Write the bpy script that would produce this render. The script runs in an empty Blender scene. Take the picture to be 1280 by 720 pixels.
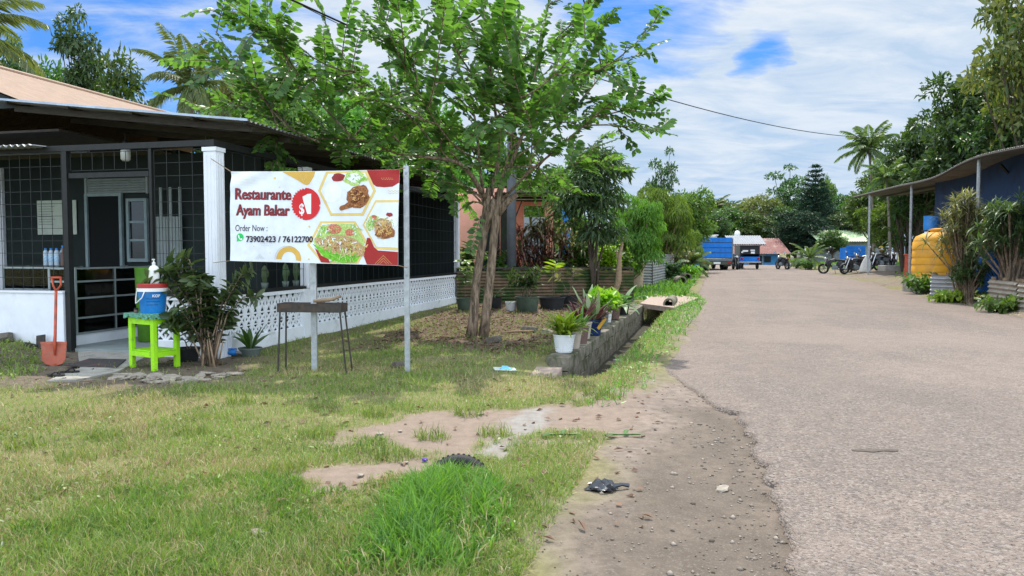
import bpy, bmesh, math, random
import numpy as np
from mathutils import Vector, Matrix, Euler
SC = bpy.context.scene
COL = SC.collection
R = random.Random(11)
NR = np.random.default_rng(11)
PI = math.pi
rad = math.radians
# ------------------------------------------------------------------ camera model (used for surveying the place)
CAMH, FPX, HOR = 1.6, 924.0, 316.0
TH = math.atan((360 - HOR) / FPX)
def ray(px, py):
    x, y, z = (px - 640) / FPX, 1.0, (360 - py) / FPX
    return Vector((x, y * math.cos(TH) + z * math.sin(TH), -y * math.sin(TH) + z * math.cos(TH)))
def P(px, py, Y):
    r = ray(px, py)
    return Vector((0, 0, CAMH)) + r * (Y / r.y)
def sstep(a, b, x):
    t = np.clip((np.asarray(x, float) - a) / (b - a), 0, 1)
    return t * t * (3 - 2 * t)
RD = Vector((0.27, 0.963)).normalized()
def xl_road(y): return 1.56 + .28 * (y - 9)
def xr_road(y): return 12.6 + .28 * (y - 18.7)
def zsmooth(x, y):
    x = np.asarray(x, float); y = np.asarray(y, float)
    z = .3 * sstep(10, 60, y)
    d = (x - xr_road(y)) * .963
    z = z + .68 * sstep(.2, 2.7, d) * sstep(13, 22, y) * (1 - .6 * sstep(33, 50, y))
    return z
def G(px, py, dz=0.0):
    """point of the terrain seen at a place of the survey"""
    r = ray(px, py)
    z = 0.0
    for _ in range(40):
        t = (z + dz - CAMH) / r.z
        p = Vector((0, 0, CAMH)) + r * t
        z = z * .5 + .5 * float(zsmooth(p.x, p.y))
    return p
def XY(px, Y):
    x = (px - 640) / FPX * Y
    return Vector((x, Y, float(zsmooth(x, Y))))
# ------------------------------------------------------------------ noise
def _hash(ix, iy, s):
    n = (ix.astype(np.int64) * 374761393 + iy.astype(np.int64) * 668265263 + s * 1442695041) & 0x7fffffff
    n = ((n ^ (n >> 13)) * 1274126177) & 0x7fffffff
    return ((n ^ (n >> 16)) & 0xffff) / 65535.0
def vnoise(x, y, sc, seed=0):
    x = np.asarray(x, float) * sc; y = np.asarray(y, float) * sc
    ix = np.floor(x); iy = np.floor(y); fx = x - ix; fy = y - iy
    fx = fx * fx * (3 - 2 * fx); fy = fy * fy * (3 - 2 * fy)
    a = _hash(ix, iy, seed); b = _hash(ix + 1, iy, seed); c = _hash(ix, iy + 1, seed); d = _hash(ix + 1, iy + 1, seed)
    return (a * (1 - fx) + b * fx) * (1 - fy) + (c * (1 - fx) + d * fx) * fy
def fnoise(x, y, sc, seed=0, o=3):
    r = 0; a = .5; t = 0
    for k in range(o):
        r = r + a * vnoise(x, y, sc * 2 ** k, seed + k * 17); t += a; a *= .5
    return r / t
def polysd(x, y, poly):
    """signed distance to polygon, negative inside"""
    x = np.asarray(x, float); y = np.asarray(y, float)
    d = np.full(x.shape, 1e9); ins = np.zeros(x.shape, bool)
    n = len(poly)
    for i in range(n):
        ax, ay = poly[i][0], poly[i][1]; bx, by = poly[(i + 1) % n][0], poly[(i + 1) % n][1]
        ex, ey = bx - ax, by - ay
        t = np.clip(((x - ax) * ex + (y - ay) * ey) / (ex * ex + ey * ey + 1e-12), 0, 1)
        d = np.minimum(d, np.hypot(x - ax - t * ex, y - ay - t * ey))
        c = ((ay > y) != (by > y)) & (x < ex * (y - ay) / (ey if abs(ey) > 1e-12 else 1e-12) + ax)
        ins ^= c
    return np.where(ins, -d, d)
def gpoly(pts): return [tuple(G(*p)[:2]) for p in pts]
# ------------------------------------------------------------------ tagging
def tag(o, label=None, cat=None, group=None, kind=None):
    if label: o['label'] = label
    if cat: o['category'] = cat
    if group: o['group'] = group
    if kind: o['kind'] = kind
    return o
def thing(name, label, cat, loc=(0, 0, 0), rz=0.0, group=None):
    o = bpy.data.objects.new(name, None)
    COL.objects.link(o); o.location = loc; o.rotation_euler = (0, 0, rz)
    o.empty_display_size = .1
    return tag(o, label, cat, group)
def copy_tree(o, parent=None):
    c = o.copy(); COL.objects.link(c)
    if parent is not None: c.parent = parent
    for ch in list(o.children): copy_tree(ch, c)
    return c
def link_mesh(name, me, mat, parent=None):
    o = bpy.data.objects.new(name, me); COL.objects.link(o)
    if mat is not None:
        for m in (mat if isinstance(mat, (list, tuple)) else [mat]): me.materials.append(m)
    if parent is not None: o.parent = parent
    return o
# ------------------------------------------------------------------ mesh builder
class MB:
    def __init__(self): self.v = []; self.f = []; self.mi = []; self.M = Matrix.Identity(4); self.m = 0
    def at(self, M): self.M = M; return self
    def add(self, vs, fs):
        b = len(self.v); M = self.M
        self.v += [tuple(M @ Vector(p)) for p in vs]
        self.f += [tuple(i + b for i in f) for f in fs]
        self.mi += [self.m] * len(fs); return self
    def box(self, c, s, rot=None, taper=1.0, bev=0.0):
        x, y, z = s[0] / 2, s[1] / 2, s[2] / 2
        if bev > 0:
            bm = bmesh.new(); bmesh.ops.create_cube(bm, size=1.0)
            for v in bm.verts:
                t = taper if v.co.z > 0 else 1
                v.co = Vector((v.co.x * s[0] * t, v.co.y * s[1] * t, v.co.z * s[2]))
            bmesh.ops.bevel(bm, geom=list(bm.edges), offset=bev, segments=2, affect='EDGES', profile=.5)
            return self._bm(bm, c, rot)
        vs = [(-x, -y, -z), (x, -y, -z), (x, y, -z), (-x, y, -z)] + [(a * taper, b * taper, z) for a, b in ((-x, -y), (x, -y), (x, y), (-x, y))]
        m = (Euler(rot).to_matrix() if rot is not None and not isinstance(rot, Matrix) else rot)
        vs = [((m @ Vector(p)) if m is not None else Vector(p)) + Vector(c) for p in vs]
        return self.add(vs, [(3, 2, 1, 0), (4, 5, 6, 7), (0, 1, 5, 4), (1, 2, 6, 5), (2, 3, 7, 6), (3, 0, 4, 7)])
    def b2(self, a, b):
        return self.box([(a[i] + b[i]) / 2 for i in range(3)], [abs(b[i] - a[i]) for i in range(3)])
    def _bm(self, bm, c=(0, 0, 0), rot=None):
        m = (Euler(rot).to_matrix() if rot is not None and not isinstance(rot, Matrix) else rot)
        bm.verts.index_update()
        vs = [((m @ v.co) if m is not None else v.co) + Vector(c) for v in bm.verts]
        fs = [[v.index for v in f.verts] for f in bm.faces]
        bm.free(); return self.add(vs, fs)
    def bar(self, a, b, w, h=None):
        """square bar from a to b"""
        a = Vector(a); b = Vector(b); d = (b - a); L = d.length; d.normalize()
        up = Vector((0, 0, 1)) if abs(d.z) < .95 else Vector((1, 0, 0))
        s = d.cross(up).normalized(); u = s.cross(d)
        m = Matrix((s, d, u)).transposed()
        return self.box((a + b) / 2, (w, L, h or w), m)
    def tube(self, pts, rs, n=8, cap=True):
        pts = [Vector(p) for p in pts]
        if not isinstance(rs, (list, tuple)): rs = [rs] * len(pts)
        vs = []; fs = []; prev = None
        for i, p in enumerate(pts):
            d = (pts[min(i + 1, len(pts) - 1)] - pts[max(i - 1, 0)])
            if d.length < 1e-9: d = Vector((0, 0, 1))
            d.normalize()
            if prev is None:
                up = Vector((0, 0, 1)) if abs(d.z) < .9 else Vector((1, 0, 0))
                s = d.cross(up).normalized()
            else:
                s = prev - d * prev.dot(d)
                s = s.normalized() if s.length > 1e-6 else d.orthogonal().normalized()
            prev = s; u = d.cross(s)
            for k in range(n):
                a = 2 * PI * k / n
                vs.append(p + (s * math.cos(a) + u * math.sin(a)) * rs[i])
        for i in range(len(pts) - 1):
            for k in range(n):
                k2 = (k + 1) % n
                fs.append((i * n + k, i * n + k2, (i + 1) * n + k2, (i + 1) * n + k))
        if cap:
            fs.append(tuple(range(n - 1, -1, -1))); fs.append(tuple((len(pts) - 1) * n + k for k in range(n)))
        return self.add(vs, fs)
    def lathe(self, prof, n=20, c=(0, 0, 0), rot=None, cap=True):
        m = Euler(rot).to_matrix() if rot is not None and not isinstance(rot, Matrix) else rot
        vs = []; fs = []
        for r, z in prof:
            for k in range(n):
                a = 2 * PI * k / n; p = Vector((r * math.cos(a), r * math.sin(a), z))
                vs.append((m @ p if m is not None else p) + Vector(c))
        for i in range(len(prof) - 1):
            for k in range(n):
                k2 = (k + 1) % n
                fs.append((i * n + k, i * n + k2, (i + 1) * n + k2, (i + 1) * n + k))
        if cap:
            fs.append(tuple(range(n - 1, -1, -1))); fs.append(tuple((len(prof) - 1) * n + k for k in range(n)))
        return self.add(vs, fs)
    def torus(self, Rr, r, n=24, k=8, c=(0, 0, 0), rot=None):
        prof = [(Rr + r * math.cos(2 * PI * i / k), r * math.sin(2 * PI * i / k)) for i in range(k + 1)]
        return self.lathe(prof, n, c, rot, cap=False)
    def prism(self, poly, z0, z1):
        n = len(poly)
        vs = [(p[0], p[1], z0) for p in poly] + [(p[0], p[1], z1) for p in poly]
        return self.add(vs, [tuple(range(n - 1, -1, -1)), tuple(range(n, 2 * n))] + [(i, (i + 1) % n, n + (i + 1) % n, n + i) for i in range(n)])
    def rock(self, c, s, seed=0, sub=2):
        bm = bmesh.new(); bmesh.ops.create_icosphere(bm, subdivisions=sub, radius=1.0)
        q = random.Random(seed); ph = [q.uniform(0, 9) for _ in range(6)]
        for v in bm.verts:
            p = v.co.copy()
            k = 1 + .18 * math.sin(3 * p.x + ph[0]) * math.cos(2.6 * p.y + ph[1]) + .12 * math.sin(5 * p.z + ph[2] + 3 * p.x) + q.uniform(-.06, .06)
            p *= k
            p.z = max(-.75, min(.62, p.z)); p.x = max(-.85, min(.85, p.x))
            v.co = Vector((p.x * s[0], p.y * s[1], p.z * s[2]))
        return self._bm(bm, c, (q.uniform(-.2, .2), q.uniform(-.2, .2), q.uniform(0, 6)))
    def sheet(self, o, ux, uz, un, L, H, pitch, amp, along='x', t=.002, step=6):
        """corrugated sheet: origin o, along ux length L, along uz height H, normal un; waves travel along 'x' or 'z'"""
        o = Vector(o); ux = Vector(ux); uz = Vector(uz); un = Vector(un)
        n = max(2, int((L if along == 'x' else H) / pitch * step))
        vs = []; fs = []
        for i in range(n + 1):
            q = i / n; w = amp * math.sin(2 * PI * q * (L if along == 'x' else H) / pitch)
            for e in (0, 1):
                a, b = (q * L, e * H) if along == 'x' else (e * L, q * H)
                for off in (0, t): vs.append(o + ux * a + uz * b + un * (w + off))
        for i in range(n):
            k = i * 4; j = k + 4
            fs += [(k, k + 2, j + 2, j), (k + 1, j + 1, j + 3, k + 3), (k, j, j + 1, k + 1), (k + 2, k + 3, j + 3, j + 2)]
        return self.add(vs, fs)
    def build(self, name, mat, parent=None, smooth=False, angle=None):
        me = bpy.data.meshes.new(name); me.from_pydata(self.v, [], self.f)
        o = link_mesh(name, me, mat, parent)
        if any(self.mi): me.polygons.foreach_set('material_index', self.mi)
        if smooth:
            me.polygons.foreach_set('use_smooth', [True] * len(me.polygons))
            if angle is not None:
                try: me.set_sharp_from_angle(angle=angle)
                except Exception: pass
        me.update(); return o
def np_mesh(name, V, F, mat, parent=None, smooth=False):
    V = np.asarray(V, np.float32); F = np.asarray(F, np.int32)
    me = bpy.data.meshes.new(name); k = F.shape[1]
    me.vertices.add(len(V)); me.vertices.foreach_set('co', V.ravel())
    me.loops.add(F.size); me.loops.foreach_set('vertex_index', F.ravel())
    me.polygons.add(len(F)); me.polygons.foreach_set('loop_start', np.arange(0, F.size, k, dtype=np.int32))
    if smooth: me.polygons.foreach_set('use_smooth', np.ones(len(F), bool))
    me.update(calc_edges=True)
    return link_mesh(name, me, mat, parent)
def nrm(a): return a / (np.linalg.norm(a, axis=-1, keepdims=True) + 1e-9)
def leafgeo(Pb, D, N, L, W, fold=.12, droop=.12, hexa=False):
    """leaf blades: arrays of base, direction, normal, length, width"""
    Pb = np.asarray(Pb, float); n = len(Pb); D = nrm(np.asarray(D, float)); N = np.asarray(N, float)
    S = nrm(np.cross(D, N)); N = np.cross(S, D)
    L = np.broadcast_to(np.asarray(L, float), (n,))[:, None]; W = np.broadcast_to(np.asarray(W, float), (n,))[:, None]
    if hexa:
        v = [Pb, Pb + D * L * .28 + S * W * .45 + N * L * fold * .8, Pb + D * L * .66 + S * W * .42 + N * L * (fold * .6 - droop * .4),
             Pb + D * L - N * L * droop, Pb + D * L * .66 - S * W * .42 + N * L * (fold * .6 - droop * .4), Pb + D * L * .28 - S * W * .45 + N * L * fold * .8]
        V = np.stack(v, 1).reshape(-1, 3); b = np.arange(n)[:, None] * 6
        F = np.concatenate([b + np.array([0, 1, 2, 3]), b + np.array([0, 3, 4, 5])])
    else:
        v = [Pb, Pb + D * L * .5 + S * W * .5 + N * L * fold, Pb + D * L - N * L * droop, Pb + D * L * .5 - S * W * .5 + N * L * fold]
        V = np.stack(v, 1).reshape(-1, 3); b = np.arange(n)[:, None] * 4
        F = np.concatenate([b + np.array([0, 1, 2]), b + np.array([0, 2, 3])])
    return V, F
def strap(base, az, el, L, W, droop, n=6, tip=.1, fold=.0, wmax=.4):
    """one arching strap leaf; list of verts, quads"""
    p = Vector(base); d0 = el; vs = []; fs = []
    s = Vector((-math.sin(az), math.cos(az), 0))
    for i in range(n + 1):
        t = i / n
        w = W * (min(1, .35 + t / wmax * .65) if t < wmax else max(tip, 1 - ((t - wmax) / (1 - wmax)) ** 1.7))
        d = Vector((math.cos(az) * math.cos(d0), math.sin(az) * math.cos(d0), math.sin(d0)))
        nn = d.cross(s)
        vs += [p - s * w / 2 - nn * fold * w, p + s * w / 2 - nn * fold * w]
        p = p + d * (L / n); d0 -= droop / n
        if i < n: k = i * 2; fs.append((k, k + 1, k + 3, k + 2))
    return vs, fs
# ------------------------------------------------------------------ materials
def s(r, g, b):
    f = lambda c: (c / 255 / 12.92) if c / 255 <= .04045 else ((c / 255 + .055) / 1.055) ** 2.4
    return (f(r), f(g), f(b), 1)
def new_mat(name):
    m = bpy.data.materials.new(name); m.use_nodes = True
    nt = m.node_tree
    for n in list(nt.nodes): nt.nodes.remove(n)
    out = nt.nodes.new('ShaderNodeOutputMaterial')
    return m, nt, out
def mixc(nt, fac, a, b, mode='MIX'):
    n = nt.nodes.new('ShaderNodeMix'); n.data_type = 'RGBA'; n.blend_type = mode
    for sock, v in ((n.inputs[0], fac), (n.inputs[6], a), (n.inputs[7], b)):
        if hasattr(v, 'is_linked'): nt.links.new(v, sock)
        else: sock.default_value = v
    return n.outputs[2]
def noise(nt, vec, scale, detail=4, rough=.55, dist=0.0):
    n = nt.nodes.new('ShaderNodeTexNoise'); n.inputs['Scale'].default_value = scale
    n.inputs['Detail'].default_value = detail; n.inputs['Roughness'].default_value = rough; n.inputs['Distortion'].default_value = dist
    nt.links.new(vec, n.inputs['Vector']); return n.outputs['Fac']
def ramp(nt, fac, a, b, ca=(0, 0, 0, 1), cb=(1, 1, 1, 1)):
    n = nt.nodes.new('ShaderNodeValToRGB'); e = n.color_ramp.elements
    e[0].position = a; e[0].color = ca; e[1].position = b; e[1].color = cb
    nt.links.new(fac, n.inputs[0]); return n.outputs[0]
def math_(nt, op, a, b=0.0):
    n = nt.nodes.new('ShaderNodeMath'); n.operation = op
    for i, v in enumerate((a, b)):
        if hasattr(v, 'is_linked'): nt.links.new(v, n.inputs[i])
        else: n.inputs[i].default_value = v
    return n.outputs[0]
def principled(nt, out, col, rough=.8, metal=0.0, spec=.3):
    b = nt.nodes.new('ShaderNodeBsdfPrincipled')
    if hasattr(col, 'is_linked'): nt.links.new(col, b.inputs['Base Color'])
    else: b.inputs['Base Color'].default_value = col
    if hasattr(rough, 'is_linked'): nt.links.new(rough, b.inputs['Roughness'])
    else: b.inputs['Roughness'].default_value = rough
    b.inputs['Metallic'].default_value = metal
    b.inputs['Specular IOR Level'].default_value = spec
    if out is not None: nt.links.new(b.outputs[0], out.inputs[0])
    return b
def bump(nt, b, h, strength=.3, dist=.01):
    n = nt.nodes.new('ShaderNodeBump'); n.inputs['Strength'].default_value = strength; n.inputs['Distance'].default_value = dist
    nt.links.new(h, n.inputs['Height']); nt.links.new(n.outputs[0], b.inputs['Normal'])
def coord(nt, kind='Object'):
    return nt.nodes.new('ShaderNodeTexCoord').outputs[kind]
def mapping(nt, vec, sc=(1, 1, 1), rot=(0, 0, 0)):
    n = nt.nodes.new('ShaderNodeMapping'); n.inputs['Scale'].default_value = sc; n.inputs['Rotation'].default_value = rot
    nt.links.new(vec, n.inputs['Vector']); return n.outputs[0]
def scale4(c, k): return (min(1, c[0] * k), min(1, c[1] * k), min(1, c[2] * k), 1)
def M(name, col, rough=.75, var=.22, sc=6.0, bmp=.15, metal=0.0, col2=None, stain=None, stain_sc=2.0, stain_lo=.52, stain_hi=.7, spec=.3, stretch=(1, 1, 1)):
    m, nt, out = new_mat(name)
    v = mapping(nt, coord(nt), stretch)
    n1 = noise(nt, v, sc, 5, .6)
    c = mixc(nt, ramp(nt, n1, .3, .7), scale4(col, 1 - var), col2 or scale4(col, 1 + var))
    if stain is not None:
        n2 = noise(nt, v, stain_sc, 6, .65, .4)
        c = mixc(nt, ramp(nt, n2, stain_lo, stain_hi), c, stain)
    b = principled(nt, out, c, rough, metal, spec)
    if bmp: bump(nt, b, noise(nt, v, sc * 6, 4, .6), bmp, .01)
    return m
def leafmat(name, dark, light, trans=.35, rough=.42, tint=None, clump=.5, spec=.4):
    m, nt, out = new_mat(name)
    g = nt.nodes.new('ShaderNodeNewGeometry')
    c = mixc(nt, ramp(nt, g.outputs['Random Per Island'], .1, .95), dark, light)
    n = noise(nt, coord(nt), clump, 2)
    c = mixc(nt, ramp(nt, n, .38, .66), c, mixc(nt, .55, c, light))
    oi = nt.nodes.new('ShaderNodeObjectInfo')
    hsv = nt.nodes.new('ShaderNodeHueSaturation')
    nt.links.new(c, hsv.inputs['Color'])
    nt.links.new(math_(nt, 'ADD', math_(nt, 'MULTIPLY', oi.outputs['Random'], .05), .475), hsv.inputs['Hue'])
    nt.links.new(math_(nt, 'ADD', math_(nt, 'MULTIPLY', oi.outputs['Random'], .4), .8), hsv.inputs['Value'])
    c = hsv.outputs[0]
    b = principled(nt, None, c, rough, 0, spec)
    t = nt.nodes.new('ShaderNodeBsdfTranslucent')
    tc = mixc(nt, 1.0, c, tint or (1.7, 1.75, .75, 1), 'MULTIPLY')
    nt.links.new(tc, t.inputs[0])
    mx = nt.nodes.new('ShaderNodeMixShader'); mx.inputs[0].default_value = trans
    nt.links.new(b.outputs[0], mx.inputs[1]); nt.links.new(t.outputs[0], mx.inputs[2]); nt.links.new(mx.outputs[0], out.inputs[0])
    return m
def glassmat(name, tint=(.85, .95, .92, 1), refl=.12):
    m, nt, out = new_mat(name)
    t = nt.nodes.new('ShaderNodeBsdfTransparent'); t.inputs[0].default_value = tint
    g = nt.nodes.new('ShaderNodeBsdfGlossy'); g.inputs['Roughness'].default_value = .04
    f = nt.nodes.new('ShaderNodeFresnel'); f.inputs[0].default_value = 1.5
    mx = nt.nodes.new('ShaderNodeMixShader')
    nt.links.new(f.outputs[0], mx.inputs[0]); nt.links.new(t.outputs[0], mx.inputs[1]); nt.links.new(g.outputs[0], mx.inputs[2])
    nt.links.new(mx.outputs[0], out.inputs[0]); return m
m_white = M('white_paint', (.74, .76, .8, 1), .6, .06, 4, .12, stain=(.42, .42, .4, 1), stain_sc=3, stain_lo=.6, stain_hi=.85)
m_lattice = M('lattice_paint', (.76, .78, .81, 1), .7, .06, 5, .15, stain=(.3, .29, .25, 1), stain_sc=2.2, stain_lo=.58, stain_hi=.85)
m_dark = M('dark_paint_and_shade', (.012, .018, .016, 1), .6, .3, 3, .1)
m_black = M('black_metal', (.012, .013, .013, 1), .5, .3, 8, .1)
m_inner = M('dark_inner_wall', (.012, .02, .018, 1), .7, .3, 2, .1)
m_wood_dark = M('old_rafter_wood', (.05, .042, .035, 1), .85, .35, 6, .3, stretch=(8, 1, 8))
m_concrete = M('concrete', (.3, .28, .25, 1), .9, .2, 5, .4, stain=(.16, .14, .11, 1), stain_sc=3)
m_mossy = M('mossy_concrete', (.2, .175, .135, 1), .95, .35, 9, .6, stain=(.06, .07, .03, 1), stain_sc=4, stain_lo=.47, stain_hi=.64)
m_brickslab = M('pink_concrete_slab', (.36, .27, .22, 1), .9, .2, 12, .5, stain=(.22, .18, .14, 1), stain_sc=8)
m_tan = M('tan_roof_sheet', (.36, .25, .18, 1), .6, .15, 3, .05, stain=(.34, .2, .13, 1), stain_sc=1.5, stain_lo=.55, stain_hi=.8, stretch=(6, 1, 1))
m_awning = M('weathered_roof_sheet', (.21, .21, .2, 1), .55, .25, 3, .1, metal=.3, stain=(.08, .06, .045, 1), stain_sc=1.2)
m_galv = M('galvanised_steel', (.42, .44, .46, 1), .42, .2, 14, .08, metal=.55, stain=(.28, .28, .27, 1), stain_sc=6)
m_floor = M('porch_concrete', (.24, .27, .27, 1), .6, .15, 3, .1)
m_salmon = M('salmon_paint', (.88, .43, .31, 1), .8, .1, 3, .1, stain=(.74, .35, .25, 1), stain_sc=3)
m_bark = M('pale_bark', (.29, .215, .15, 1), .95, .45, 11, 1.0, stain=(.09, .065, .045, 1), stain_sc=7, stain_lo=.46, stain_hi=.6, stretch=(3, 3, .5))
m_bark_dark = M('dark_bark', (.08, .062, .046, 1), .95, .35, 8, .8, stretch=(3, 3, .6))
m_palm_trunk = M('palm_trunk', (.2, .17, .14, 1), .95, .3, 6, .6, stretch=(1, 1, 5))
m_pole = M('utility_pole_concrete', (.1, .11, .12, 1), .85, .2, 5, .2)
m_wire = M('black_cable', (.015, .015, .016, 1), .6, .1, 5, 0)
m_rock = M('rubble_stone', (.3, .26, .21, 1), .95, .3, 14, .6, stain=(.15, .12, .09, 1), stain_sc=9)
m_rock_dark = M('dark_stone', (.12, .105, .085, 1), .95, .3, 14, .6)
m_lime = M('lime_green_paint', (.33, .72, .012, 1), .5, .1, 5, .1, stain=(.24, .4, .06, 1), stain_sc=9, stain_lo=.53, stain_hi=.72)
m_cloth_green = M('mottled_green_cloth', (.02, .16, .09, 1), .7, .5, 45, .2, col2=(.2, .5, .36, 1))
m_blue = M('blue_plastic', (.01, .2, .6, 1), .45, .12, 5, 0, stain=(.09, .24, .46, 1), stain_sc=7, stain_lo=.54, stain_hi=.8, spec=.5)
m_bluepaint = M('blue_wall_paint', (.008, .034, .1, 1), .75, .15, 2, .1, stain=(.01, .02, .05, 1), stain_sc=1.5)
m_redlid = M('red_plastic', (.36, .03, .025, 1), .45, .1, 6, 0, spec=.5)
m_plastic_white = M('white_plastic', (.78, .78, .76, 1), .4, .04, 6, 0, spec=.5)
m_ink = M('dark_ink', (.02, .02, .025, 1), .7, .05, 4, 0)
m_orange = M('orange_red_paint', (.44, .075, .035, 1), .55, .2, 7, .1, stain=(.2, .07, .04, 1), stain_sc=6)
m_spade = M('worn_orange_blade', (.36, .09, .05, 1), .6, .3, 5, .2, stain=(.2, .15, .11, 1), stain_sc=5, stain_lo=.5, stain_hi=.65)
m_rubber = M('black_rubber', (.018, .018, .019, 1), .7, .25, 10, .2)
m_rust = M('rusty_grill_steel', (.05, .042, .036, 1), .8, .4, 9, .4, stain=(.09, .06, .04, 1), stain_sc=6)
m_ash = M('grey_ash', (.3, .28, .26, 1), 1, .3, 30, .4)
m_stick = M('dry_wood', (.27, .19, .12, 1), .9, .3, 14, .4)
m_glass = glassmat('shop_glass')
m_alu = M('aluminium_trim', (.3, .34, .34, 1), .45, .1, 9, 0, metal=.4)
m_paper = M('aged_paper', (.5, .55, .47, 1), .9, .08, 8, 0)
m_blue_label = M('water_bottle_label', (.12, .4, .75, 1), .4, .4, 40, 0, col2=(.6, .75, .85, 1))
m_teal_frame = M('pale_teal_paint', (.24, .31, .32, 1), .6, .12, 6, .1)
m_curtain = M('white_slats', (.28, .32, .31, 1), .7, .1, 6, .05)
m_limeplastic = M('lime_plastic', (.07, .19, .015, 1), .5, .2, 6, 0)
m_potgreen = M('dull_green_pot', (.07, .1, .07, 1), .7, .25, 8, .1)
m_potdark = M('dark_pot', (.022, .024, .024, 1), .7, .3, 8, .1)
m_potwhite = M('white_pot', (.74, .75, .76, 1), .5, .05, 5, .05)
m_potbeige = M('beige_pot', (.46, .39, .32, 1), .75, .15, 7, .15)
m_potbrown = M('brown_pot', (.16, .1, .085, 1), .75, .2, 7, .15)
m_potblue = M('navy_pot', (.012, .03, .12, 1), .45, .2, 6, .05)
m_potgrey = M('grey_planter', (.12, .15, .13, 1), .75, .2, 7, .15)
m_soil = M('potting_soil', (.035, .026, .02, 1), 1, .4, 30, .6)
m_yellow = M('yellow_card', (.6, .33, .03, 1), .7, .15, 9, 0)
m_tank_y = M('orange_yellow_tank', (.7, .33, .025, 1), .6, .12, 3, .05, stain=(.48, .25, .07, 1), stain_sc=2.4, stain_lo=.5, stain_hi=.75)
m_tank_b = M('blue_tank', (.01, .12, .48, 1), .45, .12, 3, .05)
m_zinc = M('corrugated_zinc', (.36, .37, .38, 1), .5, .18, 3, .1, metal=.35, stain=(.2, .16, .12, 1), stain_sc=2.2, stain_lo=.52, stain_hi=.72)
m_zinc_tan = M('weathered_zinc', (.4, .35, .29, 1), .65, .2, 3, .15, metal=.15, stain=(.22, .15, .1, 1), stain_sc=2.5, stain_lo=.5, stain_hi=.7)
m_zinc_moss = M('mossy_zinc', (.15, .13, .09, 1), .9, .45, 5, .3, col2=(.2, .12, .07, 1), stain=(.035, .06, .016, 1), stain_sc=2.0, stain_lo=.44, stain_hi=.56)
m_rustroof = M('rust_red_roof', (.22, .1, .085, 1), .8, .2, 2, .1, stain=(.35, .28, .26, 1), stain_sc=1, stain_lo=.5, stain_hi=.7)
m_greyroof = M('pale_grey_roof', (.25, .26, .28, 1), .6, .12, 2, .1)
m_limeroof = M('pale_green_roof', (.42, .52, .3, 1), .6, .08, 2, .05)
m_truckblue = M('chalky_blue_planks', (.01, .17, .6, 1), .6, .22, 3, .2, stain=(.16, .3, .55, 1), stain_sc=3, stain_lo=.6, stain_hi=.82)
m_truckgrey = M('dusty_grey_frame', (.2, .23, .25, 1), .7, .3, 4, .2)
m_chassis = M('dusty_chassis', (.075, .075, .06, 1), .85, .35, 5, .2)
m_bikebody = M('bike_black_plastic', (.015, .015, .017, 1), .3, .2, 6, 0, spec=.5)
m_bikewhite = M('bike_white_plastic', (.7, .7, .72, 1), .3, .05, 6, 0, spec=.5)
m_chrome = M('chrome', (.55, .55, .55, 1), .25, .1, 8, 0, metal=.9)
m_redlens = M('red_lens', (.4, .02, .02, 1), .25, .1, 8, 0)
m_helmet_y = M('yellow_helmet_shell', (.6, .42, .05, 1), .3, .1, 5, 0, spec=.5)
m_tarp = M('dusty_white_sack', (.6, .58, .54, 1), .9, .15, 8, .4)
m_bag = M('black_bin_bag', (.035, .038, .045, 1), .28, .4, 8, .3, spec=.6)
m_bluepaper = M('blue_wrapper', (.2, .5, .8, 1), .5, .15, 12, .1)
m_purple = M('purple_cap', (.08, .03, .25, 1), .4, .1, 9, 0)
m_mat = M('dark_doormat', (.05, .045, .045, 1), 1, .3, 40, .5, stain=(.14, .06, .05, 1), stain_sc=3)
# leaves
lf_main = leafmat('tree_leaf', (.028, .072, .02, 1), (.125, .225, .05, 1), .46, .36, clump=.9)
lf_bright = leafmat('bright_leaf', (.045, .115, .02, 1), (.13, .24, .045, 1), .4, .5, clump=.8)
lf_mid = leafmat('mid_leaf', (.028, .075, .018, 1), (.075, .15, .03, 1), .32, .5, clump=.3)
lf_dark = leafmat('dark_leaf', (.024, .064, .024, 1), (.075, .14, .045, 1), .3, .4, clump=.3)
lf_bluegreen = leafmat('needle_leaf', (.012, .04, .026, 1), (.032, .075, .045, 1), .15, .6, clump=.3)
lf_yellow = leafmat('yellowing_leaf', (.045, .08, .022, 1), (.17, .165, .055, 1), .35, .5, clump=.35)
lf_feather = leafmat('feathery_leaf', (.07, .15, .022, 1), (.17, .28, .045, 1), .35, .55, clump=.9)
lf_palm = leafmat('palm_leaf', (.05, .1, .035, 1), (.16, .22, .09, 1), .35, .4, clump=.4)
lf_red = leafmat('red_cordyline_leaf', (.09, .05, .035, 1), (.3, .16, .11, 1), .25, .45, tint=(1.6, .8, .7, 1), clump=1.2)
lf_varieg = leafmat('pale_olive_leaf', (.1, .11, .05, 1), (.26, .26, .13, 1), .3, .5, clump=1.2)
lf_shrub = leafmat('shrub_leaf', (.03, .072, .028, 1), (.115, .175, .075, 1), .32, .38, clump=2)
lf_pale = leafmat('pale_broad_leaf', (.1, .19, .07, 1), (.28, .36, .2, 1), .3, .4, clump=3)
lf_lime = leafmat('lime_leaf', (.1, .24, .015, 1), (.3, .45, .05, 1), .4, .45, clump=3)
lf_burg = leafmat('burgundy_leaf', (.06, .02, .025, 1), (.16, .06, .06, 1), .2, .4, tint=(1.5, .8, .8, 1), clump=3)
lf_dry = leafmat('dry_leaf', (.09, .052, .034, 1), (.24, .15, .095, 1), .15, .8, tint=(1.2, 1, .8, 1), clump=3)
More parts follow.
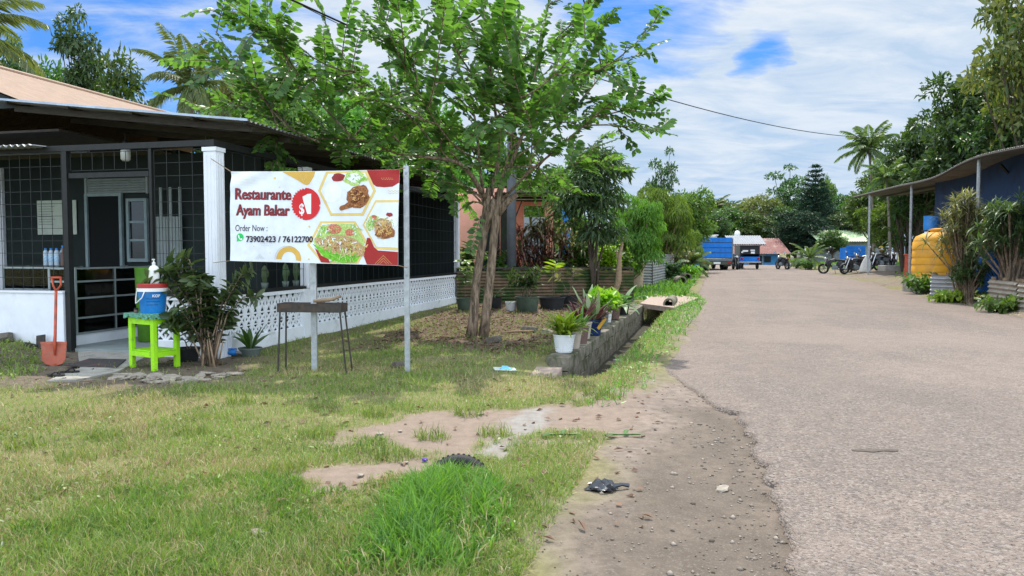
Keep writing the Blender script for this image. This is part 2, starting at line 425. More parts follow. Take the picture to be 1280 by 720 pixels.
# ------------------------------------------------------------------ camera, sun, sky
cam = bpy.data.cameras.new('camera'); cam.sensor_width = 36; cam.lens = 36 * FPX / 1280; cam.clip_end = 2000; cam.clip_start = .05
co = bpy.data.objects.new('camera', cam); COL.objects.link(co); co.location = (0, 0, CAMH); co.rotation_euler = (PI / 2 - TH, 0, 0)
SC.camera = co
SUN_EL, SUN_AZ = rad(60), rad(7)
sun = bpy.data.lights.new('sun', 'SUN'); sun.energy = 4.1; sun.angle = rad(.53); sun.color = (1, .95, .86)
so = bpy.data.objects.new('sun', sun); COL.objects.link(so)
sd = Vector((math.sin(SUN_AZ) * math.cos(SUN_EL), math.cos(SUN_AZ) * math.cos(SUN_EL), math.sin(SUN_EL)))
so.rotation_euler = (-sd).to_track_quat('-Z', 'Y').to_euler(); so.location = sd * 50
w = bpy.data.worlds.new('World'); SC.world = w; w.use_nodes = True
nt = w.node_tree
for n in list(nt.nodes): nt.nodes.remove(n)
wo = nt.nodes.new('ShaderNodeOutputWorld'); bg = nt.nodes.new('ShaderNodeBackground'); bg.inputs[1].default_value = .14
nt.links.new(bg.outputs[0], wo.inputs[0])
sky = nt.nodes.new('ShaderNodeTexSky'); sky.sky_type = 'NISHITA'; sky.sun_disc = False
sky.sun_elevation = SUN_EL; sky.sun_rotation = SUN_AZ; sky.air_density = 1.0; sky.dust_density = .6; sky.ozone_density = 2.0
tc = nt.nodes.new('ShaderNodeTexCoord').outputs['Generated']
sep = nt.nodes.new('ShaderNodeSeparateXYZ'); nt.links.new(tc, sep.inputs[0])
zz = math_(nt, 'ADD', math_(nt, 'MAXIMUM', sep.outputs[2], 0.0), .16)
cb = nt.nodes.new('ShaderNodeCombineXYZ')
nt.links.new(math_(nt, 'DIVIDE', sep.outputs[0], zz), cb.inputs[0]); nt.links.new(math_(nt, 'DIVIDE', sep.outputs[1], zz), cb.inputs[1])
cv = cb.outputs[0]
n_big = noise(nt, mapping(nt, cv, (.9, 1.15, 1)), 1.35, 7, .58, .25)
n_fine = noise(nt, mapping(nt, cv, (1, 1.7, 1)), 2.6, 7, .62, .5)
# openings in the cloud deck, by direction in the sky
wn_ = nt.nodes.new('ShaderNodeTexNoise'); wn_.inputs['Scale'].default_value = 9; wn_.inputs['Detail'].default_value = 5; nt.links.new(mapping(nt, tc, (1, 1, 2.6)), wn_.inputs['Vector'])
wv = nt.nodes.new('ShaderNodeVectorMath'); wv.operation = 'MULTIPLY_ADD'; wv.inputs[1].default_value = (.16, .16, .05); nt.links.new(wn_.outputs['Color'], wv.inputs[0]); wa = nt.nodes.new('ShaderNodeVectorMath'); wa.operation = 'SUBTRACT'; nt.links.new(tc, wa.inputs[0]); wa.inputs[1].default_value = (.08, .08, .025); nt.links.new(wa.outputs[0], wv.inputs[2]); warped = wv.outputs[0]
holes = None
for (px, py, wd) in ((200, 66, .028), (120, 48, .012), (800, -12, .012), (962, 60, .0007), (60, 20, .008)):
    d = ray(px, py).normalized()
    dn = nt.nodes.new('ShaderNodeVectorMath'); dn.operation = 'DOT_PRODUCT'; dn.inputs[1].default_value = d
    nm = nt.nodes.new('ShaderNodeVectorMath'); nm.operation = 'NORMALIZE'; nt.links.new(warped, nm.inputs[0]); nt.links.new(nm.outputs[0], dn.inputs[0])
    h = math_(nt, 'MAXIMUM', math_(nt, 'SUBTRACT', 1.0, math_(nt, 'DIVIDE', math_(nt, 'SUBTRACT', 1.0, dn.outputs['Value']), wd)), 0.0)
    holes = h if holes is None else math_(nt, 'MAXIMUM', holes, h)
cover = math_(nt, 'SUBTRACT', math_(nt, 'ADD', math_(nt, 'MULTIPLY', n_big, .6), math_(nt, 'MULTIPLY', n_fine, .4)), math_(nt, 'MULTIPLY', holes, .27))
mask = ramp(nt, cover, .2, .4)
shade = ramp(nt, n_fine, .36, .62, (2.3, 3.25, 4.5, 1), (4.7, 4.95, 5.25, 1))
low = ramp(nt, sep.outputs[2], .03, .3, (2.5, 3.5, 4.75, 1), (3.9, 4.4, 5.05, 1))
cloud_and_fill = mixc(nt, 1.0, mixc(nt, .45, shade, low), ramp(nt, math_(nt, 'ADD', math_(nt, 'MULTIPLY', sep.outputs[1], .5), .5), .4, .75, (2.7, 2.7, 2.7, 1), (1, 1, 1, 1)), 'MULTIPLY')  # clouds behind the camera are brightened as added fill for shaded sides
skyc = mixc(nt, 1.0, sky.outputs[0], (.22, .46, .8, 1), 'MULTIPLY')
nt.links.new(mixc(nt, mask, skyc, cloud_and_fill), bg.inputs[0])
SC.view_settings.view_transform = 'Standard'; SC.view_settings.look = 'None'; SC.view_settings.gamma = 1; SC.view_settings.exposure = .42
SC.view_settings.use_curve_mapping = False
try:
    SC.cycles.use_denoising = True; SC.cycles.max_bounces = 8; SC.cycles.transparent_max_bounces = 12; SC.cycles.caustics_reflective = False; SC.cycles.caustics_refractive = False
except Exception: pass
# ------------------------------------------------------------------ terrain
WA = G(711, 447, .12); WB = G(805, 379, .12); WA.z = WB.z = 0
wdir = (WB - WA).normalized(); wrt = Vector((wdir.y, -wdir.x, 0)); WLEN = (WB - WA).length
def wall_st(x, y):
    dx, dy = np.asarray(x) - WA.x, np.asarray(y) - WA.y
    return dx * wdir.x + dy * wdir.y, dx * wrt.x + dy * wrt.y
POLY_PATH = gpoly([(440, 556), (520, 518), (600, 516), (690, 506), (800, 495), (850, 480), (900, 500), (820, 560), (760, 552), (690, 545), (600, 572), (520, 594), (430, 607), (330, 616), (290, 604), (400, 590), (500, 565)])
POLY_VERGE = gpoly([(884, 345), (868, 385), (846, 435), (800, 497), (775, 545), (758, 590), (738, 640), (712, 690), (690, 730), (610, 900), (1500, 900), (1110, 720), (1060, 590), (1020, 520), (990, 440), (960, 380), (940, 345)])
POLY_SHADED_SOIL = gpoly([(-60, 448), (60, 440), (100, 415), (300, 415), (330, 450), (300, 474), (200, 488), (90, 492), (-60, 490)])  # bare earth, drawn out to the edge of the eave's shadow
POLY_LITTER = gpoly([(430, 440), (560, 388), (620, 378), (790, 378), (750, 415), (700, 440), (670, 446), (640, 452), (600, 440), (540, 430)])
POLY_RSH = [tuple((xr_road(y) + o, y)) for y, o in ((8, -.2), (16, -.4), (20, -.5), (26, -.2), (36, -.2), (52, -.2), (52, 3.5), (44, 4.2), (40, 2.2), (30, 1.3), (22, 1.2), (16, 1.6), (8, 1.8))]
POLY_DAMP = gpoly([(845, 512), (925, 508), (985, 560), (1060, 720), (1120, 800), (640, 800), (700, 690), (745, 630), (800, 585), (835, 545)])
POLY_CONC = gpoly([(640, 518), (690, 510), (668, 545), (628, 572), (596, 566), (620, 548)])
G_CLUMP = gpoly([(405, 725), (440, 668), (490, 612), (540, 588), (606, 590), (650, 622), (628, 680), (575, 725)])
G_LOWL = gpoly([(-30, 690), (70, 640), (200, 604), (330, 598), (436, 620), (430, 690), (300, 740), (-30, 740)])
G_STRIP = gpoly([(735, 512), (768, 462), (805, 425), (835, 393), (866, 368), (882, 378), (862, 412), (828, 452), (798, 500), (770, 514)])
G_RIGHT = [tuple((xr_road(y) + o, y)) for y, o in ((15, 1.2), (20, .9), (24, .6), (30, .9), (31, 2.6), (24, 3.4), (18, 4.5), (15, 4))]
def ground_z(x, y):
    z = zsmooth(x, y)
    st, tt = wall_st(x, y)
    lat = x - xl_road(y)
    inroad = sstep(.35, 1.0, lat) * (1 - sstep(-1.1, -.5, x - xr_road(y))) * (1 - sstep(80, 84, y))
    z = z + (fnoise(x, y, 1.6, 3) - .5) * .05 * (1 - inroad) + (fnoise(x, y, 7, 5, 2) - .5) * .014 * (1 - inroad)
    z = z - .035 * inroad
    ditch = sstep(-.9, -.1, st) * (1 - sstep(WLEN + 1.6, WLEN + 2.0, st)) * sstep(-.3, -.1, tt) * (1 - sstep(.32, .72, tt))
    z = z - .46 * ditch
    z = z + .07 * sstep(-.4, .2, st) * (1 - sstep(WLEN, WLEN + .5, st)) * sstep(-1.8, -.5, tt) * (1 - sstep(-.25, -.1, tt))
    strip = 1 - sstep(-.1, .3, polysd(x, y, G_STRIP)); z = z + .05 * strip
    mound = sstep(-6.9, -8.2, x) * sstep(9.5, 11, y) * (1 - sstep(12, 13, y)); z = z + .16 * mound
    return z
def gz(x, y): return float(ground_z(np.array([x]), np.array([y]))[0])
def GG(px, py, dz=0.0):
    p = G(px, py, dz); p.z = gz(p.x, p.y) + dz; return p
def axis(lo, hi, d, far):
    a = list(np.arange(lo, hi + 1e-6, d)); st = d
    while a[-1] < far: st *= 1.22; a.append(a[-1] + st)
    st = d
    while a[0] > -far: st *= 1.22; a.insert(0, a[0] - st)
    return np.array(a)
gx = axis(-9.2, 8.0, .11, 700); gy = axis(2.2, 27, .12, 700)
GX, GY = np.meshgrid(gx, gy); X = GX.ravel(); Y = GY.ravel(); Z = ground_z(X, Y)
nx, ny = len(gx), len(gy)
ii = (np.arange(ny - 1)[:, None] * nx + np.arange(nx - 1)[None, :]).ravel()
Fg = np.stack([ii, ii + 1, ii + nx + 1, ii + nx], 1)
def soft(poly, wd, x=None, y=None, sc=1.5, amp=.5, seed=1):
    x = X if x is None else x; y = Y if y is None else y
    d = polysd(x, y, poly) + (fnoise(x, y, sc, seed) - .5) * amp
    return 1 - sstep(-wd, wd, d)
def k_path(x, y): return np.maximum(soft(POLY_PATH, .16, x, y, 2.6, 1.2, 4), 0)
def k_verge(x, y): return np.maximum(soft(POLY_VERGE, .3, x, y, 2.0, 1.0, 6), soft(POLY_RSH, .4, x, y, .8, .9, 8))
def k_shaded_soil(x, y): return soft(POLY_SHADED_SOIL, .35, x, y, 1.3, .8, 9)
def k_litter(x, y): return soft(POLY_LITTER, .5, x, y, 1.1, 1.2, 12)
def k_conc(x, y): return soft(POLY_CONC, .06, x, y, 4, .35, 14)
st_, tt_ = wall_st(X, Y)
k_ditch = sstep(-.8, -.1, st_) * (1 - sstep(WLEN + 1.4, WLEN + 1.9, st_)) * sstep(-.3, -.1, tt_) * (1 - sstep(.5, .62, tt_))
mg, nt, out = new_mat('ground_earth_and_turf')
def attr(n):
    a = nt.nodes.new('ShaderNodeAttribute'); a.attribute_name = n; return a.outputs['Fac']
v = coord(nt)
nA = noise(nt, v, 1.1, 5, .6); nB = noise(nt, v, 9, 6, .65); nC = noise(nt, v, 60, 5, .7)
turf = mixc(nt, ramp(nt, nA, .38, .62), (.175, .185, .065, 1), (.25, .22, .11, 1))
turf = mixc(nt, ramp(nt, nB, .4, .68), turf, (.155, .145, .06, 1))
turf = mixc(nt, ramp(nt, nC, .45, .75), turf, (.12, .1, .05, 1))
path = mixc(nt, ramp(nt, nB, .35, .7), (.265, .2, .158, 1), (.195, .15, .118, 1))
path = mixc(nt, ramp(nt, nC, .5, .75), path, (.2, .16, .12, 1))
damp = mixc(nt, ramp(nt, nA, .4, .6), (.165, .13, .102, 1), (.12, .097, .077, 1))
verge = mixc(nt, attr('damp_earth'), mixc(nt, ramp(nt, nA, .38, .62), (.27, .212, .175, 1), (.21, .166, .138, 1)), damp)
verge = mixc(nt, ramp(nt, nB, .4, .75), verge, (.1, .08, .064, 1))
verge = mixc(nt, ramp(nt, nC, .52, .72), verge, (.22, .185, .155, 1))
shaded_soilc = mixc(nt, ramp(nt, nB, .35, .65), (.09, .07, .05, 1), (.17, .135, .1, 1))  # soil colour with the shade of the front eave painted in
litc = mixc(nt, ramp(nt, nC, .35, .65), (.08, .054, .042, 1), (.185, .125, .095, 1))
conc = mixc(nt, ramp(nt, nB, .35, .65), (.29, .27, .25, 1), (.22, .195, .17, 1))
c = mixc(nt, attr('litter'), turf, litc); c = mixc(nt, attr('soil'), c, shaded_soilc); c = mixc(nt, attr('path'), c, path)
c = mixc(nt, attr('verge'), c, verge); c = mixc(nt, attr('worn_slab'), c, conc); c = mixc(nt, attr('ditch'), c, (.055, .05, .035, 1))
b = principled(nt, out, c, .95, 0, .2)
bump(nt, b, math_(nt, 'ADD', nB, math_(nt, 'MULTIPLY', nC, .5)), .7, .03)
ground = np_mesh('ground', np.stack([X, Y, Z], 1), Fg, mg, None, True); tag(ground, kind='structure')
for nm_, arr in (('litter', k_litter(X, Y)), ('soil', k_shaded_soil(X, Y)), ('path', k_path(X, Y)), ('verge', k_verge(X, Y)), ('worn_slab', k_conc(X, Y)), ('damp_earth', soft(POLY_DAMP, .3, X, Y, 1.6, .9, 15)), ('ditch', k_ditch)):
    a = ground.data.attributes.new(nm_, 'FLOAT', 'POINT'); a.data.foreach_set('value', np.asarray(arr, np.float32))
# ------------------------------------------------------------------ road
ys = np.concatenate([np.arange(1.5, 14, .08), np.arange(14, 82, .4)]); na = 44
def road_left(y):
    base = np.interp(y, [0, 2, 3.66, 5.4, 7.2, 8.6, 10, 14, 30, 90], [.55, .98, 1.44, 1.87, 2.25, 2.1, 2.1, 3.2, 7.65, 24.5])
    return base + (fnoise(y, y * 0 + 3, 2.2, 21) - .5) * .22 + (fnoise(y, y * 0 + 9, 9, 22, 2) - .5) * .12
yl = road_left(ys); yr = xr_road(ys) + .1 + (fnoise(ys, ys * 0 + 5, .8, 23) - .5) * .9
tt = np.linspace(0, 1, na) ** 1.25
RX = yl[:, None] + (yr - yl)[:, None] * tt[None, :]; RY = np.repeat(ys[:, None], na, 1)
RZ = zsmooth(RX, RY) + .012 + (fnoise(RX, RY, .8, 25) - .5) * .03 + .03 * np.sin(PI * tt)[None, :]
edge_drop = np.zeros_like(RZ)
V = np.stack([RX, RY, RZ], 2).reshape(-1, 3)
ii = (np.arange(len(ys) - 1)[:, None] * na + np.arange(na - 1)[None, :]).ravel()
Fr = np.stack([ii, ii + 1, ii + na + 1, ii + na], 1)
skl = np.stack([yl - .012, ys, RZ[:, 0] - .07], 1); skr = np.stack([yr + .02, ys, RZ[:, -1] - .1], 1)
b0 = len(V); V = np.concatenate([V, skl, skr]); k = np.arange(len(ys) - 1)
Fr = np.concatenate([Fr, np.stack([b0 + k, k * na, (k + 1) * na, b0 + k + 1], 1), np.stack([k * na + na - 1, b0 + len(ys) + k, b0 + len(ys) + k + 1, (k + 1) * na + na - 1], 1)])
mr, nt, out = new_mat('worn_chipseal')
v = coord(nt)
vo = nt.nodes.new('ShaderNodeTexVoronoi'); vo.inputs['Scale'].default_value = 58; nt.links.new(v, vo.inputs['Vector'])
vo2 = nt.nodes.new('ShaderNodeTexVoronoi'); vo2.inputs['Scale'].default_value = 27; nt.links.new(v, vo2.inputs['Vector'])
n1 = noise(nt, v, .38, 7, .68, .5); n2 = noise(nt, v, 5, 6, .7); n3 = noise(nt, v, 90, 3, .7)
c = mixc(nt, ramp(nt, n1, .36, .64), (.262, .206, .172, 1), (.2, .162, .138, 1))
c = mixc(nt, ramp(nt, n2, .42, .72), c, (.17, .14, .123, 1))
sepc = nt.nodes.new('ShaderNodeSeparateColor'); nt.links.new(vo.outputs['Color'], sepc.inputs[0])
c = mixc(nt, math_(nt, 'MULTIPLY', ramp(nt, sepc.outputs[0], .58, .95), .62), c, (.36, .31, .275, 1))
c = mixc(nt, math_(nt, 'MULTIPLY', ramp(nt, sepc.outputs[1], .62, .92), .75), c, (.12, .1, .09, 1))
rv = mapping(nt, v, (1.0, .16, 1), (0, 0, rad(15.7)))
n4 = noise(nt, rv, .9, 6, .65, .6); n5 = noise(nt, v, .23, 5, .6, .8)
c = mixc(nt, math_(nt, 'MULTIPLY', ramp(nt, n4, .5, .68), .32), c, (.15, .122, .105, 1))
c = mixc(nt, math_(nt, 'MULTIPLY', ramp(nt, n5, .48, .64), .4), c, (.31, .245, .205, 1))
lat = nt.nodes.new('ShaderNodeAttribute'); lat.attribute_name = 'dust'
c = mixc(nt, math_(nt, 'MULTIPLY', lat.outputs['Fac'], .6), c, mixc(nt, ramp(nt, n2, .35, .65), (.3, .232, .192, 1), (.23, .178, .146, 1)))
b = principled(nt, out, c, .9, 0, .25)
h = math_(nt, 'ADD', math_(nt, 'MULTIPLY', vo.outputs['Distance'], -1.0), math_(nt, 'MULTIPLY', vo2.outputs['Distance'], -.7))
bump(nt, b, math_(nt, 'ADD', h, math_(nt, 'MULTIPLY', n3, .4)), 1.0, .018)
road = np_mesh('road', V, Fr, mr, None, True); tag(road, kind='structure')
dust = np.zeros(len(V), np.float32)
dd = np.exp(-((RX - yl[:, None]) / 1.0) ** 2) * sstep(6, 10, RY) + np.exp(-((yr[:, None] - RX) / 1.6) ** 2) + .4 * sstep(16, 40, RY)
tq_ = (RX - yl[:, None]); wob = (fnoise(RY, RY * 0 + 2, .25, 61) - .5) * .5
dd = dd + .55 * sum(np.exp(-((tq_ + wob - c_) / .32) ** 2) for c_ in (1.5, 3.0, 5.2, 6.8)) - .25
dust[:b0] = np.clip(dd.ravel() + (fnoise(RX, RY, .9, 31).ravel() - .5) * .9, 0, 1)
a = road.data.attributes.new('dust', 'FLOAT', 'POINT'); a.data.foreach_set('value', dust)
# ------------------------------------------------------------------ grass, litter and gravel (uncountable)
def in_view(n, y0, y1, pw, xa=-.75, xb=.75, seed=0):
    q = np.random.default_rng(seed); u = q.random(n)
    y = (y0 ** (1 - pw) + u * (y1 ** (1 - pw) - y0 ** (1 - pw))) ** (1 / (1 - pw)) if pw != 1 else y0 * (y1 / y0) ** u
    x = (xa + q.random(n) * (xb - xa)) * y
    return x, y, q
def blades(x, y, L, wd, q, lean=.6, kind='b'):
    n = len(x); z = ground_z(x, y) - .004
    az = q.random(n) * 2 * PI; ln = np.abs(q.normal(0, lean, n)).clip(0, 1.35)
    d = np.stack([np.cos(az) * np.sin(ln), np.sin(az) * np.sin(ln), np.cos(ln)], 1)
    a2 = az + q.normal(0, .5, n); l2 = (ln + .25 + q.random(n) * .75).clip(0, 1.7)
    d2 = np.stack([np.cos(a2) * np.sin(l2), np.sin(a2) * np.sin(l2), np.cos(l2)], 1)
    fa = q.random(n) * 2 * PI; sv = np.stack([np.cos(fa), np.sin(fa), 0 * fa], 1) * (wd / 2)[:, None]
    b0_ = np.stack([x, y, z], 1); m_ = b0_ + d * (L * .55)[:, None]; t_ = m_ + d2 * (L * .45)[:, None]
    V = np.stack([b0_ - sv, b0_ + sv, m_ + sv * .85, m_ - sv * .85, t_], 1).reshape(-1, 3)
    k = np.arange(n)[:, None] * 5
    F = np.concatenate([k + np.array([0, 1, 2]), k + np.array([0, 2, 3]), k + np.array([3, 2, 4])])
    return V, F
g_green = leafmat('grass_green', (.06, .12, .02, 1), (.24, .31, .07, 1), .3, .5, clump=1.2)
g_straw = leafmat('grass_straw', (.26, .225, .095, 1), (.55, .47, .26, 1), .25, .6, tint=(1.3, 1.2, .8, 1), clump=1.2)
g_lush = leafmat('grass_lush', (.035, .1, .012, 1), (.17, .3, .05, 1), .35, .42, clump=1.4)
def lawn_prob(x, y):
    dirt = np.maximum(np.maximum(k_path(x, y), k_verge(x, y)), np.maximum(k_shaded_soil(x, y) * .93, k_conc(x, y)))
    left = (x < xl_road(y)) | (x > xr_road(y) + .3)
    patch = sstep(.3, .55, fnoise(x, y, 1.0, 41))
    st, t2 = wall_st(x, y)
    ditch = (st > -.5) & (st < WLEN + .4) & (t2 > -.45) & (t2 < .55)
    # building footprint is kept bare
    return (1 - dirt) * (1 -   .55 * k_litter(x, y)) * (.3 + .7 * patch) * left * (~ditch) * _outside(x, y)
# building frame (needed to keep the porch free of grass)
P0 = G(272, 447); P1 = G(572, 378); P0.z = 0; P1.z = 0
bu = (P1 - P0).normalized(); bv = Vector((-bu.y, bu.x, 0)); BL = (P1 - P0).length; BRZ = math.atan2(bu.y, bu.x)
BM = Matrix.Translation(P0) @ Matrix.Rotation(BRZ, 4, 'Z'); BMI = BM.inverted()
def Bl(px, py, xc):
    """point on the plane local x = xc of the restaurant"""
    o = BMI @ Vector((0, 0, CAMH)); d = BMI.to_3x3() @ ray(px, py)
    return o + d * ((xc - o.x) / d.x)
def Bly(px, py, yc):
    o = BMI @ Vector((0, 0, CAMH)); d = BMI.to_3x3() @ ray(px, py)
    return o + d * ((yc - o.y) / d.y)
def _outside(x, y):
    dx, dy = x - P0.x, y - P0.y
    lx = dx * bu.x + dy * bu.y; ly = dx * bv.x + dy * bv.y
    return ~((lx > .02) & (lx < BL + 1) & (ly > -.1))
q0 = np.random.default_rng(5)
x, y, q = in_view(420000, 2.9, 26, 1.35, -.74, .26, 5)
pr = lawn_prob(x, y); keep = q.random(len(x)) < pr; x, y = x[keep], y[keep]
wid = np.maximum(.0042, y * .00062) * (.7 + .6 * q.random(len(x)))
low = sstep(.2, -.4, polysd(x, y, G_LOWL)) * sstep(.4, .6, fnoise(x, y, 1.7, 58)); cl = sstep(.15, -.2, polysd(x, y, G_CLUMP))
Ln = (.035 + .05 * q.random(len(x))) * (1 + .5 * (fnoise(x, y, 2.5, 44) > .62)) * (1 + .35 * low)
near_g = sstep(-6, -7.5, x) * (y > 9)
straw_p = (.48 * sstep(.36, .6, fnoise(x, y, .8, 47)) + .18) * (1 - .75 * low) * (1 - cl) * (1 - .6 * sstep(9.5, 12, y)) * (1 - .3 * sstep(6.2, 4.5, y))
isst = q.random(len(x)) < straw_p
V, F = blades(x[~isst], y[~isst], Ln[~isst], wid[~isst], q, .75); tag(np_mesh('lawn_grass', V, F, g_green), 'short patchy green lawn grass in front of the restaurant', 'grass', kind='stuff')
V, F = blades(x[isst], y[isst], Ln[isst] * 1.05, wid[isst], q, 1.0); tag(np_mesh('dry_grass', V, F, g_straw), 'dry straw coloured grass mixed through the lawn', 'grass', kind='stuff')
# tall lush clumps
def poly_pts(poly, n, q):
    a = np.array(poly); lo, hi = a.min(0), a.max(0)
    x = lo[0] + q.random(n) * (hi[0] - lo[0]); y = lo[1] + q.random(n) * (hi[1] - lo[1])
    d = polysd(x, y, poly) + (fnoise(x, y, 3, 51) - .5) * .35
    k = d < 0; return x[k], y[k], d[k]
x, y, d = poly_pts(G_CLUMP, 21000, q0); k = q0.random(len(x)) < (sstep(.25, .5, fnoise(x, y, 3.2, 53)) * .85 + .2) * sstep(.1, -.3, d); x, y, d = x[k], y[k], d[k]
L = (.08 + .2 * q0.random(len(x)) ** 1.3) * (.5 + .5 * sstep(0, .35, -d)); V1, F1 = blades(x, y, L, .006 + .007 * q0.random(len(x)), q0, .62)
x, y, d = poly_pts(G_LOWL, 19000, q0); k = q0.random(len(x)) < (sstep(.5, .62, fnoise(x, y, 2.6, 54)) * .85 + .06); x, y = x[k], y[k]
V2, F2 = blades(x, y, .04 + .075 * q0.random(len(x)), .005 + .004 * q0.random(len(x)), q0, .6)
x, y, d = poly_pts(G_STRIP, 15000, q0); V3, F3 = blades(x, y, .05 + .13 * q0.random(len(x)), np.maximum(.008, y * .0009) * (.7 + .6 * q0.random(len(x))), q0, .6)
tufts = []
for px, py in ((133, 548), (355, 590), (95, 575), (490, 572), (540, 548), (470, 520), (760, 503), (745, 498), (300, 505), (240, 545), (30, 560), (395, 545), (150, 660), (620, 545), (585, 520)):
    p = G(px, py); n = 130; r = .04 + .12 * q0.random(n) ** .7; a_ = q0.random(n) * 6.28
    tufts.append(blades(p.x + r * np.cos(a_), p.y + r * np.sin(a_) * .8, .06 + .12 * q0.random(n), .005 + .003 * q0.random(n), q0, .7))
def cat(parts):
    Vs = []; Fs = []; b = 0
    for V, F in parts: Vs.append(V); Fs.append(F + b); b += len(V)
    return np.concatenate(Vs), np.concatenate(Fs)
V, F = cat([(V1, F1)]); tag(np_mesh('tall_grass', V, F, g_lush), 'lush bright green grass growing tall round the half buried tyre', 'grass', kind='stuff')
V, F = cat([(V2, F2)]); tag(np_mesh('lush_lawn_grass', V, F, g_lush), 'lush longer green grass in the lower left corner of the lawn', 'grass', kind='stuff')
V, F = cat(tufts); tag(np_mesh('grass_tufts', V, F, g_green), 'coarse tufts of grass standing out of the lawn', 'grass', kind='stuff')
xs_, ys_, ds_ = poly_pts(G_CLUMP, 1300, q0); VS, FS = blades(xs_, ys_, .05 + .13 * q0.random(len(xs_)), .005 + .004 * q0.random(len(xs_)), q0, .8); tag(np_mesh('dry_clump_grass', VS, FS, g_straw), 'dry stalks standing through the tall green grass by the tyre', 'grass', kind='stuff')
# weeds: low broad leaves on the ditch strip and along the right fence
def weeds(poly, n, size, q, lift=.12):
    x, y, d = poly_pts(poly, n, q); m = len(x); z = ground_z(x, y) + .02 + lift * q.random(m) * sstep(0, .5, -d + .1)
    az = q.random(m) * 6.28; el = q.normal(.15, .35, m)
    D = np.stack([np.cos(az) * np.cos(el), np.sin(az) * np.cos(el), np.sin(el)], 1); N = np.stack([q.normal(0, .3, m), q.normal(0, .3, m), np.ones(m)], 1)
    return leafgeo(np.stack([x, y, z], 1), D, N, size * (.6 + .8 * q.random(m)), size * .55, .1, .1)
V, F = cat([(V3, F3), weeds(G_STRIP, 9000, .055, q0)]); tag(np_mesh('ditch_weeds', V, F, g_lush), 'bright green weeds on the strip between ditch and road', 'weeds', kind='stuff')
G_MOUND = gpoly([(-30, 430), (28, 428), (52, 446), (58, 462), (20, 474), (-30, 478)])
xm_, ym_, d = poly_pts(G_MOUND, 4500, q0); V, F = cat([blades(xm_, ym_, .05 + .09 * q0.random(len(xm_)), .008 + .006 * q0.random(len(xm_)), q0, .7), weeds(G_MOUND, 1400, .06, q0, .05)])
tag(np_mesh('mound_weeds', V, F, g_green), 'low weeds on the small mound before the white front wall', 'weeds', kind='stuff')
xr_, yr_, d = poly_pts(G_RIGHT, 16000, q0)
V, F = cat([blades(xr_, yr_, .08 + .2 * q0.random(len(xr_)), .02 + .015 * q0.random(len(xr_)), q0, .6), weeds(G_RIGHT, 7000, .12, q0, .25)])
tag(np_mesh('verge_weeds', V, F, g_lush), 'green weeds along the foot of the corrugated fence on the right', 'weeds', kind='stuff')
x, y, q = in_view(9000, 2.9, 14, 1.3, -.74, .2, 71); k = (q.random(len(x)) < lawn_prob(x, y)) & (fnoise(x, y, 1.3, 73) > .55); x, y = x[k], y[k]; m = len(x); az = q.random(m) * 6.28; el = q.normal(.25, .3, m)
D = np.stack([np.cos(az) * np.cos(el), np.sin(az) * np.cos(el), np.sin(el)], 1); N = np.stack([q.normal(0, .3, m), q.normal(0, .3, m), np.ones(m)], 1)
V, F = leafgeo(np.stack([x, y, ground_z(x, y) + .015 + .03 * q.random(m)], 1), D, N, .022 + .03 * q.random(m), .018 + .012 * q.random(m), .1, .1); tag(np_mesh('lawn_weeds', V, F, g_lush), 'small broad leaved weeds creeping among the lawn grass', 'weeds', kind='stuff')
POLY_STRAW = [tuple((xr_road(y) + o, y)) for y, o in ((12, .2), (18, .1), (24, .0), (32, .1), (32, .9), (24, 1.0), (18, 1.6), (12, 2.2))]
x, y, d = poly_pts(POLY_STRAW, 9000, q0); V, F = blades(x, y, .05 + .1 * q0.random(len(x)), .018 + .012 * q0.random(len(x)), q0, 1.2); tag(np_mesh('verge_straw', V, F, g_straw), 'dry cut straw lying along the right road edge', 'grass', kind='stuff')
# far verges on both sides of the road
x, y, q = in_view(60000, 24, 75, 1.2, -.05, .9, 6)
k = ((x < road_left(y) - .4) & (x > xl_road(y) - 6)) | ((x > xr_road(y) + 1.2)); k &= q.random(len(x)) < (1 - k_verge(x, y))
x, y = x[k], y[k]; V, F = blades(x, y, .12 + .25 * q.random(len(x)), .03 + .0012 * y, q, .6); tag(np_mesh('verge_grass', V, F, g_lush), 'rough green grass on the far road verges', 'grass', kind='stuff')
# fallen leaves
n = 8000; x, y, d = poly_pts(POLY_LITTER, n, q0); x2, y2, q = in_view(900, 4, 14, 1.1, -.7, .2, 8); k2 = q.random(len(x2)) < .5
x = np.concatenate([x, x2[k2]]); y = np.concatenate([y, y2[k2]]); st, t2 = wall_st(x, y); k = ~((st > -.6) & (t2 > -.5) & (t2 < .5)) & _outside(x, y); x, y = x[k], y[k]; m = len(x)
az = q0.random(m) * 6.28; D = np.stack([np.cos(az), np.sin(az), q0.normal(0, .25, m)], 1); N = np.stack([q0.normal(0, .4, m), q0.normal(0, .4, m), np.ones(m)], 1)
V, F = leafgeo(np.stack([x, y, ground_z(x, y) + .012], 1), D, N, .05 + .06 * q0.random(m), .028 + .02 * q0.random(m), .12, .1)
tag(np_mesh('fallen_leaves', V, F, lf_dry), 'brown fallen leaves scattered on the ground under the tree', 'leaf litter', kind='stuff')
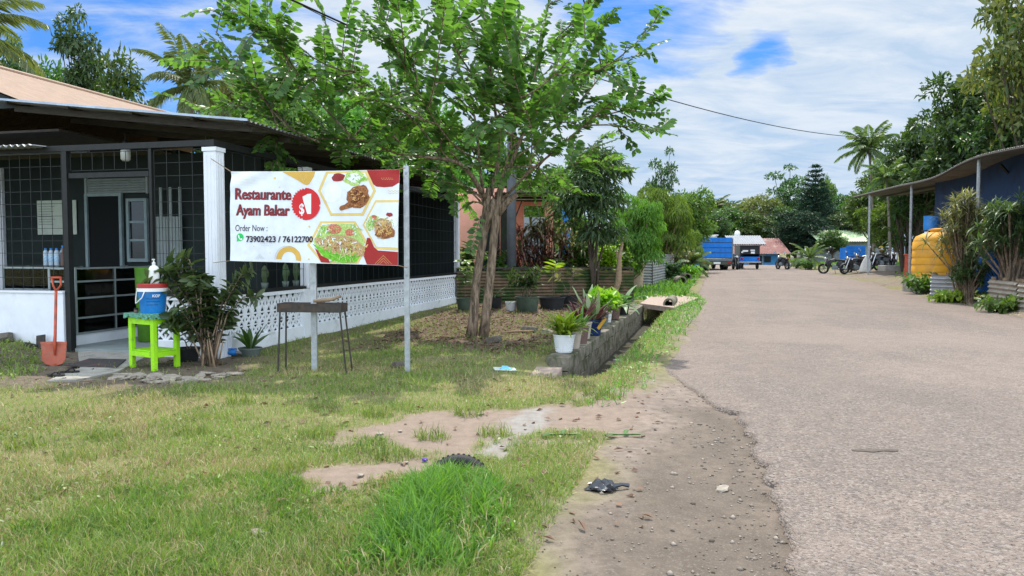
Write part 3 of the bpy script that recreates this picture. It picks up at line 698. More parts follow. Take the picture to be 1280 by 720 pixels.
# gravel
def pebbles(x, y, zf, sz, q):
    base = np.array([(1, 0, 0), (-1, 0, 0), (0, 1, 0), (0, -1, 0), (0, 0, .7), (0, 0, -.5), (.6, .6, .35), (-.6, .6, .3)], float)
    base = base[:6]; fs = np.array([(0, 2, 4), (2, 1, 4), (1, 3, 4), (3, 0, 4), (2, 0, 5), (1, 2, 5), (3, 1, 5), (0, 3, 5)])
    n = len(x); v = base[None] * (sz[:, None, None] * (.6 + .8 * q.random((n, 6, 1))))
    a = q.random(n) * 6.28; ca, sa = np.cos(a)[:, None], np.sin(a)[:, None]
    v = np.stack([v[:, :, 0] * ca - v[:, :, 1] * sa, v[:, :, 0] * sa + v[:, :, 1] * ca, v[:, :, 2]], 2) + np.stack([x, y, zf], 1)[:, None]
    F = (np.arange(n)[:, None, None] * 6 + fs[None]).reshape(-1, 3); return v.reshape(-1, 3), F
mp, nt, out = new_mat('gravel_chips'); gi = nt.nodes.new('ShaderNodeNewGeometry')
principled(nt, out, ramp(nt, gi.outputs['Random Per Island'], 0, 1, (.1, .082, .066, 1), (.33, .28, .235, 1)), .95, 0, .2)
x, y, q = in_view(4000, 2.9, 12, 1.5, -.05, .62, 9)
k = ((k_verge(x, y) > .5) & (x < xl_road(y) + 2.2) & (x < road_left(y))) ; k &= q.random(len(x)) < .25 + .75 * sstep(-.7, 0, x - road_left(y)); x, y = x[k], y[k]
x2, y2, q = in_view(3200, 2.9, 12, 1.5, .1, .72, 19); k2 = x2 > road_left(y2) + .02; x2, y2 = x2[k2], y2[k2]
szs = .0015 + .011 * q.random(len(x)) ** 5 + .001 * y; zA = ground_z(x, y) + .003
sz2 = .002 + .004 * q.random(len(x2)) ** 2; z2 = zsmooth(x2, y2) + .03
V, F = cat([pebbles(x, y, zA, szs * 1.3, q), pebbles(x2, y2, z2, sz2, q)]); tag(np_mesh('gravel', V, F, mp), 'loose gravel chips on the dirt edge of the road', 'gravel', kind='stuff')
# ------------------------------------------------------------------ restaurant
rest = thing('restaurant_building', 'dark open fronted restaurant with white lattice wall and tan roof behind the banner', 'building', P0, BRZ)
EB = Bly(310, 151, -.5); EZ = EB.z; EX = EB.x
EA = Bl(0, 125, EX); ASL = (EA.z - EZ) / (EA.y + .5); YB = EA.y - .35
def awz(y): return EZ + ASL * (y + .5)
RIDY = 8.0
RIDZ = .5 * (Bly(0, 88, RIDY).z + Bly(205, 140, RIDY).z)
print('BUILD', P0, P1, BL, 'eave', EX, EZ, 'A', EA, ASL, 'far', Bly(546, 227, -.5), 'ridge', Bly(0, 88, RIDY), Bly(205, 140, RIDY))
XE = BL + .25
Y9 = 10.5
# floor, inner walls
f = MB(); f.b2((.02, .05, -.1), (3.2, 9, .06)); f.build('floor', m_floor, rest)
f = MB(); f.b2((3.205, .05, -.1), (BL, 9, .055)); f.b2((.12, .06, .061), (3.2, yd_floor, .065)) if False else None; f.build('hall_floor', m_dark, rest)  # hall floor coloured dark, painting in the shade seen through the lattice
f = MB(); f.b2((EX + .5, YB - .3, 3.66), (XE - .1, 12, 3.7)); f.build('shade_ceiling', m_wood_dark, rest)  # dark sheet added so the underside of the tan roof looks unlit
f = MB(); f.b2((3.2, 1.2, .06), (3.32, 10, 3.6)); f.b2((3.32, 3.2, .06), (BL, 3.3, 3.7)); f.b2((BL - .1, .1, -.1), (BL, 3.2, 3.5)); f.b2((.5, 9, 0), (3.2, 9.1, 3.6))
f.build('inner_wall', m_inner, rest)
# roofs
ny_ = (0, 0, 1)
sl = Vector((0, 1, ASL)).normalized(); un = Vector((0, -ASL, 1)).normalized()
f = MB(); f.sheet((EX, -.5, EZ), (1, 0, 0), sl, un, XE - EX, (YB + .5 + .6) / sl.y, .12, .018, 'x', .004)
aw = f.build('awning', m_awning, rest)
f = MB()
for k in range(12):
    xx = EX + .25 + k * 1.15
    f.bar((xx, -.38, awz(-.38) - .09), (xx, YB + .3, awz(YB + .3) - .09), .06, .1)
f.build('rafter', m_wood_dark, aw)
f = MB()
for yy in (-.42, .5, 1.6, 2.8, 4.0):
    f.bar((EX + .04, yy, awz(yy) - .032), (XE, yy, awz(yy) - .032), .05, .03)
f.build('purlin', m_wood_dark, aw)
f = MB(); f.bar((EX - .012, -.5, EZ + .012), (EX - .012, YB + .8, awz(YB + .8) + .012), .02, .035); f.build('edge_flashing', M('bluish_flashing', (.38, .45, .55, 1), .5, .2, 4, .05, metal=.3), aw)
RZ0 = awz(YB) + .02; rs = Vector((0, RIDY - YB, RIDZ - RZ0)); rl = rs.length; rs.normalize()
f = MB(); f.sheet((EX + .12, YB, RZ0), (1, 0, 0), rs, rs.cross(Vector((-1, 0, 0))).normalized(), XE - EX - .12, rl, .1, .014, 'x', .004)
bs = Vector((0, 12 - RIDY, RZ0 - RIDZ)); b2 = bs.length; bs.normalize()
f.sheet((EX + .12, RIDY, RIDZ + .005), (1, 0, 0), bs, bs.cross(Vector((-1, 0, 0))).normalized(), XE - EX - .12, b2, .1, .014, 'x', .004)
rf = f.build('roof', m_tan, rest)
f = MB(); f.lathe([(.05, -.5), (.05, .5)], 10, ((EX + XE) / 2, RIDY, RIDZ + .03), (0, PI / 2, 0)); f.v = [((EX + XE) / 2 + (a[0] - (EX + XE) / 2) * (XE - EX - .1), a[1], a[2]) for a in f.v]; f.build('ridge_cap', m_tan, rf)
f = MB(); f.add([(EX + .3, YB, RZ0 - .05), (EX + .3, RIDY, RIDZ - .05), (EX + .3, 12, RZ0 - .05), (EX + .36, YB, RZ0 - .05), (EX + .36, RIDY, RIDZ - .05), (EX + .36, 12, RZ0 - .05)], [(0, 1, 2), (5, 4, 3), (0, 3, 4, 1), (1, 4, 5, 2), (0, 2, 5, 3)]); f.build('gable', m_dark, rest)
f = MB(); zf = 3.27; f.sheet((-.35, 3.0, zf), (0, 1, 0), (1, 0, .05), (0, 0, 1), 3.0, 1.2, .12, .02, 'x', .004); f.build('lower_roof_sheet', m_zinc, rest)
# beams under the eave
f = MB(); f.b2((-.05, -.04, 3.2), (BL, .04, 3.3)); f.b2((-.04, .045, 3.21), (.04, 9, 3.3)); f.build('eave_beam', m_black, rest)
# columns: fluted white ones
def column(x, y, w, z0, z1):
    f = MB(); f.box((x, y, (z0 + z1) / 2), (w, w, z1 - z0), bev=.012)
    for s_ in (-1, 1):
        for k in (-.28, 0, .28):
            f.box((x + k * w, y + s_ * w / 2, (z0 + z1) / 2), (w * .16, .016, z1 - z0 - .1), bev=.006)
            f.box((x + s_ * w / 2, y + k * w, (z0 + z1) / 2), (.016, w * .16, z1 - z0 - .1), bev=.006)
    f.box((x, y, z1 + .03), (w * 1.12, w * 1.12, .06)); return f
WTOP = .93
xm = Bly(383, 350, 0).x
column(0, 0, .215, -.1, 3.12).build('column', m_white, rest)
column(xm, 0, .17, WTOP + .002, 3.13).build('column', m_white, rest)
f = MB(); f.b2((BL - .12, -.07, -.1), (BL + .02, .07, 3.18)); f.build('column', m_white, rest)
# lattice block walls
def lattice(f, a, b, along='x', d=.024):
    n = max(1, round((b - a) / .2)); cw = (b - a) / n
    def bx(u0, u1, z0, z1, dd=d):
        if along == 'x': f.b2((u0, -dd / 2, z0), (u1, dd / 2, z1))
        else: f.b2((-dd / 2, u0, z0), (dd / 2, u1, z1))
    def pr(poly, dd):
        k = len(poly)
        if along == 'x': vs = [(p[0], -dd / 2, p[1]) for p in poly] + [(p[0], dd / 2, p[1]) for p in poly]
        else: vs = [(-dd / 2, p[0], p[1]) for p in poly] + [(dd / 2, p[0], p[1]) for p in poly]
        f.add(vs, [tuple(range(k)), tuple(range(2 * k - 1, k - 1, -1))] + [(i, k + i, k + (i + 1) % k, (i + 1) % k) for i in range(k)])
    bx(a, b, -.12, .24, d + .076)
    bx(a, b, WTOP - .06, WTOP, d + .076)
    rows = ((.25, .41), (.43, .59), (.62, .865))
    for z0, z1 in ((.24, .25), (.41, .43), (.59, .62), (.865, .87)): bx(a, b, z0, z1)
    for i in range(n):
        u0 = a + i * cw; u1 = u0 + cw; uc = (u0 + u1) / 2
        bx(u0, u0 + .016, .25, .865, d - .002); bx(u1 - .016, u1, .25, .865, d - .003)
        for z0, z1 in rows:
            zc = (z0 + z1) / 2; hz = (z1 - z0) / 2; hu = cw / 2 - .014
            t = .019
            for sx in (-1, 1):
                for sz in (-1, 1):
                    # one arm of the X, flaring at the corner
                    c = (uc + sx * hu, zc + sz * hz)
                    pr([(uc - sx * t * .9, zc + sz * t * .5), (uc + sx * hu * .5, zc + sz * hz * .8), (c[0] - sx * .03, c[1]), c, (c[0], c[1] - sz * .03), (uc + sx * hu * .8, zc + sz * hz * .5), (uc + sx * t * .9, zc - sz * t * .5)], d - .007 - .001 * (sx > 0) - .002 * (sz > 0))
f = MB(); lattice(f, .13, xm - .2); lattice(f, xm + .2, BL - .12); f.b2((xm - .2, -.07, -.12), (xm + .2, .07, WTOP)); f.build('lattice_wall', m_lattice, rest)
yd1 = Bl(194, 420, 0).y; yd2 = Bl(89, 420, 0).y
f = MB(); lattice(f, .13, yd1, 'y'); f.build('lattice_wall', m_lattice, rest)
f = MB(); f.b2((-.08, yd2 + .06, -.12), (.08, 9, .955)); f.box((0, (yd2 + 9) / 2, .97), (.2, 9 - yd2 - .1, .03)); f.build('low_front_wall', m_white, rest)
# dark posts and grilles
f = MB(); f.b2((-.05, yd2 - .045, -.1), (.05, yd2 + .045, 3.205)); f.b2((-.03, yd1 - .022, -.1), (.03, yd1 + .022, 3.205)); f.b2((-.03, yd1 + .03, 2.78), (.03, yd2 - .06, 2.86)); f.b2((-.07, .14, WTOP + .002), (.05, yd1 - .03, WTOP + .04)); f.build('steel_post', m_black, rest)
f = MB(); f.b2((.14, -.05, WTOP + .003), (BL - .13, .05, WTOP + .05)); f.build('sill_rail', m_black, rest)
def grille(u0, u1, z0, z1, along, du=.2, dz=.2, t=.007):
    f = MB(); n = max(1, round((u1 - u0) / du)); k = max(1, round((z1 - z0) / dz))
    for i in range(n + 1):
        u = u0 + (u1 - u0) * i / n
        f.box((u, 0, (z0 + z1) / 2) if along == 'x' else (0, u, (z0 + z1) / 2), (t, t, z1 - z0))
    for i in range(k + 1):
        z = z0 + (z1 - z0) * i / k
        f.box(((u0 + u1) / 2, t, z) if along == 'x' else (t, (u0 + u1) / 2, z), (u1 - u0, t, t) if along == 'x' else (t, u1 - u0, t))
    return f
m_grille = M('grille_bar', (.022, .025, .025, 1), .5, .2, 5, 0)
grille(yd2 + .1, 8.8, 1.0, 3.18, 'y').build('security_grille', m_grille, rest)
grille(yd1 + .05, yd2 - .08, 2.9, 3.18, 'y').build('security_grille', m_grille, rest)
grille(.15, yd1 - .05, WTOP + .06, 3.18, 'y').build('security_grille', m_grille, rest)
grille(.16, xm - .1, WTOP + .06, 3.18, 'x', .3, .32).build('security_grille', m_grille, rest)
grille(xm + .1, BL - .14, WTOP + .06, 3.18, 'x', .3, .32).build('security_grille', m_grille, rest)
# inner doorway, window and slats on the inner wall (local x = 3.2)
def rect(px0, py0, px1, py1, xc=3.19):
    a = Bl(px0, py0, xc); b = Bl(px1, py1, xc); return min(a.y, b.y), max(a.y, b.y), min(a.z, b.z), max(a.z, b.z)
y0, y1, z0, z1 = rect(111, 246, 155, 420); z0 = .07
def frame(y0, y1, z0, z1, t=.06, d=.07, x=3.16, mid=()):
    f = MB()
    f.b2((x - d / 2, y0 - t, z0), (x + d / 2, y0, z1 + t)); f.b2((x - d / 2, y1, z0), (x + d / 2, y1 + t, z1 + t)); f.b2((x - d / 2 + .003, y0, z1), (x + d / 2 - .003, y1, z1 + t))
    return f
dr = frame(y0, y1, z0, z1).build('inner_door_frame', m_teal_frame, rest)
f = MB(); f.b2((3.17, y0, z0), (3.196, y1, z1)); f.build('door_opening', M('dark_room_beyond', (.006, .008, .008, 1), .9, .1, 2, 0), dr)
ly0, ly1, lz0, lz1 = rect(111, 227, 185, 244)
f = MB()
for k in range(6):
    f.box((3.15, (ly0 + ly1) / 2, lz0 + (lz1 - lz0) * (k + .5) / 6 + .05), (.02, ly1 - ly0, .045), (0, rad(35), 0))
f.b2((3.12, ly0 - .05, lz0 + .03), (3.18, ly0, lz1 + .1)); f.b2((3.12, ly1, lz0 + .03), (3.18, ly1 + .05, lz1 + .1)); f.build('louvre', m_curtain, rest)
wy0, wy1, wz0, wz1 = rect(163, 252, 184, 323)
f = frame(wy0, wy1, wz0, wz1); f.b2((3.13, wy0 - .06, wz0 - .07), (3.19, wy1 + .06, wz0 - .002)); f.b2((3.14, wy0, wz0 + (wz1 - wz0) * .62), (3.18, wy1, wz0 + (wz1 - wz0) * .66)); f.b2((3.14, wy0, wz0 + (wz1 - wz0) * .3), (3.18, wy1, wz0 + (wz1 - wz0) * .34))
wn = f.build('inner_window', m_teal_frame, rest)
f = MB(); f.b2((3.17, wy0, wz0), (3.185, wy1, wz1)); f.build('pane', M('dark_pane', (.01, .013, .013, 1), .15, .1, 2, 0, spec=.5), wn)
sy0, sy1, sz0, sz1 = rect(194, 235, 232, 330)
f = MB(); q_ = random.Random(3)
for k in range(9):
    yy = sy0 + (sy1 - sy0) * (k + .5) / 9
    f.b2((3.1, yy - .03, sz0 - .3 + q_.uniform(0, .2)), (3.12, yy + .03, sz0 + (sz1 - sz0) * (1.0 if k % 3 == 0 else .62)))
f.build('window_bar', m_curtain, rest)
py0, py1, pz0, pz1 = rect(-40, 212, 9, 336); f = MB(); f.b2((3.12, py0, .2), (3.19, py1, pz1)); f.build('white_inner_door', m_white, rest)
def bworld(p): return BM @ Vector(p)
# things in and on the building
y0, y1, z0, z1 = rect(47, 251, 97, 293)
t = thing('notice_sheet', 'large pale notice sheet pinned on the dark inner wall left of the doorway', 'notice', bworld((3.17, (y0 + y1) / 2, z0)), BRZ)
f = MB(); f.b2((0, -(y1 - y0) / 2, 0), (.008, (y1 - y0) / 2, z1 - z0)); f.build('sheet', m_paper, t)
f = MB(); q_ = random.Random(8)
for k in range(9):
    zz_ = (z1 - z0) * (.9 - k * .075); L_ = (y1 - y0) * q_.uniform(.3, .42); f.b2((-.004, (y1 - y0) * .46 - L_, zz_ - .008), (-.001, (y1 - y0) * .46, zz_ + .008))
f.build('faint_writing', M('faded_ink', (.28, .31, .28, 1), .9, .1, 5, 0), t)
# hanging lamp
lp = bworld(Bl(157, 192, 1.2)); t = thing('hanging_lamp', 'unlit glass jar lamp hanging under the porch roof', 'lamp', lp, 0)
f = MB(); f.lathe([(.02, .12), (.075, .1), (.085, .0), (.08, -.1), (.05, -.13)], 14); f.build('jar', M('frosted_jar', (.55, .56, .52, 1), .3, .05, 5, 0, spec=.5), t, True)
f = MB(); f.lathe([(.045, .12), (.05, .2), (.02, .24)], 10); f.tube([(0, 0, .24), (0, 0, EZ + .1 - lp.z)], .008, 6); f.build('cord_and_cap', m_black, t)
# glass showcases
def showcase(name, label, x0, x1, y0, y1, zt, shelves, group=None):
    t = thing(name, label, 'showcase', bworld(((x0 + x1) / 2, (y0 + y1) / 2, .06)), BRZ, group)
    a, b = (x1 - x0) / 2, (y1 - y0) / 2; h = zt - .06
    f = MB(); f.b2((-a, -b, 0), (a, b, .17)); f.build('base', m_white, t)
    f = MB()
    for sx in (-1, 1):
        for sy in (-1, 1): f.b2((sx * a - .02, sy * b - .02, .171), (sx * a + .02, sy * b + .02, h))
    for zz_ in (.19, h - .02) + tuple(shelves):
        f.b2((-a + .02, -b - .018, zz_ - .015), (a - .02, -b + .018, zz_ + .015)); f.b2((-a - .018, -b + .02, zz_ - .015), (-a + .018, b - .02, zz_ + .015))
    f.box((0, -b, h / 2 + .08), (.03, .03, h - .2)); f.build('frame', m_alu, t)
    f = MB(); f.b2((-a + .02, -b + .02, h - .012), (a - .02, b - .02, h - .002)); f.b2((-a + .022, -b - .004, .21), (a - .022, -b + .004, h - .04)); f.b2((-a - .004, -b + .022, .21), (-a + .004, b - .022, h - .04)); f.build('glass', m_glass, t)
    for zz_ in shelves:
        f = MB(); f.b2((-a + .02, -b + .02, zz_ - .006), (a - .02, b - .02, zz_ + .006)); f.build('shelf', m_alu, t)
    return t
ys1 = Bl(93, 436, .3).y
showcase('glass_showcase', 'long aluminium framed glass showcase seen end to end beside the porch doorway', .35, 2.1, ys1, ys1 + .5, 1.36, (.45, .78, 1.06))
yl0 = Bl(85, 335, .9).y; yl1 = Bl(14, 335, .9).y
showcase('glass_showcase', 'glass showcase carrying water bottles behind the low white front wall', .75, 1.25, yl0 + .05, yl1, 1.36, (.5, .9))
# bottles on the left showcase
m_bot = M('clear_bottle', (.42, .52, .6, 1), .2, .1, 6, 0, spec=.5)
yb0 = Bl(75, 333, .9).y; yb1 = Bl(54, 333, .9).y
for k in range(6):
    i, j = k % 3, k // 3
    yy = yb0 + (yb1 - yb0) * (i + .5) / 3
    if k == 0:
        bt = thing('water_bottle', 'blue labelled water bottle standing in the pack on the left showcase', 'bottle', (0, 0, 0), 0, 'water bottles on the showcase'); proto_b = bt
        f = MB(); f.lathe([(.04, 0), (.045, .02), (.045, .22), (.03, .27), (.016, .29)], 12); f.build('bottle_body', m_bot, bt, True)
        f = MB(); f.lathe([(.046, .08), (.046, .19)], 12, cap=False); f.build('bottle_label', m_blue_label, bt)
        f = MB(); f.lathe([(.018, .29), (.018, .32)], 10); f.build('cap', m_blue, bt)
    else: bt = copy_tree(proto_b)
    bt.location = bworld((.9 + j * .11, yy, 1.362))
t = thing('sauce_bottle', 'tall brown sauce bottle beside the pack of blue labelled water bottles', 'bottle', bworld(Bl(79, 333, .9)))
t.location.z = 1.362; f = MB(); f.lathe([(.035, 0), (.038, .02), (.038, .2), (.018, .26), (.016, .33)], 12); f.build('bottle_body', m_potbrown, t, True); f = MB(); f.lathe([(.019, .33), (.019, .365)], 10); f.build('cap', m_blue, t)
# greenery and bin inside, right of showcase
gb = bworld(Bl(186, 424, 1.1)); gb.z = .06; hb = Bl(186, 334, 1.1).z - .06
t = thing('plastic_bin', 'lime green plastic bin standing inside the porch behind the blue bucket', 'bin', gb)
f = MB(); f.lathe([(.15, 0), (.17, .02), (.2, hb), (.19, hb), (.16, .05)], 18); f.build('bin_body', m_limeplastic, t, True)
# cactus pots on the sill behind the banner
for k, (px, lab) in enumerate(((333, 'cactus pot on the sill rail under the banner, nearest the white column'), (359, 'green cactus pot on the sill rail under the middle of the banner'), (372, 'slim cactus pot on the sill rail left of the second column'))):
    p = Bly(px, 366, .14); t = thing('potted_cactus', lab, 'potted plant', bworld((p.x, .17, WTOP + .052)), 0, 'cactus pots along the sill')
    f = MB(); f.lathe([(.05, 0), (.065, .1), (.055, .1)], 12); f.build('pot', m_potgrey, t, True)
    f = MB(); hh = (.3, .34, .42)[k]; f.lathe([(.03, .09), (.055, .12 + hh * .3), (.05, .1 + hh * .8), (.01, .1 + hh)], 8); f.lathe([(.02, 0), (.03, .07), (.005, .14)], 8, (.05, .0, .2)); f.build('cactus', lf_shrub, t)
f = MB(); f.b2((-1.0, -.04, 0), (1.0, .04, .05)); q_ = random.Random(4)
# ------------------------------------------------------------------ banner and its poles
def gpole(px, py, topz, label, lean=0.0, wd=.07):
    p = GG(px, py); p.z -= .15; t = thing('steel_pole', label, 'pole', p)
    f = MB(); h = topz - p.z; f.add([(-wd / 2, -wd / 3, 0), (wd / 2, -wd / 3, 0), (wd / 2, wd / 3, 0), (-wd / 2, wd / 3, 0), (-wd / 2 + lean, -wd / 3, h), (wd / 2 + lean, -wd / 3, h), (wd / 2 + lean, wd / 3, h), (-wd / 2 + lean, wd / 3, h)], [(3, 2, 1, 0), (4, 5, 6, 7), (0, 1, 5, 4), (1, 2, 6, 5), (2, 3, 7, 6), (3, 0, 4, 7)])
    f.build('channel', m_galv, t)
    f = MB(); f.box((lean, -wd / 3 - .006, h - .1), (.03, .01, .03)); f.build('bolt', m_alu, t); f = MB(); f.box((lean * .5, -wd / 3 - .006, h * .5), (.03, .01, .03)); f.build('bolt', m_alu, t); return t
gpole(509.5, 464, 2.76, 'galvanised steel pole holding the right end of the banner', .0)
gpole(393.5, 463, 2.55, 'galvanised steel pole standing behind the middle of the banner', .0, .075)
YL, YR = 9.98, 9.7
cTL, cBL, cTR, cBR = P(288, 214, YL), P(287, 326, YL), P(499, 211.5, YR), P(498, 332, YR)
borg = (cBL + cBR) / 2
bdir = (cTR - cTL); bdir.z = 0; BAZ = math.atan2(bdir.y, bdir.x)
bn = thing('banner', 'white red and gold restaurant banner with three food pictures tied between pole and column', 'banner', borg, BAZ)
BnI = (Matrix.Translation(borg) @ Matrix.Rotation(BAZ, 4, 'Z')).inverted()
lTL, lBL, lTR, lBR = [BnI @ c for c in (cTL, cBL, cTR, cBR)]
def bpos(u, v, off=0.0):
    p = (lTL * (1 - u) + lTR * u) * (1 - v) + (lBL * (1 - u) + lBR * u) * v
    w_ = .018 * math.sin(u * 15 + v * 3) * (.3 + v * .7) + .0035 * math.sin(u * 52 + v * 9) * (1 - .6 * v) + .010 * math.sin(u * 7.3 - v * 6.1 + 1) + .022 * math.exp(-(u * 5) ** 2 - (v * 5) ** 2) * math.sin((u + v) * 26) + .01 * math.exp(-((1 - u) * 6) ** 2 - (v * 5) ** 2) * math.sin((u - v) * 22)
    p = p + Vector((0, -off + w_, 0)); p.z -= .012 * math.sin(u * PI) * (1 - v) * 1.0
    return p
def bz(x, y):
    u = (x - 44) / 1004.0; yt = 95 - 13 * u; yb = 622 + 28 * u
    return u, (y - yt) / (yb - yt)
def sub_poly(f, poly2, layer, res=22.0, mat_m=0):
    """fill a polygon (in survey units of the banner) as a fine mesh following the cloth"""
    bm = bmesh.new(); vs = [bm.verts.new((p[0], p[1], 0)) for p in poly2]; bm.faces.new(vs)
    bmesh.ops.triangulate(bm, faces=bm.faces[:])
    for _ in range(7):
        es = [e for e in bm.edges if e.calc_length() > res * 1.6]
        if not es: break
        bmesh.ops.subdivide_edges(bm, edges=es, cuts=1); bmesh.ops.triangulate(bm, faces=[g for g in bm.faces if len(g.verts) > 3])
    bm.verts.index_update(); b = len(f.v)
    for v_ in bm.verts:
        u, v2 = bz(v_.co.x, v_.co.y); u = min(max(u, .001), .999); v2 = min(max(v2, .001), .999)
        f.v.append(tuple(bpos(u, v2, .0012 + .0016 * layer)))
    for g in bm.faces:
        f.f.append(tuple(b + v_.index for v_ in g.verts)); f.mi.append(mat_m)
    bm.free()
def pm(name, col): return M(name, col, .62, .07, 9, .05, spec=.25)
k_white, k_gold, k_gold2, k_red = pm('print_white', (.74, .78, .84, 1)), pm('print_gold', (.68, .42, .09, 1)), pm('print_pale_gold', (.74, .55, .2, 1)), pm('print_red', (.36, .028, .026, 1))
k_bred = pm('print_badge_red', (.62, .03, .035, 1)); k_txt = pm('print_maroon', (.26, .03, .035, 1)); k_blk = pm('print_black', (.03, .02, .03, 1)); k_green = pm('print_icon_green', (.02, .55, .12, 1))
k_lett = M('print_lettuce', (.35, .6, .1, 1), .6, .35, 60, .05, col2=(.65, .8, .3, 1)); k_leaf = M('print_banana_leaf', (.16, .5, .03, 1), .6, .3, 30, 0); k_brown = M('print_grilled_meat', (.2, .06, .02, 1), .6, .6, 70, 0, col2=(.5, .2, .07, 1)); k_fish = M('print_crispy_fish', (.35, .15, .05, 1), .6, .5, 90, 0, col2=(.8, .58, .3, 1)); k_tom = M('print_tomato', (.6, .07, .04, 1), .6, .4, 60, 0, col2=(.8, .35, .22, 1)); k_rice = pm('print_rice', (.8, .82, .84, 1)); k_samb = M('print_sambal', (.3, .03, .03, 1), .6, .4, 80, 0)
f = MB(); nu, nv = 72, 36
for j in range(nv + 1):
    for i in range(nu + 1): f.v.append(tuple(bpos(i / nu, j / nv)))
for j in range(nv):
    for i in range(nu):
        a = j * (nu + 1) + i; f.f.append((a, a + nu + 1, a + nu + 2, a + 1)); f.mi.append(0)
# printed background: gold wedge, red fields, ring, dots, line motifs
def clipy(poly): return poly
sub_poly(f, [(360, 94), (556, 91), (548, 120), (520, 165), (505, 171), (488, 166), (455, 145)], 1, mat_m=1)
sub_poly(f, [(860, 85), (1047, 83), (1047, 160), (1010, 183), (960, 187), (915, 182), (898, 168)], 1, mat_m=3)
sub_poly(f, [(862, 484), (880, 486), (904, 540), (928, 560), (1047, 569), (1047, 648), (862, 643), (842, 592)], 1, mat_m=3)
def ringpoly(cx, cy, r1, r0, a0, a1, n=28, ymax=1e9):
    o = [(cx + r1 * math.cos(a0 + (a1 - a0) * i / n), cy + r1 * math.sin(a0 + (a1 - a0) * i / n)) for i in range(n + 1)]
    i_ = [(cx + r0 * math.cos(a0 + (a1 - a0) * i / n), cy + r0 * math.sin(a0 + (a1 - a0) * i / n)) for i in range(n, -1, -1)]
    return [(a, min(b, ymax)) for a, b in o + i_]
def line(p, q, wd=1.4):
    d = Vector((q[0] - p[0], q[1] - p[1])); nn = Vector((-d.y, d.x)).normalized() * wd / 2
    return [(p[0] + nn.x, p[1] + nn.y), (q[0] + nn.x, q[1] + nn.y), (q[0] - nn.x, q[1] - nn.y), (p[0] - nn.x, p[1] - nn.y)]
def fan(f, strip, layer, m_):
    n = len(strip) // 2
    for i in range(n - 1): sub_poly(f, [strip[i], strip[i + 1], strip[-2 - i], strip[-1 - i]], layer, 60, m_)
fan(f, ringpoly(402, 612, 76, 44, -PI * 1.0, PI * .05, 28, 627), 1, 1)
fan(f, ringpoly(396, 610, 78, 76, -PI * 1.02, -PI * .3, 20), 2, 4)
def disc(cx, cy, r, n=14): return [(cx + r * math.cos(2 * PI * i / n), cy + r * math.sin(2 * PI * i / n)) for i in range(n)]
for cx, cy, r in ((313, 131, 7), (343, 185, 4), (522, 417, 6), (525, 612, 6), (195, 536, 3), (290, 575, 3)): sub_poly(f, disc(cx, cy, r, 8), 1, mat_m=2)
for i in range(7):
    for j in range(2): sub_poly(f, disc(238 + i * 10 + j * 5, 520 + j * 9, 1.8, 6), 1, mat_m=4); sub_poly(f, disc(945 + i * 10 + j * 5, 133 + j * 8, 1.8, 6), 2, mat_m=2)
for k in range(3):
    h_ = 20 + k * 15
    for sx in (-1, 1):
        sub_poly(f, line((961, 640 - h_), (961 + sx * h_, 641), 1.3), 2, mat_m=2); 
        if k < 3: sub_poly(f, line((228, 612 - h_ * .55), (228 + sx * h_ * .6, 612), 1.2), 1, mat_m=4); sub_poly(f, line((487, 160 - h_ * .2 + 0), (487 + sx * (14 + k * 12), 98 + 0 * h_), 1.3), 2, mat_m=2)
for k in range(2):
    for i in range(3): sub_poly(f, line((985 + i * 20, 205 + 13 * k), (995 + i * 20, 213 + 13 * k), 2.5), 1, mat_m=2); sub_poly(f, line((995 + i * 20, 213 + 13 * k), (1005 + i * 20, 205 + 13 * k), 2.5), 1, mat_m=2)
f.build('cloth', [k_white, k_gold, k_gold2, k_red, pm('print_grey', (.45, .47, .5, 1))], bn)
def inset(poly, d):
    cx = sum(p[0] for p in poly) / len(poly); cy = sum(p[1] for p in poly) / len(poly)
    return [(cx + (p[0] - cx) * (1 - d), cy + (p[1] - cy) * (1 - d)) for p in poly]
def blob(cx, cy, rx, ry, seed=0, n=18, j=.16, rot=0):
    q = random.Random(seed); o = []
    for i in range(n):
        a = 2 * PI * i / n; k = 1 + q.uniform(-j, j); x_, y_ = rx * k * math.cos(a), ry * k * math.sin(a)
        o.append((cx + x_ * math.cos(rot) - y_ * math.sin(rot), cy + x_ * math.sin(rot) + y_ * math.cos(rot)))
    return o
hexes = [[(622, 92), (862, 88), (914, 208), (842, 352), (650, 353), (574, 205)], [(912, 262), (1047, 262), (1047, 560), (916, 552), (836, 408)], [(588, 386), (795, 386), (870, 522), (812, 638), (604, 632), (512, 530)]]
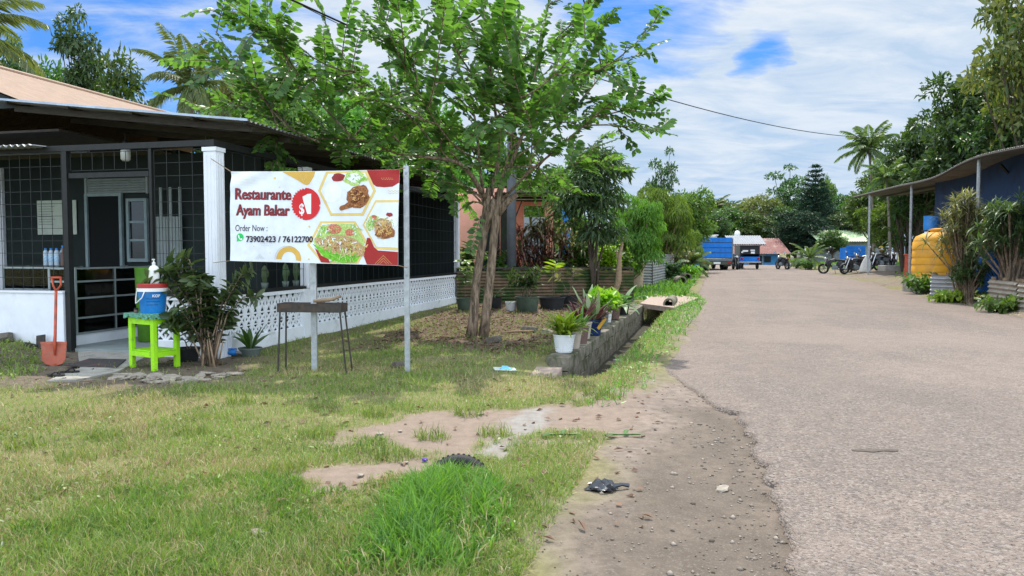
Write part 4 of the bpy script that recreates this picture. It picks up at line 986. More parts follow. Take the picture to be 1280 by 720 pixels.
def food(hexp, items, label, strands=()):
    f = MB(); sub_poly(f, hexp, 1, mat_m=0)
    i1 = [(x_ if x_ < 1040 else x_, y_) for x_, y_ in inset(hexp, .1)]
    if hexp[1][0] > 1000: i1 = [(1047 if x_ > 1000 else x_, y_) for x_, y_ in i1]
    sub_poly(f, i1, 2, mat_m=1)
    i2 = inset(hexp, .16)
    if hexp[1][0] > 1000: i2 = [(1047 if x_ > 1000 else x_, y_) for x_, y_ in i2]
    for k, (poly, m_) in enumerate(items): sub_poly(f, poly, 3 + .6 * k, 14, m_)
    qf = random.Random(len(label))
    for (cx, cy, rx, ry, rot, n_, ln, cols) in strands:
        for _ in range(n_):
            a_ = qf.uniform(0, 2 * PI); r_ = qf.random() ** .6; x_, y_ = rx * r_ * math.cos(a_), ry * r_ * math.sin(a_); x2, y2 = cx + x_ * math.cos(rot) - y_ * math.sin(rot), cy + x_ * math.sin(rot) + y_ * math.cos(rot); b_ = qf.uniform(0, PI); l_ = ln * qf.uniform(.5, 1.2)
            sub_poly(f, line((x2 - l_ * math.cos(b_), y2 - l_ * math.sin(b_)), (x2 + l_ * math.cos(b_), y2 + l_ * math.sin(b_)), qf.uniform(2.5, 6)), 8.5 + .2 * qf.random(), 60, qf.choice(cols))
    o = f.build('food_picture', [k_gold2, k_white, k_lett, k_leaf, k_brown, k_fish, k_tom, k_rice, k_samb, k_red, k_gold, pm('print_char', (.1, .03, .015, 1)), pm('print_toasted', (.72, .42, .16, 1))], bn); o['label'] = label; return o
food(hexes[0], [(blob(660, 215, 55, 60, 1), 7), (blob(790, 132, 66, 42, 2, 20, .22), 2), (blob(790, 130, 36, 28, 3, 16, .08), 7), (blob(697, 126, 38, 27, 4, 16, .15), 8), (blob(812, 240, 62, 66, 5, 20, .1, .4), 4), ([(770, 260), (790, 300), (730, 318), (712, 324), (702, 312), (710, 296), (735, 288)], 4), (blob(835, 205, 34, 32, 6, 14, .15), 4)], 'picture of grilled chicken with rice and salad', ((812, 240, 52, 55, .4, 70, 7, (4, 11, 11, 12)), (790, 132, 60, 38, 0, 30, 9, (2, 3, 7)), (697, 126, 30, 20, 0, 16, 5, (8, 9))))
food(hexes[1], [(blob(880, 410, 26, 36, 7, 16, .2), 2), (blob(905, 372, 30, 24, 8, 14, .25), 2), (blob(985, 400, 62, 44, 9, 18, .15), 7), (blob(960, 430, 56, 58, 10, 20, .15), 5), (blob(970, 455, 60, 36, 11, 20, .15), 4), (blob(950, 395, 30, 22, 15, 14, .2), 5), (blob(906, 365, 15, 14, 12, 12, .08), 6), (blob(995, 348, 22, 12, 13, 12, .2), 8)], 'picture of fried noodles with tomato', ((965, 435, 52, 55, 0, 70, 12, (5, 10, 12, 4)), (985, 395, 50, 30, 0, 26, 10, (7, 5, 2)), (885, 400, 28, 38, 0, 24, 7, (2, 3, 7))))
food(hexes[2], [([(560, 545), (600, 630), (650, 634), (640, 600)], 9), ([(548, 505), (600, 408), (700, 400), (790, 404), (850, 510), (815, 600), (800, 632), (690, 634), (600, 590)], 2), ([(545, 520), (600, 545), (700, 580), (800, 590), (830, 578), (800, 628), (720, 634), (620, 600)], 3), (blob(672, 432, 42, 30, 20, 16, .06), 6), (blob(762, 452, 26, 22, 21, 14, .06), 6), ([(556, 490), (575, 478), (600, 486), (660, 466), (740, 472), (800, 495), (835, 530), (848, 552), (838, 590), (800, 596), (730, 590), (650, 570), (600, 535), (566, 512)], 5), ([(800, 540), (850, 535), (835, 572), (850, 590), (815, 592)], 5)], 'picture of fried fish on a banana leaf', ((705, 530, 125, 46, .2, 120, 15, (5, 12, 10, 2, 7, 4)), (705, 590, 90, 12, .15, 12, 40, (2, 3)), (672, 432, 34, 24, 0, 14, 7, (6, 2, 12)), (610, 450, 40, 35, 0, 24, 8, (2, 3, 7)), (800, 440, 30, 34, 0, 20, 8, (2, 3, 7))))
# red badge
f = MB(); gear = []
for i in range(64):
    a = 2 * PI * i / 64; r_ = 90 if i % 2 == 0 else 81; gear.append((500 + r_ * .98 * math.cos(a), 283 + r_ * 1.06 * math.sin(a)))
sub_poly(f, gear, 4); bg_ = f.build('price_badge', k_bred, bn)
def text_mesh(txt, x0, x1, y0, y1, layer, mat, name, parent, bold=0.0, shear=0.0, wide=True, outline=None):
    """lettering fitted into a box of the banner survey, y0 top of capitals, y1 base line"""
    cu = bpy.data.curves.new('t', 'FONT'); cu.body = txt; cu.resolution_u = 3; cu.offset = bold; cu.shear = shear; cu.fill_mode = 'FRONT'
    o = bpy.data.objects.new('t', cu); COL.objects.link(o); dg = bpy.context.evaluated_depsgraph_get()
    me = bpy.data.meshes.new_from_object(o.evaluated_get(dg)); bpy.data.objects.remove(o); bpy.data.curves.remove(cu)
    xs = [v_.co.x for v_ in me.vertices]; cap = .729 if False else None
    caph = max(v_.co.y for v_ in me.vertices if True); 
    xa, xb = min(xs), max(xs); f = MB()
    bm = bmesh.new(); bm.from_mesh(me); bpy.data.meshes.remove(me)
    bmesh.ops.triangulate(bm, faces=bm.faces[:])
    bm.verts.index_update()
    for v_ in bm.verts:
        X_ = x0 + (v_.co.x - xa) / (xb - xa) * (x1 - x0); Y_ = y1 - v_.co.y / caph * (y1 - y0)
        u, v2 = bz(X_, Y_); f.v.append(tuple(bpos(u, v2, .0012 + .0016 * layer)))
    for g in bm.faces: f.f.append(tuple(v_.index for v_ in g.verts)); f.mi.append(0)
    bm.free(); return f.build(name, mat, parent)
f = MB(); sub_poly(f, [(480, 240), (510, 224), (532, 222), (532, 342), (508, 342), (508, 254), (484, 263)], 5); f.build('price_lettering', k_rice, bg_)
text_mesh('$', 460, 490, 280, 342, 5, k_rice, 'price_lettering', bg_, .02)
for dx_, dy_ in ((-2, 1), (2, 1)): text_mesh('Restaurante', 76 + dx_, 412 + dx_, 193 + dy_, 257 + dy_, 2, k_blk, 'title_outline', bn, .024); text_mesh('Ayam Bakar', 82 + dx_, 404 + dx_, 288 + dy_, 351 + dy_, 2, k_blk, 'title_outline', bn, .024)
text_mesh('Restaurante', 76, 412, 193, 257, 3.2, k_txt, 'title_lettering', bn, .016)
text_mesh('Ayam Bakar', 82, 404, 288, 351, 3.2, k_txt, 'title_lettering', bn, .016)
text_mesh('Order Now :', 77, 277, 409, 446, 2, k_blk, 'order_lettering', bn, 0)
text_mesh('73902423 / 76122700', 148, 547, 474, 510, 5, k_blk, 'phone_lettering', bn, .028)
f = MB(); sub_poly(f, disc(108, 482, 23, 26), 2); sub_poly(f, [(86, 508), (90, 488), (104, 502)], 2); ic = f.build('message_icon', k_green, bn)
f = MB(); hs = [(96, 470), (101, 468), (106, 477), (103, 481), (109, 489), (115, 492), (118, 488), (125, 493), (122, 500), (115, 501), (105, 495), (98, 486), (95, 477)]
sub_poly(f, hs, 3); f.build('handset_mark', k_rice, ic)
# ropes
f = MB()
tp = BnI @ (BM @ Vector((-.14, -.05, 3.0))); f.tube([tp, lTL], .006, 5); f.build('rope', m_stick, bn); f = MB()
tp = BnI @ (BM @ Vector((-.14, -.05, 1.45))); f.tube([tp, lBL], .005, 5); f.build('rope', m_stick, bn); f = MB()
f.tube([lTR, lTR + Vector((.05, .12, .03))], .006, 5); f.build('rope', m_stick, bn); f = MB(); f.tube([lBR, lBR + Vector((.08, .14, -.03))], .006, 5)
f.build('rope', m_stick, bn)
# ------------------------------------------------------------------ plants: shared makers
def straps_mesh(specs):
    V = []; Fc = []
    for sp in specs:
        vs, fs = strap(*sp[:6], **(sp[6] if len(sp) > 6 else {})); b = len(V); V += [tuple(v_) for v_ in vs]; Fc += [tuple(i + b for i in g) for g in fs]
    f = MB(); f.v = V; f.f = Fc; f.mi = [0] * len(Fc); return f
def rosette(parent, mat, n, L, W, el=(.5, 1.4), droop=(.6, 1.6), z=0, r=.03, seed=0, name='foliage', fold=.12, stretch=1.0):
    q = random.Random(seed); sp = []
    for i in range(n):
        az = i * 2.399 + q.uniform(-.4, .4); e = q.uniform(*el); l = L * q.uniform(.65, 1.1)
        sp.append(((r * math.cos(az), r * math.sin(az), z), az, e, l, W * q.uniform(.75, 1.15), q.uniform(*droop), dict(n=7, fold=fold)))
    return straps_mesh(sp).build(name, mat, parent, True)
def leafy(parent, leaf_mat, stem_mat, stems, leafL, leafW, per=14, seed=0, spread=.9, names=('foliage', 'stem'), t0=.35, rad0=.012):
    """stems: list of point lists; leaves alternate along each"""
    q = np.random.default_rng(seed); f = MB(); Pb = []; D = []; N = []
    for pts in stems:
        pts = [Vector(p) for p in pts]; f.tube(pts, [rad0 * (1 - .7 * i / (len(pts) - 1)) for i in range(len(pts))], 6)
        for k in range(per):
            t = t0 + (1 - t0) * (k + q.random() * .8) / per; x_ = t * (len(pts) - 1); i = min(int(x_), len(pts) - 2); p = pts[i].lerp(pts[i + 1], x_ - i); d = (pts[i + 1] - pts[i]).normalized()
            az = k * 2.4 + q.normal(0, .5); o = d.orthogonal().normalized(); o2 = d.cross(o)
            side = (o * math.cos(az) + o2 * math.sin(az)) * spread + d * .5 + Vector((0, 0, -.1)); Pb.append(p); D.append(side); N.append((d + Vector((0, 0, .9)) + Vector(q.normal(0, .25, 3))))
    n = len(Pb); V, F = leafgeo(np.array([tuple(p) for p in Pb]), np.array([tuple(p) for p in D]), np.array([tuple(p) for p in N]), leafL * (.6 + .7 * q.random(n)), leafW * (.7 + .5 * q.random(n)), .1, .22, True)
    np_mesh(names[0], V, F, leaf_mat, parent); f.build(names[1], stem_mat, parent, True)
def potmesh(parent, mat, r0, r1, h, rim=True, square=False, n=20, texture=False):
    f = MB(); pr = [(r0 * .96, 0), (r0, .01), (r1, h - .02)]
    if rim: pr += [(r1 * 1.06, h - .02), (r1 * 1.06, h), (r1 * .94, h), (r1 * .92, h - .04)]
    else: pr += [(r1, h), (r1 * .93, h), (r1 * .9, h - .04)]
    if square:
        n = 4
    f.lathe(pr, n, rot=(0, 0, PI / 4) if square else None); o = f.build('pot', mat, parent, not square, rad(40))
    g = MB(); g.lathe([(r1 * .9, h - .045), (.01, h - .03)], n, rot=(0, 0, PI / 4) if square else None); g.build('soil', m_soil, parent)
    if texture:
        g = MB()
        for j in range(7):
            z = h * (.1 + j * .115); r = r0 + (r1 - r0) * z / h + .001
            for i in range(22):
                a = 2 * PI * (i + .5 * (j % 2)) / 22; g.box((r * math.cos(a), r * math.sin(a), z), (.006, r * .16, h * .05), (0, 0, a))
        g.build('raised_pattern', mat, parent)
    return o
# ------------------------------------------------------------------ charcoal grill
ga, gb_ = GG(346, 464), GG(438, 466); gc = (ga + gb_) / 2; gc.z = min(ga.z, gb_.z); w_ = .88
t = thing('charcoal_grill', 'rusty charcoal trough grill on four thin legs in front of the lattice wall', 'grill', gc, rad(-6))
H = .93
f = MB(); f.b2((-w_ / 2, -.13, H - .11), (w_ / 2, -.124, H)); f.b2((-w_ / 2, .124, H - .11), (w_ / 2, .13, H)); f.b2((-w_ / 2, -.123, H - .11), (-w_ / 2 + .006, .123, H)); f.b2((w_ / 2 - .006, -.123, H - .11), (w_ / 2, .123, H)); f.b2((-w_ / 2, -.13, H - .117), (w_ / 2, .13, H - .111)); f.build('trough', m_rust, t)
f = MB(); f.b2((-w_ / 2 + .01, -.12, H - .1), (w_ / 2 - .01, .12, H - .06)); f.build('ash', m_ash, t)
for sx, sy in ((-1, -1), (-1, 1), (1, -1), (1, 1)):
    f = MB(); f.bar((sx * (w_ / 2 - .03), sy * .1, H - .1), (sx * (w_ / 2 + .0) + (.06 if sx > 0 else 0) * 1, sy * .13, -.03), .018); f.build('leg', m_rust, t)
gm = Matrix.Translation(gc) @ Matrix.Rotation(rad(-6), 4, 'Z')
t = thing('firewood_stick', 'short pale stick of firewood lying across the right end of the grill', 'stick', gm @ Vector((.2, -.05, H + .02)), rad(8))
f = MB(); f.tube([(-.16, 0, .012), (-.03, .01, .02), (.08, .0, .03), (.2, -.02, .075)], [.022, .028, .022, .016], 7); f.tube([(.12, 0, .045), (.2, .05, .06)], [.014, .008], 6); f.build('stick', m_stick, t, True)
# ------------------------------------------------------------------ green table with bucket and soap bottle
c1, c2, c3 = GG(160, 460), GG(200, 462), GG(222, 448)
tx = (c2 - c1); tx.z = 0; tlen = tx.length + .02; ang = math.atan2(tx.y, tx.x); dep = min(.42, max(.34, (c3 - c2).length))
ty = Vector((-tx.y, tx.x, 0)).normalized(); dd_ = (c3 - c2); sx_ = dd_.dot(tx.normalized())
tcn = c1 + tx / 2 + ty * dep / 2; tcn.z = gz(tcn.x, tcn.y)
TH_ = .73
t = thing('side_table', 'lime green wooden table with a lower shelf standing beside the porch step', 'table', tcn, ang + rad(-14))
a, b_ = tlen / 2, dep / 2
for sx in (-1, 1):
    for sy in (-1, 1):
        f = MB(); f.box((sx * (a - .035), sy * (b_ - .035), TH_ / 2 - .02), (.07, .06, TH_), bev=.004); f.build('leg', m_lime, t)
for za_, zb2 in ((TH_ - .11, TH_ - .005), (.17, .24)):
    for sy in (-1, 1): f = MB(); f.b2((-a + .07, sy * (b_ - .015) - .012, za_), (a - .07, sy * (b_ - .015) + .012, zb2)); f.build('rail', m_lime, t)
    for sx in (-1, 1): f = MB(); f.b2((sx * (a - .015) - .012, -b_ + .067, za_), (sx * (a - .015) + .012, b_ - .067, zb2)); f.build('rail', m_lime, t)
f = MB(); f.b2((-a + .02, -b_ + .03, .243), (a - .02, b_ - .03, .258)); f.build('shelf', m_lime, t)
f = MB(); f.box((0, 0, TH_ + .012), (2 * a + .07, 2 * b_ + .06, .03), bev=.005); tp_ = f.build('top', m_lime, t)
f = MB(); f.box((0, 0, TH_ + .032), (2 * a + .075, 2 * b_ + .065, .01)); q_ = random.Random(6)
for i in range(14):
    f.b2((-a - .036 + i * (2 * a + .07) / 14, -b_ - .04, TH_ + .028 - q_.uniform(.03, .07)), (-a - .036 + (i + .97) * (2 * a + .07) / 14, -b_ - .034, TH_ + .026)); f.b2((a + .036, -b_ - .03 + i * (2 * b_ + .06) / 14, TH_ + .028 - q_.uniform(.03, .07)), (a + .042, -b_ - .03 + (i + .97) * (2 * b_ + .06) / 14, TH_ + .026))
f.build('table_cloth', m_cloth_green, tp_)
TM = Matrix.Translation(tcn) @ Matrix.Rotation(ang + rad(-14), 4, 'Z'); ztop = TH_ + .038
bk = TM @ Vector((.0, -.01, ztop)); BR = .19
t = thing('plastic_bucket', 'blue lidded plastic bucket on the lime green table', 'bucket', bk, rad(8))
f = MB(); f.lathe([(BR * .8, 0), (BR * .83, .012), (BR * .97, .29), (BR * 1.0, .3)], 32); f.build('bucket_body', m_blue, t, True, rad(40))
f = MB(); f.lathe([(BR * .99, .3), (BR * 1.06, .3), (BR * 1.07, .345), (BR * 1.0, .35)], 32); f.build('rim', m_plastic_white, t, True, rad(40))
f = MB(); f.lathe([(BR * 1.04, .349), (BR * 1.05, .4), (BR * .96, .412), (BR * .9, .404), (.01, .402)], 32); f.build('lid', m_redlid, t, True, rad(40))
f = MB(); ah = -2.35
cx_, cy_ = math.cos(ah), math.sin(ah)
f.tube([(BR * 1.05 * math.cos(ah + .55), BR * 1.05 * math.sin(ah + .55), .3), (BR * 1.1 * math.cos(ah + .4), BR * 1.1 * math.sin(ah + .4), .22), (BR * 1.25 * cx_, BR * 1.25 * cy_, .14), (BR * 1.12 * math.cos(ah - .4), BR * 1.12 * math.sin(ah - .4), .2), (BR * 1.05 * math.cos(ah - .55), BR * 1.05 * math.sin(ah - .55), .3)], .007, 6); f.build('handle', m_plastic_white, t, True)
f = MB()
def on_drum(a_, z): r = BR * (.83 + .14 * (z - .012) / .28) + .0015; return Vector((r * math.cos(a_), r * math.sin(a_), z))
for z, l in ((.2, .5), (.16, .5), (.115, .45)):
    for i in range(8):
        a0, a1 = -1.75 + l * i * 2 / 8, -1.75 + l * (i + 1) * 2 / 8; b = len(f.v); f.v += [tuple(on_drum(a0, z)), tuple(on_drum(a1, z)), tuple(on_drum(a1, z + .006)), tuple(on_drum(a0, z + .006))]; f.f.append((b, b + 1, b + 2, b + 3)); f.mi.append(0)
f.build('print_line', m_ink, t)
def drum_text(txt, a0, a1, z0, z1, mat, parent, name, fn):
    cu = bpy.data.curves.new('t', 'FONT'); cu.body = txt; cu.resolution_u = 2; cu.offset = .03
    o = bpy.data.objects.new('t', cu); COL.objects.link(o); dg = bpy.context.evaluated_depsgraph_get(); me = bpy.data.meshes.new_from_object(o.evaluated_get(dg)); bpy.data.objects.remove(o); bpy.data.curves.remove(cu)
    xs = [v_.co.x for v_ in me.vertices]; ysv = [v_.co.y for v_ in me.vertices]; f = MB()
    for v_ in me.vertices: f.v.append(tuple(fn(a0 + (v_.co.x - min(xs)) / (max(xs) - min(xs)) * (a1 - a0), z0 + v_.co.y / max(ysv) * (z1 - z0))))
    for g in me.polygons: f.f.append(tuple(g.vertices)); f.mi.append(0)
    bpy.data.meshes.remove(me); return f.build(name, mat, parent)
drum_text('KOP', -1.28, -.72, .225, .262, m_plastic_white, t, 'brand_lettering', lambda a_, z: on_drum(a_, z) * 1.004)
t = thing('soap_bottle', 'white pump bottle standing on the red bucket lid', 'bottle', bk + Vector((.035, -.02, .403)), rad(10))
f = MB(); f.lathe([(.068, 0), (.072, .01), (.07, .17), (.066, .22), (.05, .245), (.022, .26), (.022, .28)], 24); f.v = [(x_, y_ * .72, z_) for x_, y_, z_ in f.v]; f.build('bottle_body', m_plastic_white, t, True)
f = MB(); f.lathe([(.024, .28), (.024, .3), (.01, .303), (.01, .335), (.018, .337), (.018, .35)], 12); f.bar((0, 0, .344), (-.005, -.05, .34), .012); f.build('pump', m_plastic_white, t, True, rad(40))
f = MB()
for k in range(5): f.b2((.01, -.0525, .19 - k * .012), (.05 - (k % 2) * .012, -.0515, .193 - k * .012))
f.add([(-.055, -.054, .01), (-.04, -.054, .01), (-.028, -.054, .055), (-.02, -.054, .095), (-.036, -.054, .07)], [(0, 1, 2, 3, 4)]); f.build('label_print', m_ink, t)
t = thing('small_jar', 'small dark jar beside the blue bucket on the green table', 'jar', TM @ Vector((-.185, -.14, ztop)))
f = MB(); f.lathe([(.025, 0), (.028, .005), (.028, .04), (.022, .045)], 14); f.build('jar_body', m_potbrown, t, True); f = MB(); f.lathe([(.027, .045), (.027, .065)], 14); f.build('lid', m_black, t)
# ------------------------------------------------------------------ shovel leaning on the white wall
sb = GG(69, 457); t = thing('shovel', 'orange red shovel leaning against the low white wall', 'shovel', sb, rad(4))
Hs = 1.24; by = .34
def shp(s_, off=0): return Vector((-.13 * s_, by * s_ ** 1.0 + off, Hs * s_))
f = MB(); prof = []
rows_ = 9
for j in range(rows_ + 1):
    s_ = .0 + .27 * j / rows_; hw = .165 * min(1, math.sqrt(max(0, 1 - (1 - min(1, j / 5)) ** 2)) + .12) if j < 6 else .165 + .004 * (j - 5)
    for i in range(9):
        u = -1 + 2 * i / 8; p = shp(s_); f.v.append((p.x + hw * u, p.y + .045 * u * u * -1 - .012 * (j == 9), p.z + .0))
for j in range(rows_):
    for i in range(8): a0 = j * 9 + i; f.f.append((a0, a0 + 1, a0 + 10, a0 + 9)); f.mi.append(0)
bl_ = f.build('blade', m_spade, t, True); sm_ = bl_.modifiers.new('thickness', 'SOLIDIFY'); sm_.thickness = .005
f = MB(); f.tube([shp(.12, -.012), shp(.27, -.02), shp(.34, -.01), shp(.84)], [.012, .024, .02, .019], 10); f.build('shaft', m_orange, t, True)
f = MB(); p0, p1 = shp(.84), shp(1.0); f.tube([p0, p0 + Vector((-.055, .03, .09)), p1 + Vector((-.062, 0, 0))], [.016, .014, .014], 8); f.tube([p0, p0 + Vector((.055, .03, .09)), p1 + Vector((.062, 0, 0))], [.016, .014, .014], 8); f.tube([p1 + Vector((-.075, 0, 0)), p1 + Vector((.075, 0, 0))], .017, 8); f.build('handle', m_orange, t, True)
# scrap board, stones and bits beside it
sp_ = GG(48, 442); sp_.y -= .0
t = thing('scrap_board', 'dark broken scrap board propped against the low white wall beside the shovel', 'board', sp_, rad(-6)); f = MB(); f.box((0, .06, .11), (.15, .02, .22), (rad(-14), rad(-9), 0)); f.box((-.14, .02, .05), (.2, .03, .08), (0, rad(12), rad(10))); f.build('board', m_rust, t)
# flip flops
for k, (px, py, a_, lab) in enumerate(((70, 472, -20, 'black flip flop lying on the slab edge nearer the shovel'), (86, 468, 12, 'black flip flop with its strap up nearer the doormat'))):
    p = GG(px, py); p.z += .02; t = thing('flip_flop', lab, 'sandal', p, rad(a_), 'flip flops before the porch')
    f = MB(); sole = [(.13, .0), (.12, .035), (.07, .05), (0, .042), (-.07, .038), (-.12, .034), (-.135, 0), (-.12, -.034), (-.07, -.038), (0, -.04), (.07, -.048), (.12, -.03)]; f.prism(sole, 0, .018); f.build('sole', m_rubber, t)
    f = MB(); f.tube([(.075, 0, .018), (.06, 0, .045), (.02, .03, .05), (-.03, .042, .018)], .008, 6); f.tube([(.06, 0, .045), (.02, -.03, .05), (-.03, -.042, .018)], .008, 6); f.build('strap', m_rubber, t, True)
# porch apron slab and doormat
ap = [GG(px, py) for px, py in ((100, 462), (58, 478), (96, 477), (148, 466), (196, 440), (96, 432))]
t = thing('apron_slab', 'cracked concrete slab running out of the porch to the flip flops', 'slab', ap[0]); f = MB(); f.prism([(p.x - ap[0].x, p.y - ap[0].y) for p in reversed(ap)], -.12, .024); f.build('slab', m_concrete, t)
mp_ = [GG(px, py) for px, py in ((82, 460), (146, 462), (158, 452), (112, 451))]; cm = sum(mp_, Vector()) / 4
t = thing('doormat', 'dark red and black doormat lying on the slab before the porch', 'mat', (cm.x, cm.y, ap[0].z + .026)); f = MB(); f.prism([(p.x - cm.x, p.y - cm.y) for p in mp_], 0, .012); f.build('mat', m_mat, t)
# rubble border
q_ = random.Random(21); k = 0
for i in range(26):
    u = i / 25; px = 148 + 143 * u + q_.uniform(-4, 4); py = 471 + 4 * math.sin(u * 5) + q_.uniform(-4, 5) + (3 if u > .4 else 0)
    p = GG(px, py); sz = q_.uniform(.05, .12)
    f = MB(); f.rock((0, 0, 0), (sz * 1.25, sz * .8, sz * .38), 100 + i); o = f.build('rubble_stone', m_rock, None, False); o.location = p + Vector((0, 0, sz * .16))
    tag(o, 'pale flat rubble stone in the row bordering the bed by the green table', 'stone', 'rubble stones bordering the plant bed')
for px, py, sz, lab in ((497, 459, .14, 'dark stone at the foot of the banner pole'), (4, 440, .22, 'grey boulder at the left edge before the white wall'), (618, 428, .17, 'mossy stone lying in the leaf litter right of the tree'), (661, 416, .2, 'dark stone in the leaf litter left of the potted plants'), (683, 420, .15, 'pale stone in the leaf litter behind the white pot'), (744, 466, .2, 'broken concrete lump fallen into the ditch')):
    p = GG(px, py); f = MB(); f.rock((0, 0, 0), (sz, sz * .7, sz * .6), int(px)); o = f.build('stone', m_rock if 'pale' in lab else m_rock_dark); o.location = p + Vector((0, 0, sz * .25)); tag(o, lab, 'stone')
t = thing('fallen_branch', 'dead branch lying in the leaf litter beside the tree', 'branch', GG(648, 418)); f = MB(); f.tube([(-.35, -.1, .03), (0, 0, .05), (.3, .12, .04)], [.02, .026, .018], 6); f.build('branch', m_stick, t, True)
# ------------------------------------------------------------------ shrub by the column
sc_ = GG(262, 457); t = thing('leafy_shrub', 'bushy dark green shrub with bare lower stems before the white column', 'shrub', sc_)
q_ = random.Random(33); stems = []
for i in range(22):
    tx_, tz_ = q_.uniform(-.52, .28), q_.uniform(.55, 1.4); ty_ = q_.uniform(-.25, .35); b0 = Vector((q_.uniform(-.1, .12), q_.uniform(-.06, .1), -.05))
    m1 = b0.lerp(Vector((tx_, ty_, tz_)), .45) + Vector((q_.uniform(-.05, .05), 0, .2)); stems.append([b0, m1, Vector((tx_ * .9, ty_, tz_ + .05)), Vector((tx_ * 1.15, ty_ - .05, tz_ - .08))])
for tgt in ((-.62, 0, 1.35), (-.5, .1, 1.5), (-.72, -.1, 1.25), (.55, 0, 1.35), (.62, -.05, 1.0), (.35, .1, 1.2), (-.3, 0, 1.6)):
    v_ = Vector(tgt); stems.append([Vector((.02, 0, -.05)), v_ * .45 + Vector((0, 0, .3)), v_ * .85 + Vector((0, 0, .14)), v_ + Vector((.08 if tgt[0] > 0 else -.08, 0, -.02))])
leafy(t, lf_shrub, m_bark, stems, .175, .095, 32, 5, 1.1, t0=.24, rad0=.013)
f = MB()
for i in range(9):
    a_ = q_.uniform(-.7, .7); f.tube([(q_.uniform(-.1, .16), q_.uniform(-.1, .08), -.03), (.28 * math.sin(a_) + .06, q_.uniform(-.1, .1), q_.uniform(.35, .75))], [.018, .009], 6)
f.build('cut_stem', m_stick, t, True)
p = GG(236, 452); t = thing('potted_seedling', 'low black pot with a leafless stub beneath the shrub by the green table', 'potted plant', p); potmesh(t, m_potdark, .13, .16, .2); leafy(t, lf_shrub, m_bark, [[(0, 0, .15), (-.05, 0, .3), (-.12, -.05, .36)], [(0, 0, .15), (.06, 0, .28), (.12, -.05, .32)]], .1, .05, 5, 3)
p = GG(313, 445); t = thing('potted_lily', 'pale tub with a broad leaved plant standing against the lattice wall', 'potted plant', p); potmesh(t, m_potgrey, .13, .17, .13)
rosette(t, lf_mid, 9, .48, .1, (.6, 1.5), (.5, 1.4), .12, .03, 6); 
p = GG(286, 446); t = thing('water_tap', 'grey standpipe with a blue valve beside the pale tub', 'tap', p)
f = MB(); f.tube([(-.06, 0, -.05), (-.06, 0, .3)], .02, 8); f.tube([(-.06, 0, .06), (.22, 0, .06), (.24, 0, .04), (.24, 0, -.03)], .02, 8); f.lathe([(.03, -.03), (.03, .03)], 10, (.2, 0, .06), (0, PI / 2, 0)); f.build('pipe', m_galv, t, True, rad(40))
f = MB(); f.lathe([(.032, -.06), (.045, -.02), (.045, .02), (.032, .06)], 12, (.06, 0, .06), (0, PI / 2, 0)); f.box((.06, 0, .115), (.12, .03, .02)); f.box((.06, 0, .095), (.02, .02, .04)); f.build('valve', m_blue, t)
p = GG(276, 446); t = thing('leaning_slab', 'small pale concrete slab leaning at the column foot behind the shrub', 'slab', p); f = MB(); f.box((0, .05, .14), (.3, .05, .34), (rad(-20), 0, rad(5))); f.build('slab', m_white, t)
# ------------------------------------------------------------------ retaining wall, slabs, ditch pieces
WA3 = Vector((WA.x, WA.y, 0)); WRZ = math.atan2(wdir.y, wdir.x)
t = thing('retaining_wall', 'mossy concrete block wall holding the row of potted plants beside the ditch', 'wall', WA3, WRZ)
f = MB(); nb = 24; q_ = random.Random(9)
for i in range(nb):
    s0, s1 = WLEN * i / nb + .006, WLEN * (i + 1) / nb - .006
    f.box(((s0 + s1) / 2, .17, .02 + q_.uniform(-.012, .012)), (s1 - s0, .34 + q_.uniform(-.015, .015), .2), bev=.012)
    for j in range(2): f.box(((s0 + s1) / 2 + (.2 if j else 0), .18, -.19 - j * .2), (s1 - s0 + .01, .33 + q_.uniform(-.015, .015), .195), bev=.01)
f.build('blocks', m_mossy, t)
WM = Matrix.Translation(WA3) @ Matrix.Rotation(WRZ, 4, 'Z')
def onwall(px, py):
    p = G(px, py, .12); return p
f = MB(); c4 = [GG(px, py) for px, py in ((659, 476), (686, 479), (703, 456), (678, 455))]; cs = sum(c4, Vector()) / 4
t = thing('step_slab', 'rough pinkish concrete slab lying at the near end of the retaining wall', 'slab', cs, rad(-12)); f.box((0, 0, .06), (.36, .62, .11), (rad(4), 0, 0), bev=.012); f.build('slab', m_brickslab, t)
c5 = GG(776, 440); t = thing('paving_slab', 'small grey paving slab lying in the grass beside the ditch', 'slab', c5 + Vector((.1, 0, .03)), rad(20)); f = MB(); f.box((0, 0, .03), (.36, .3, .06), bev=.008); f.build('slab', m_concrete, t)
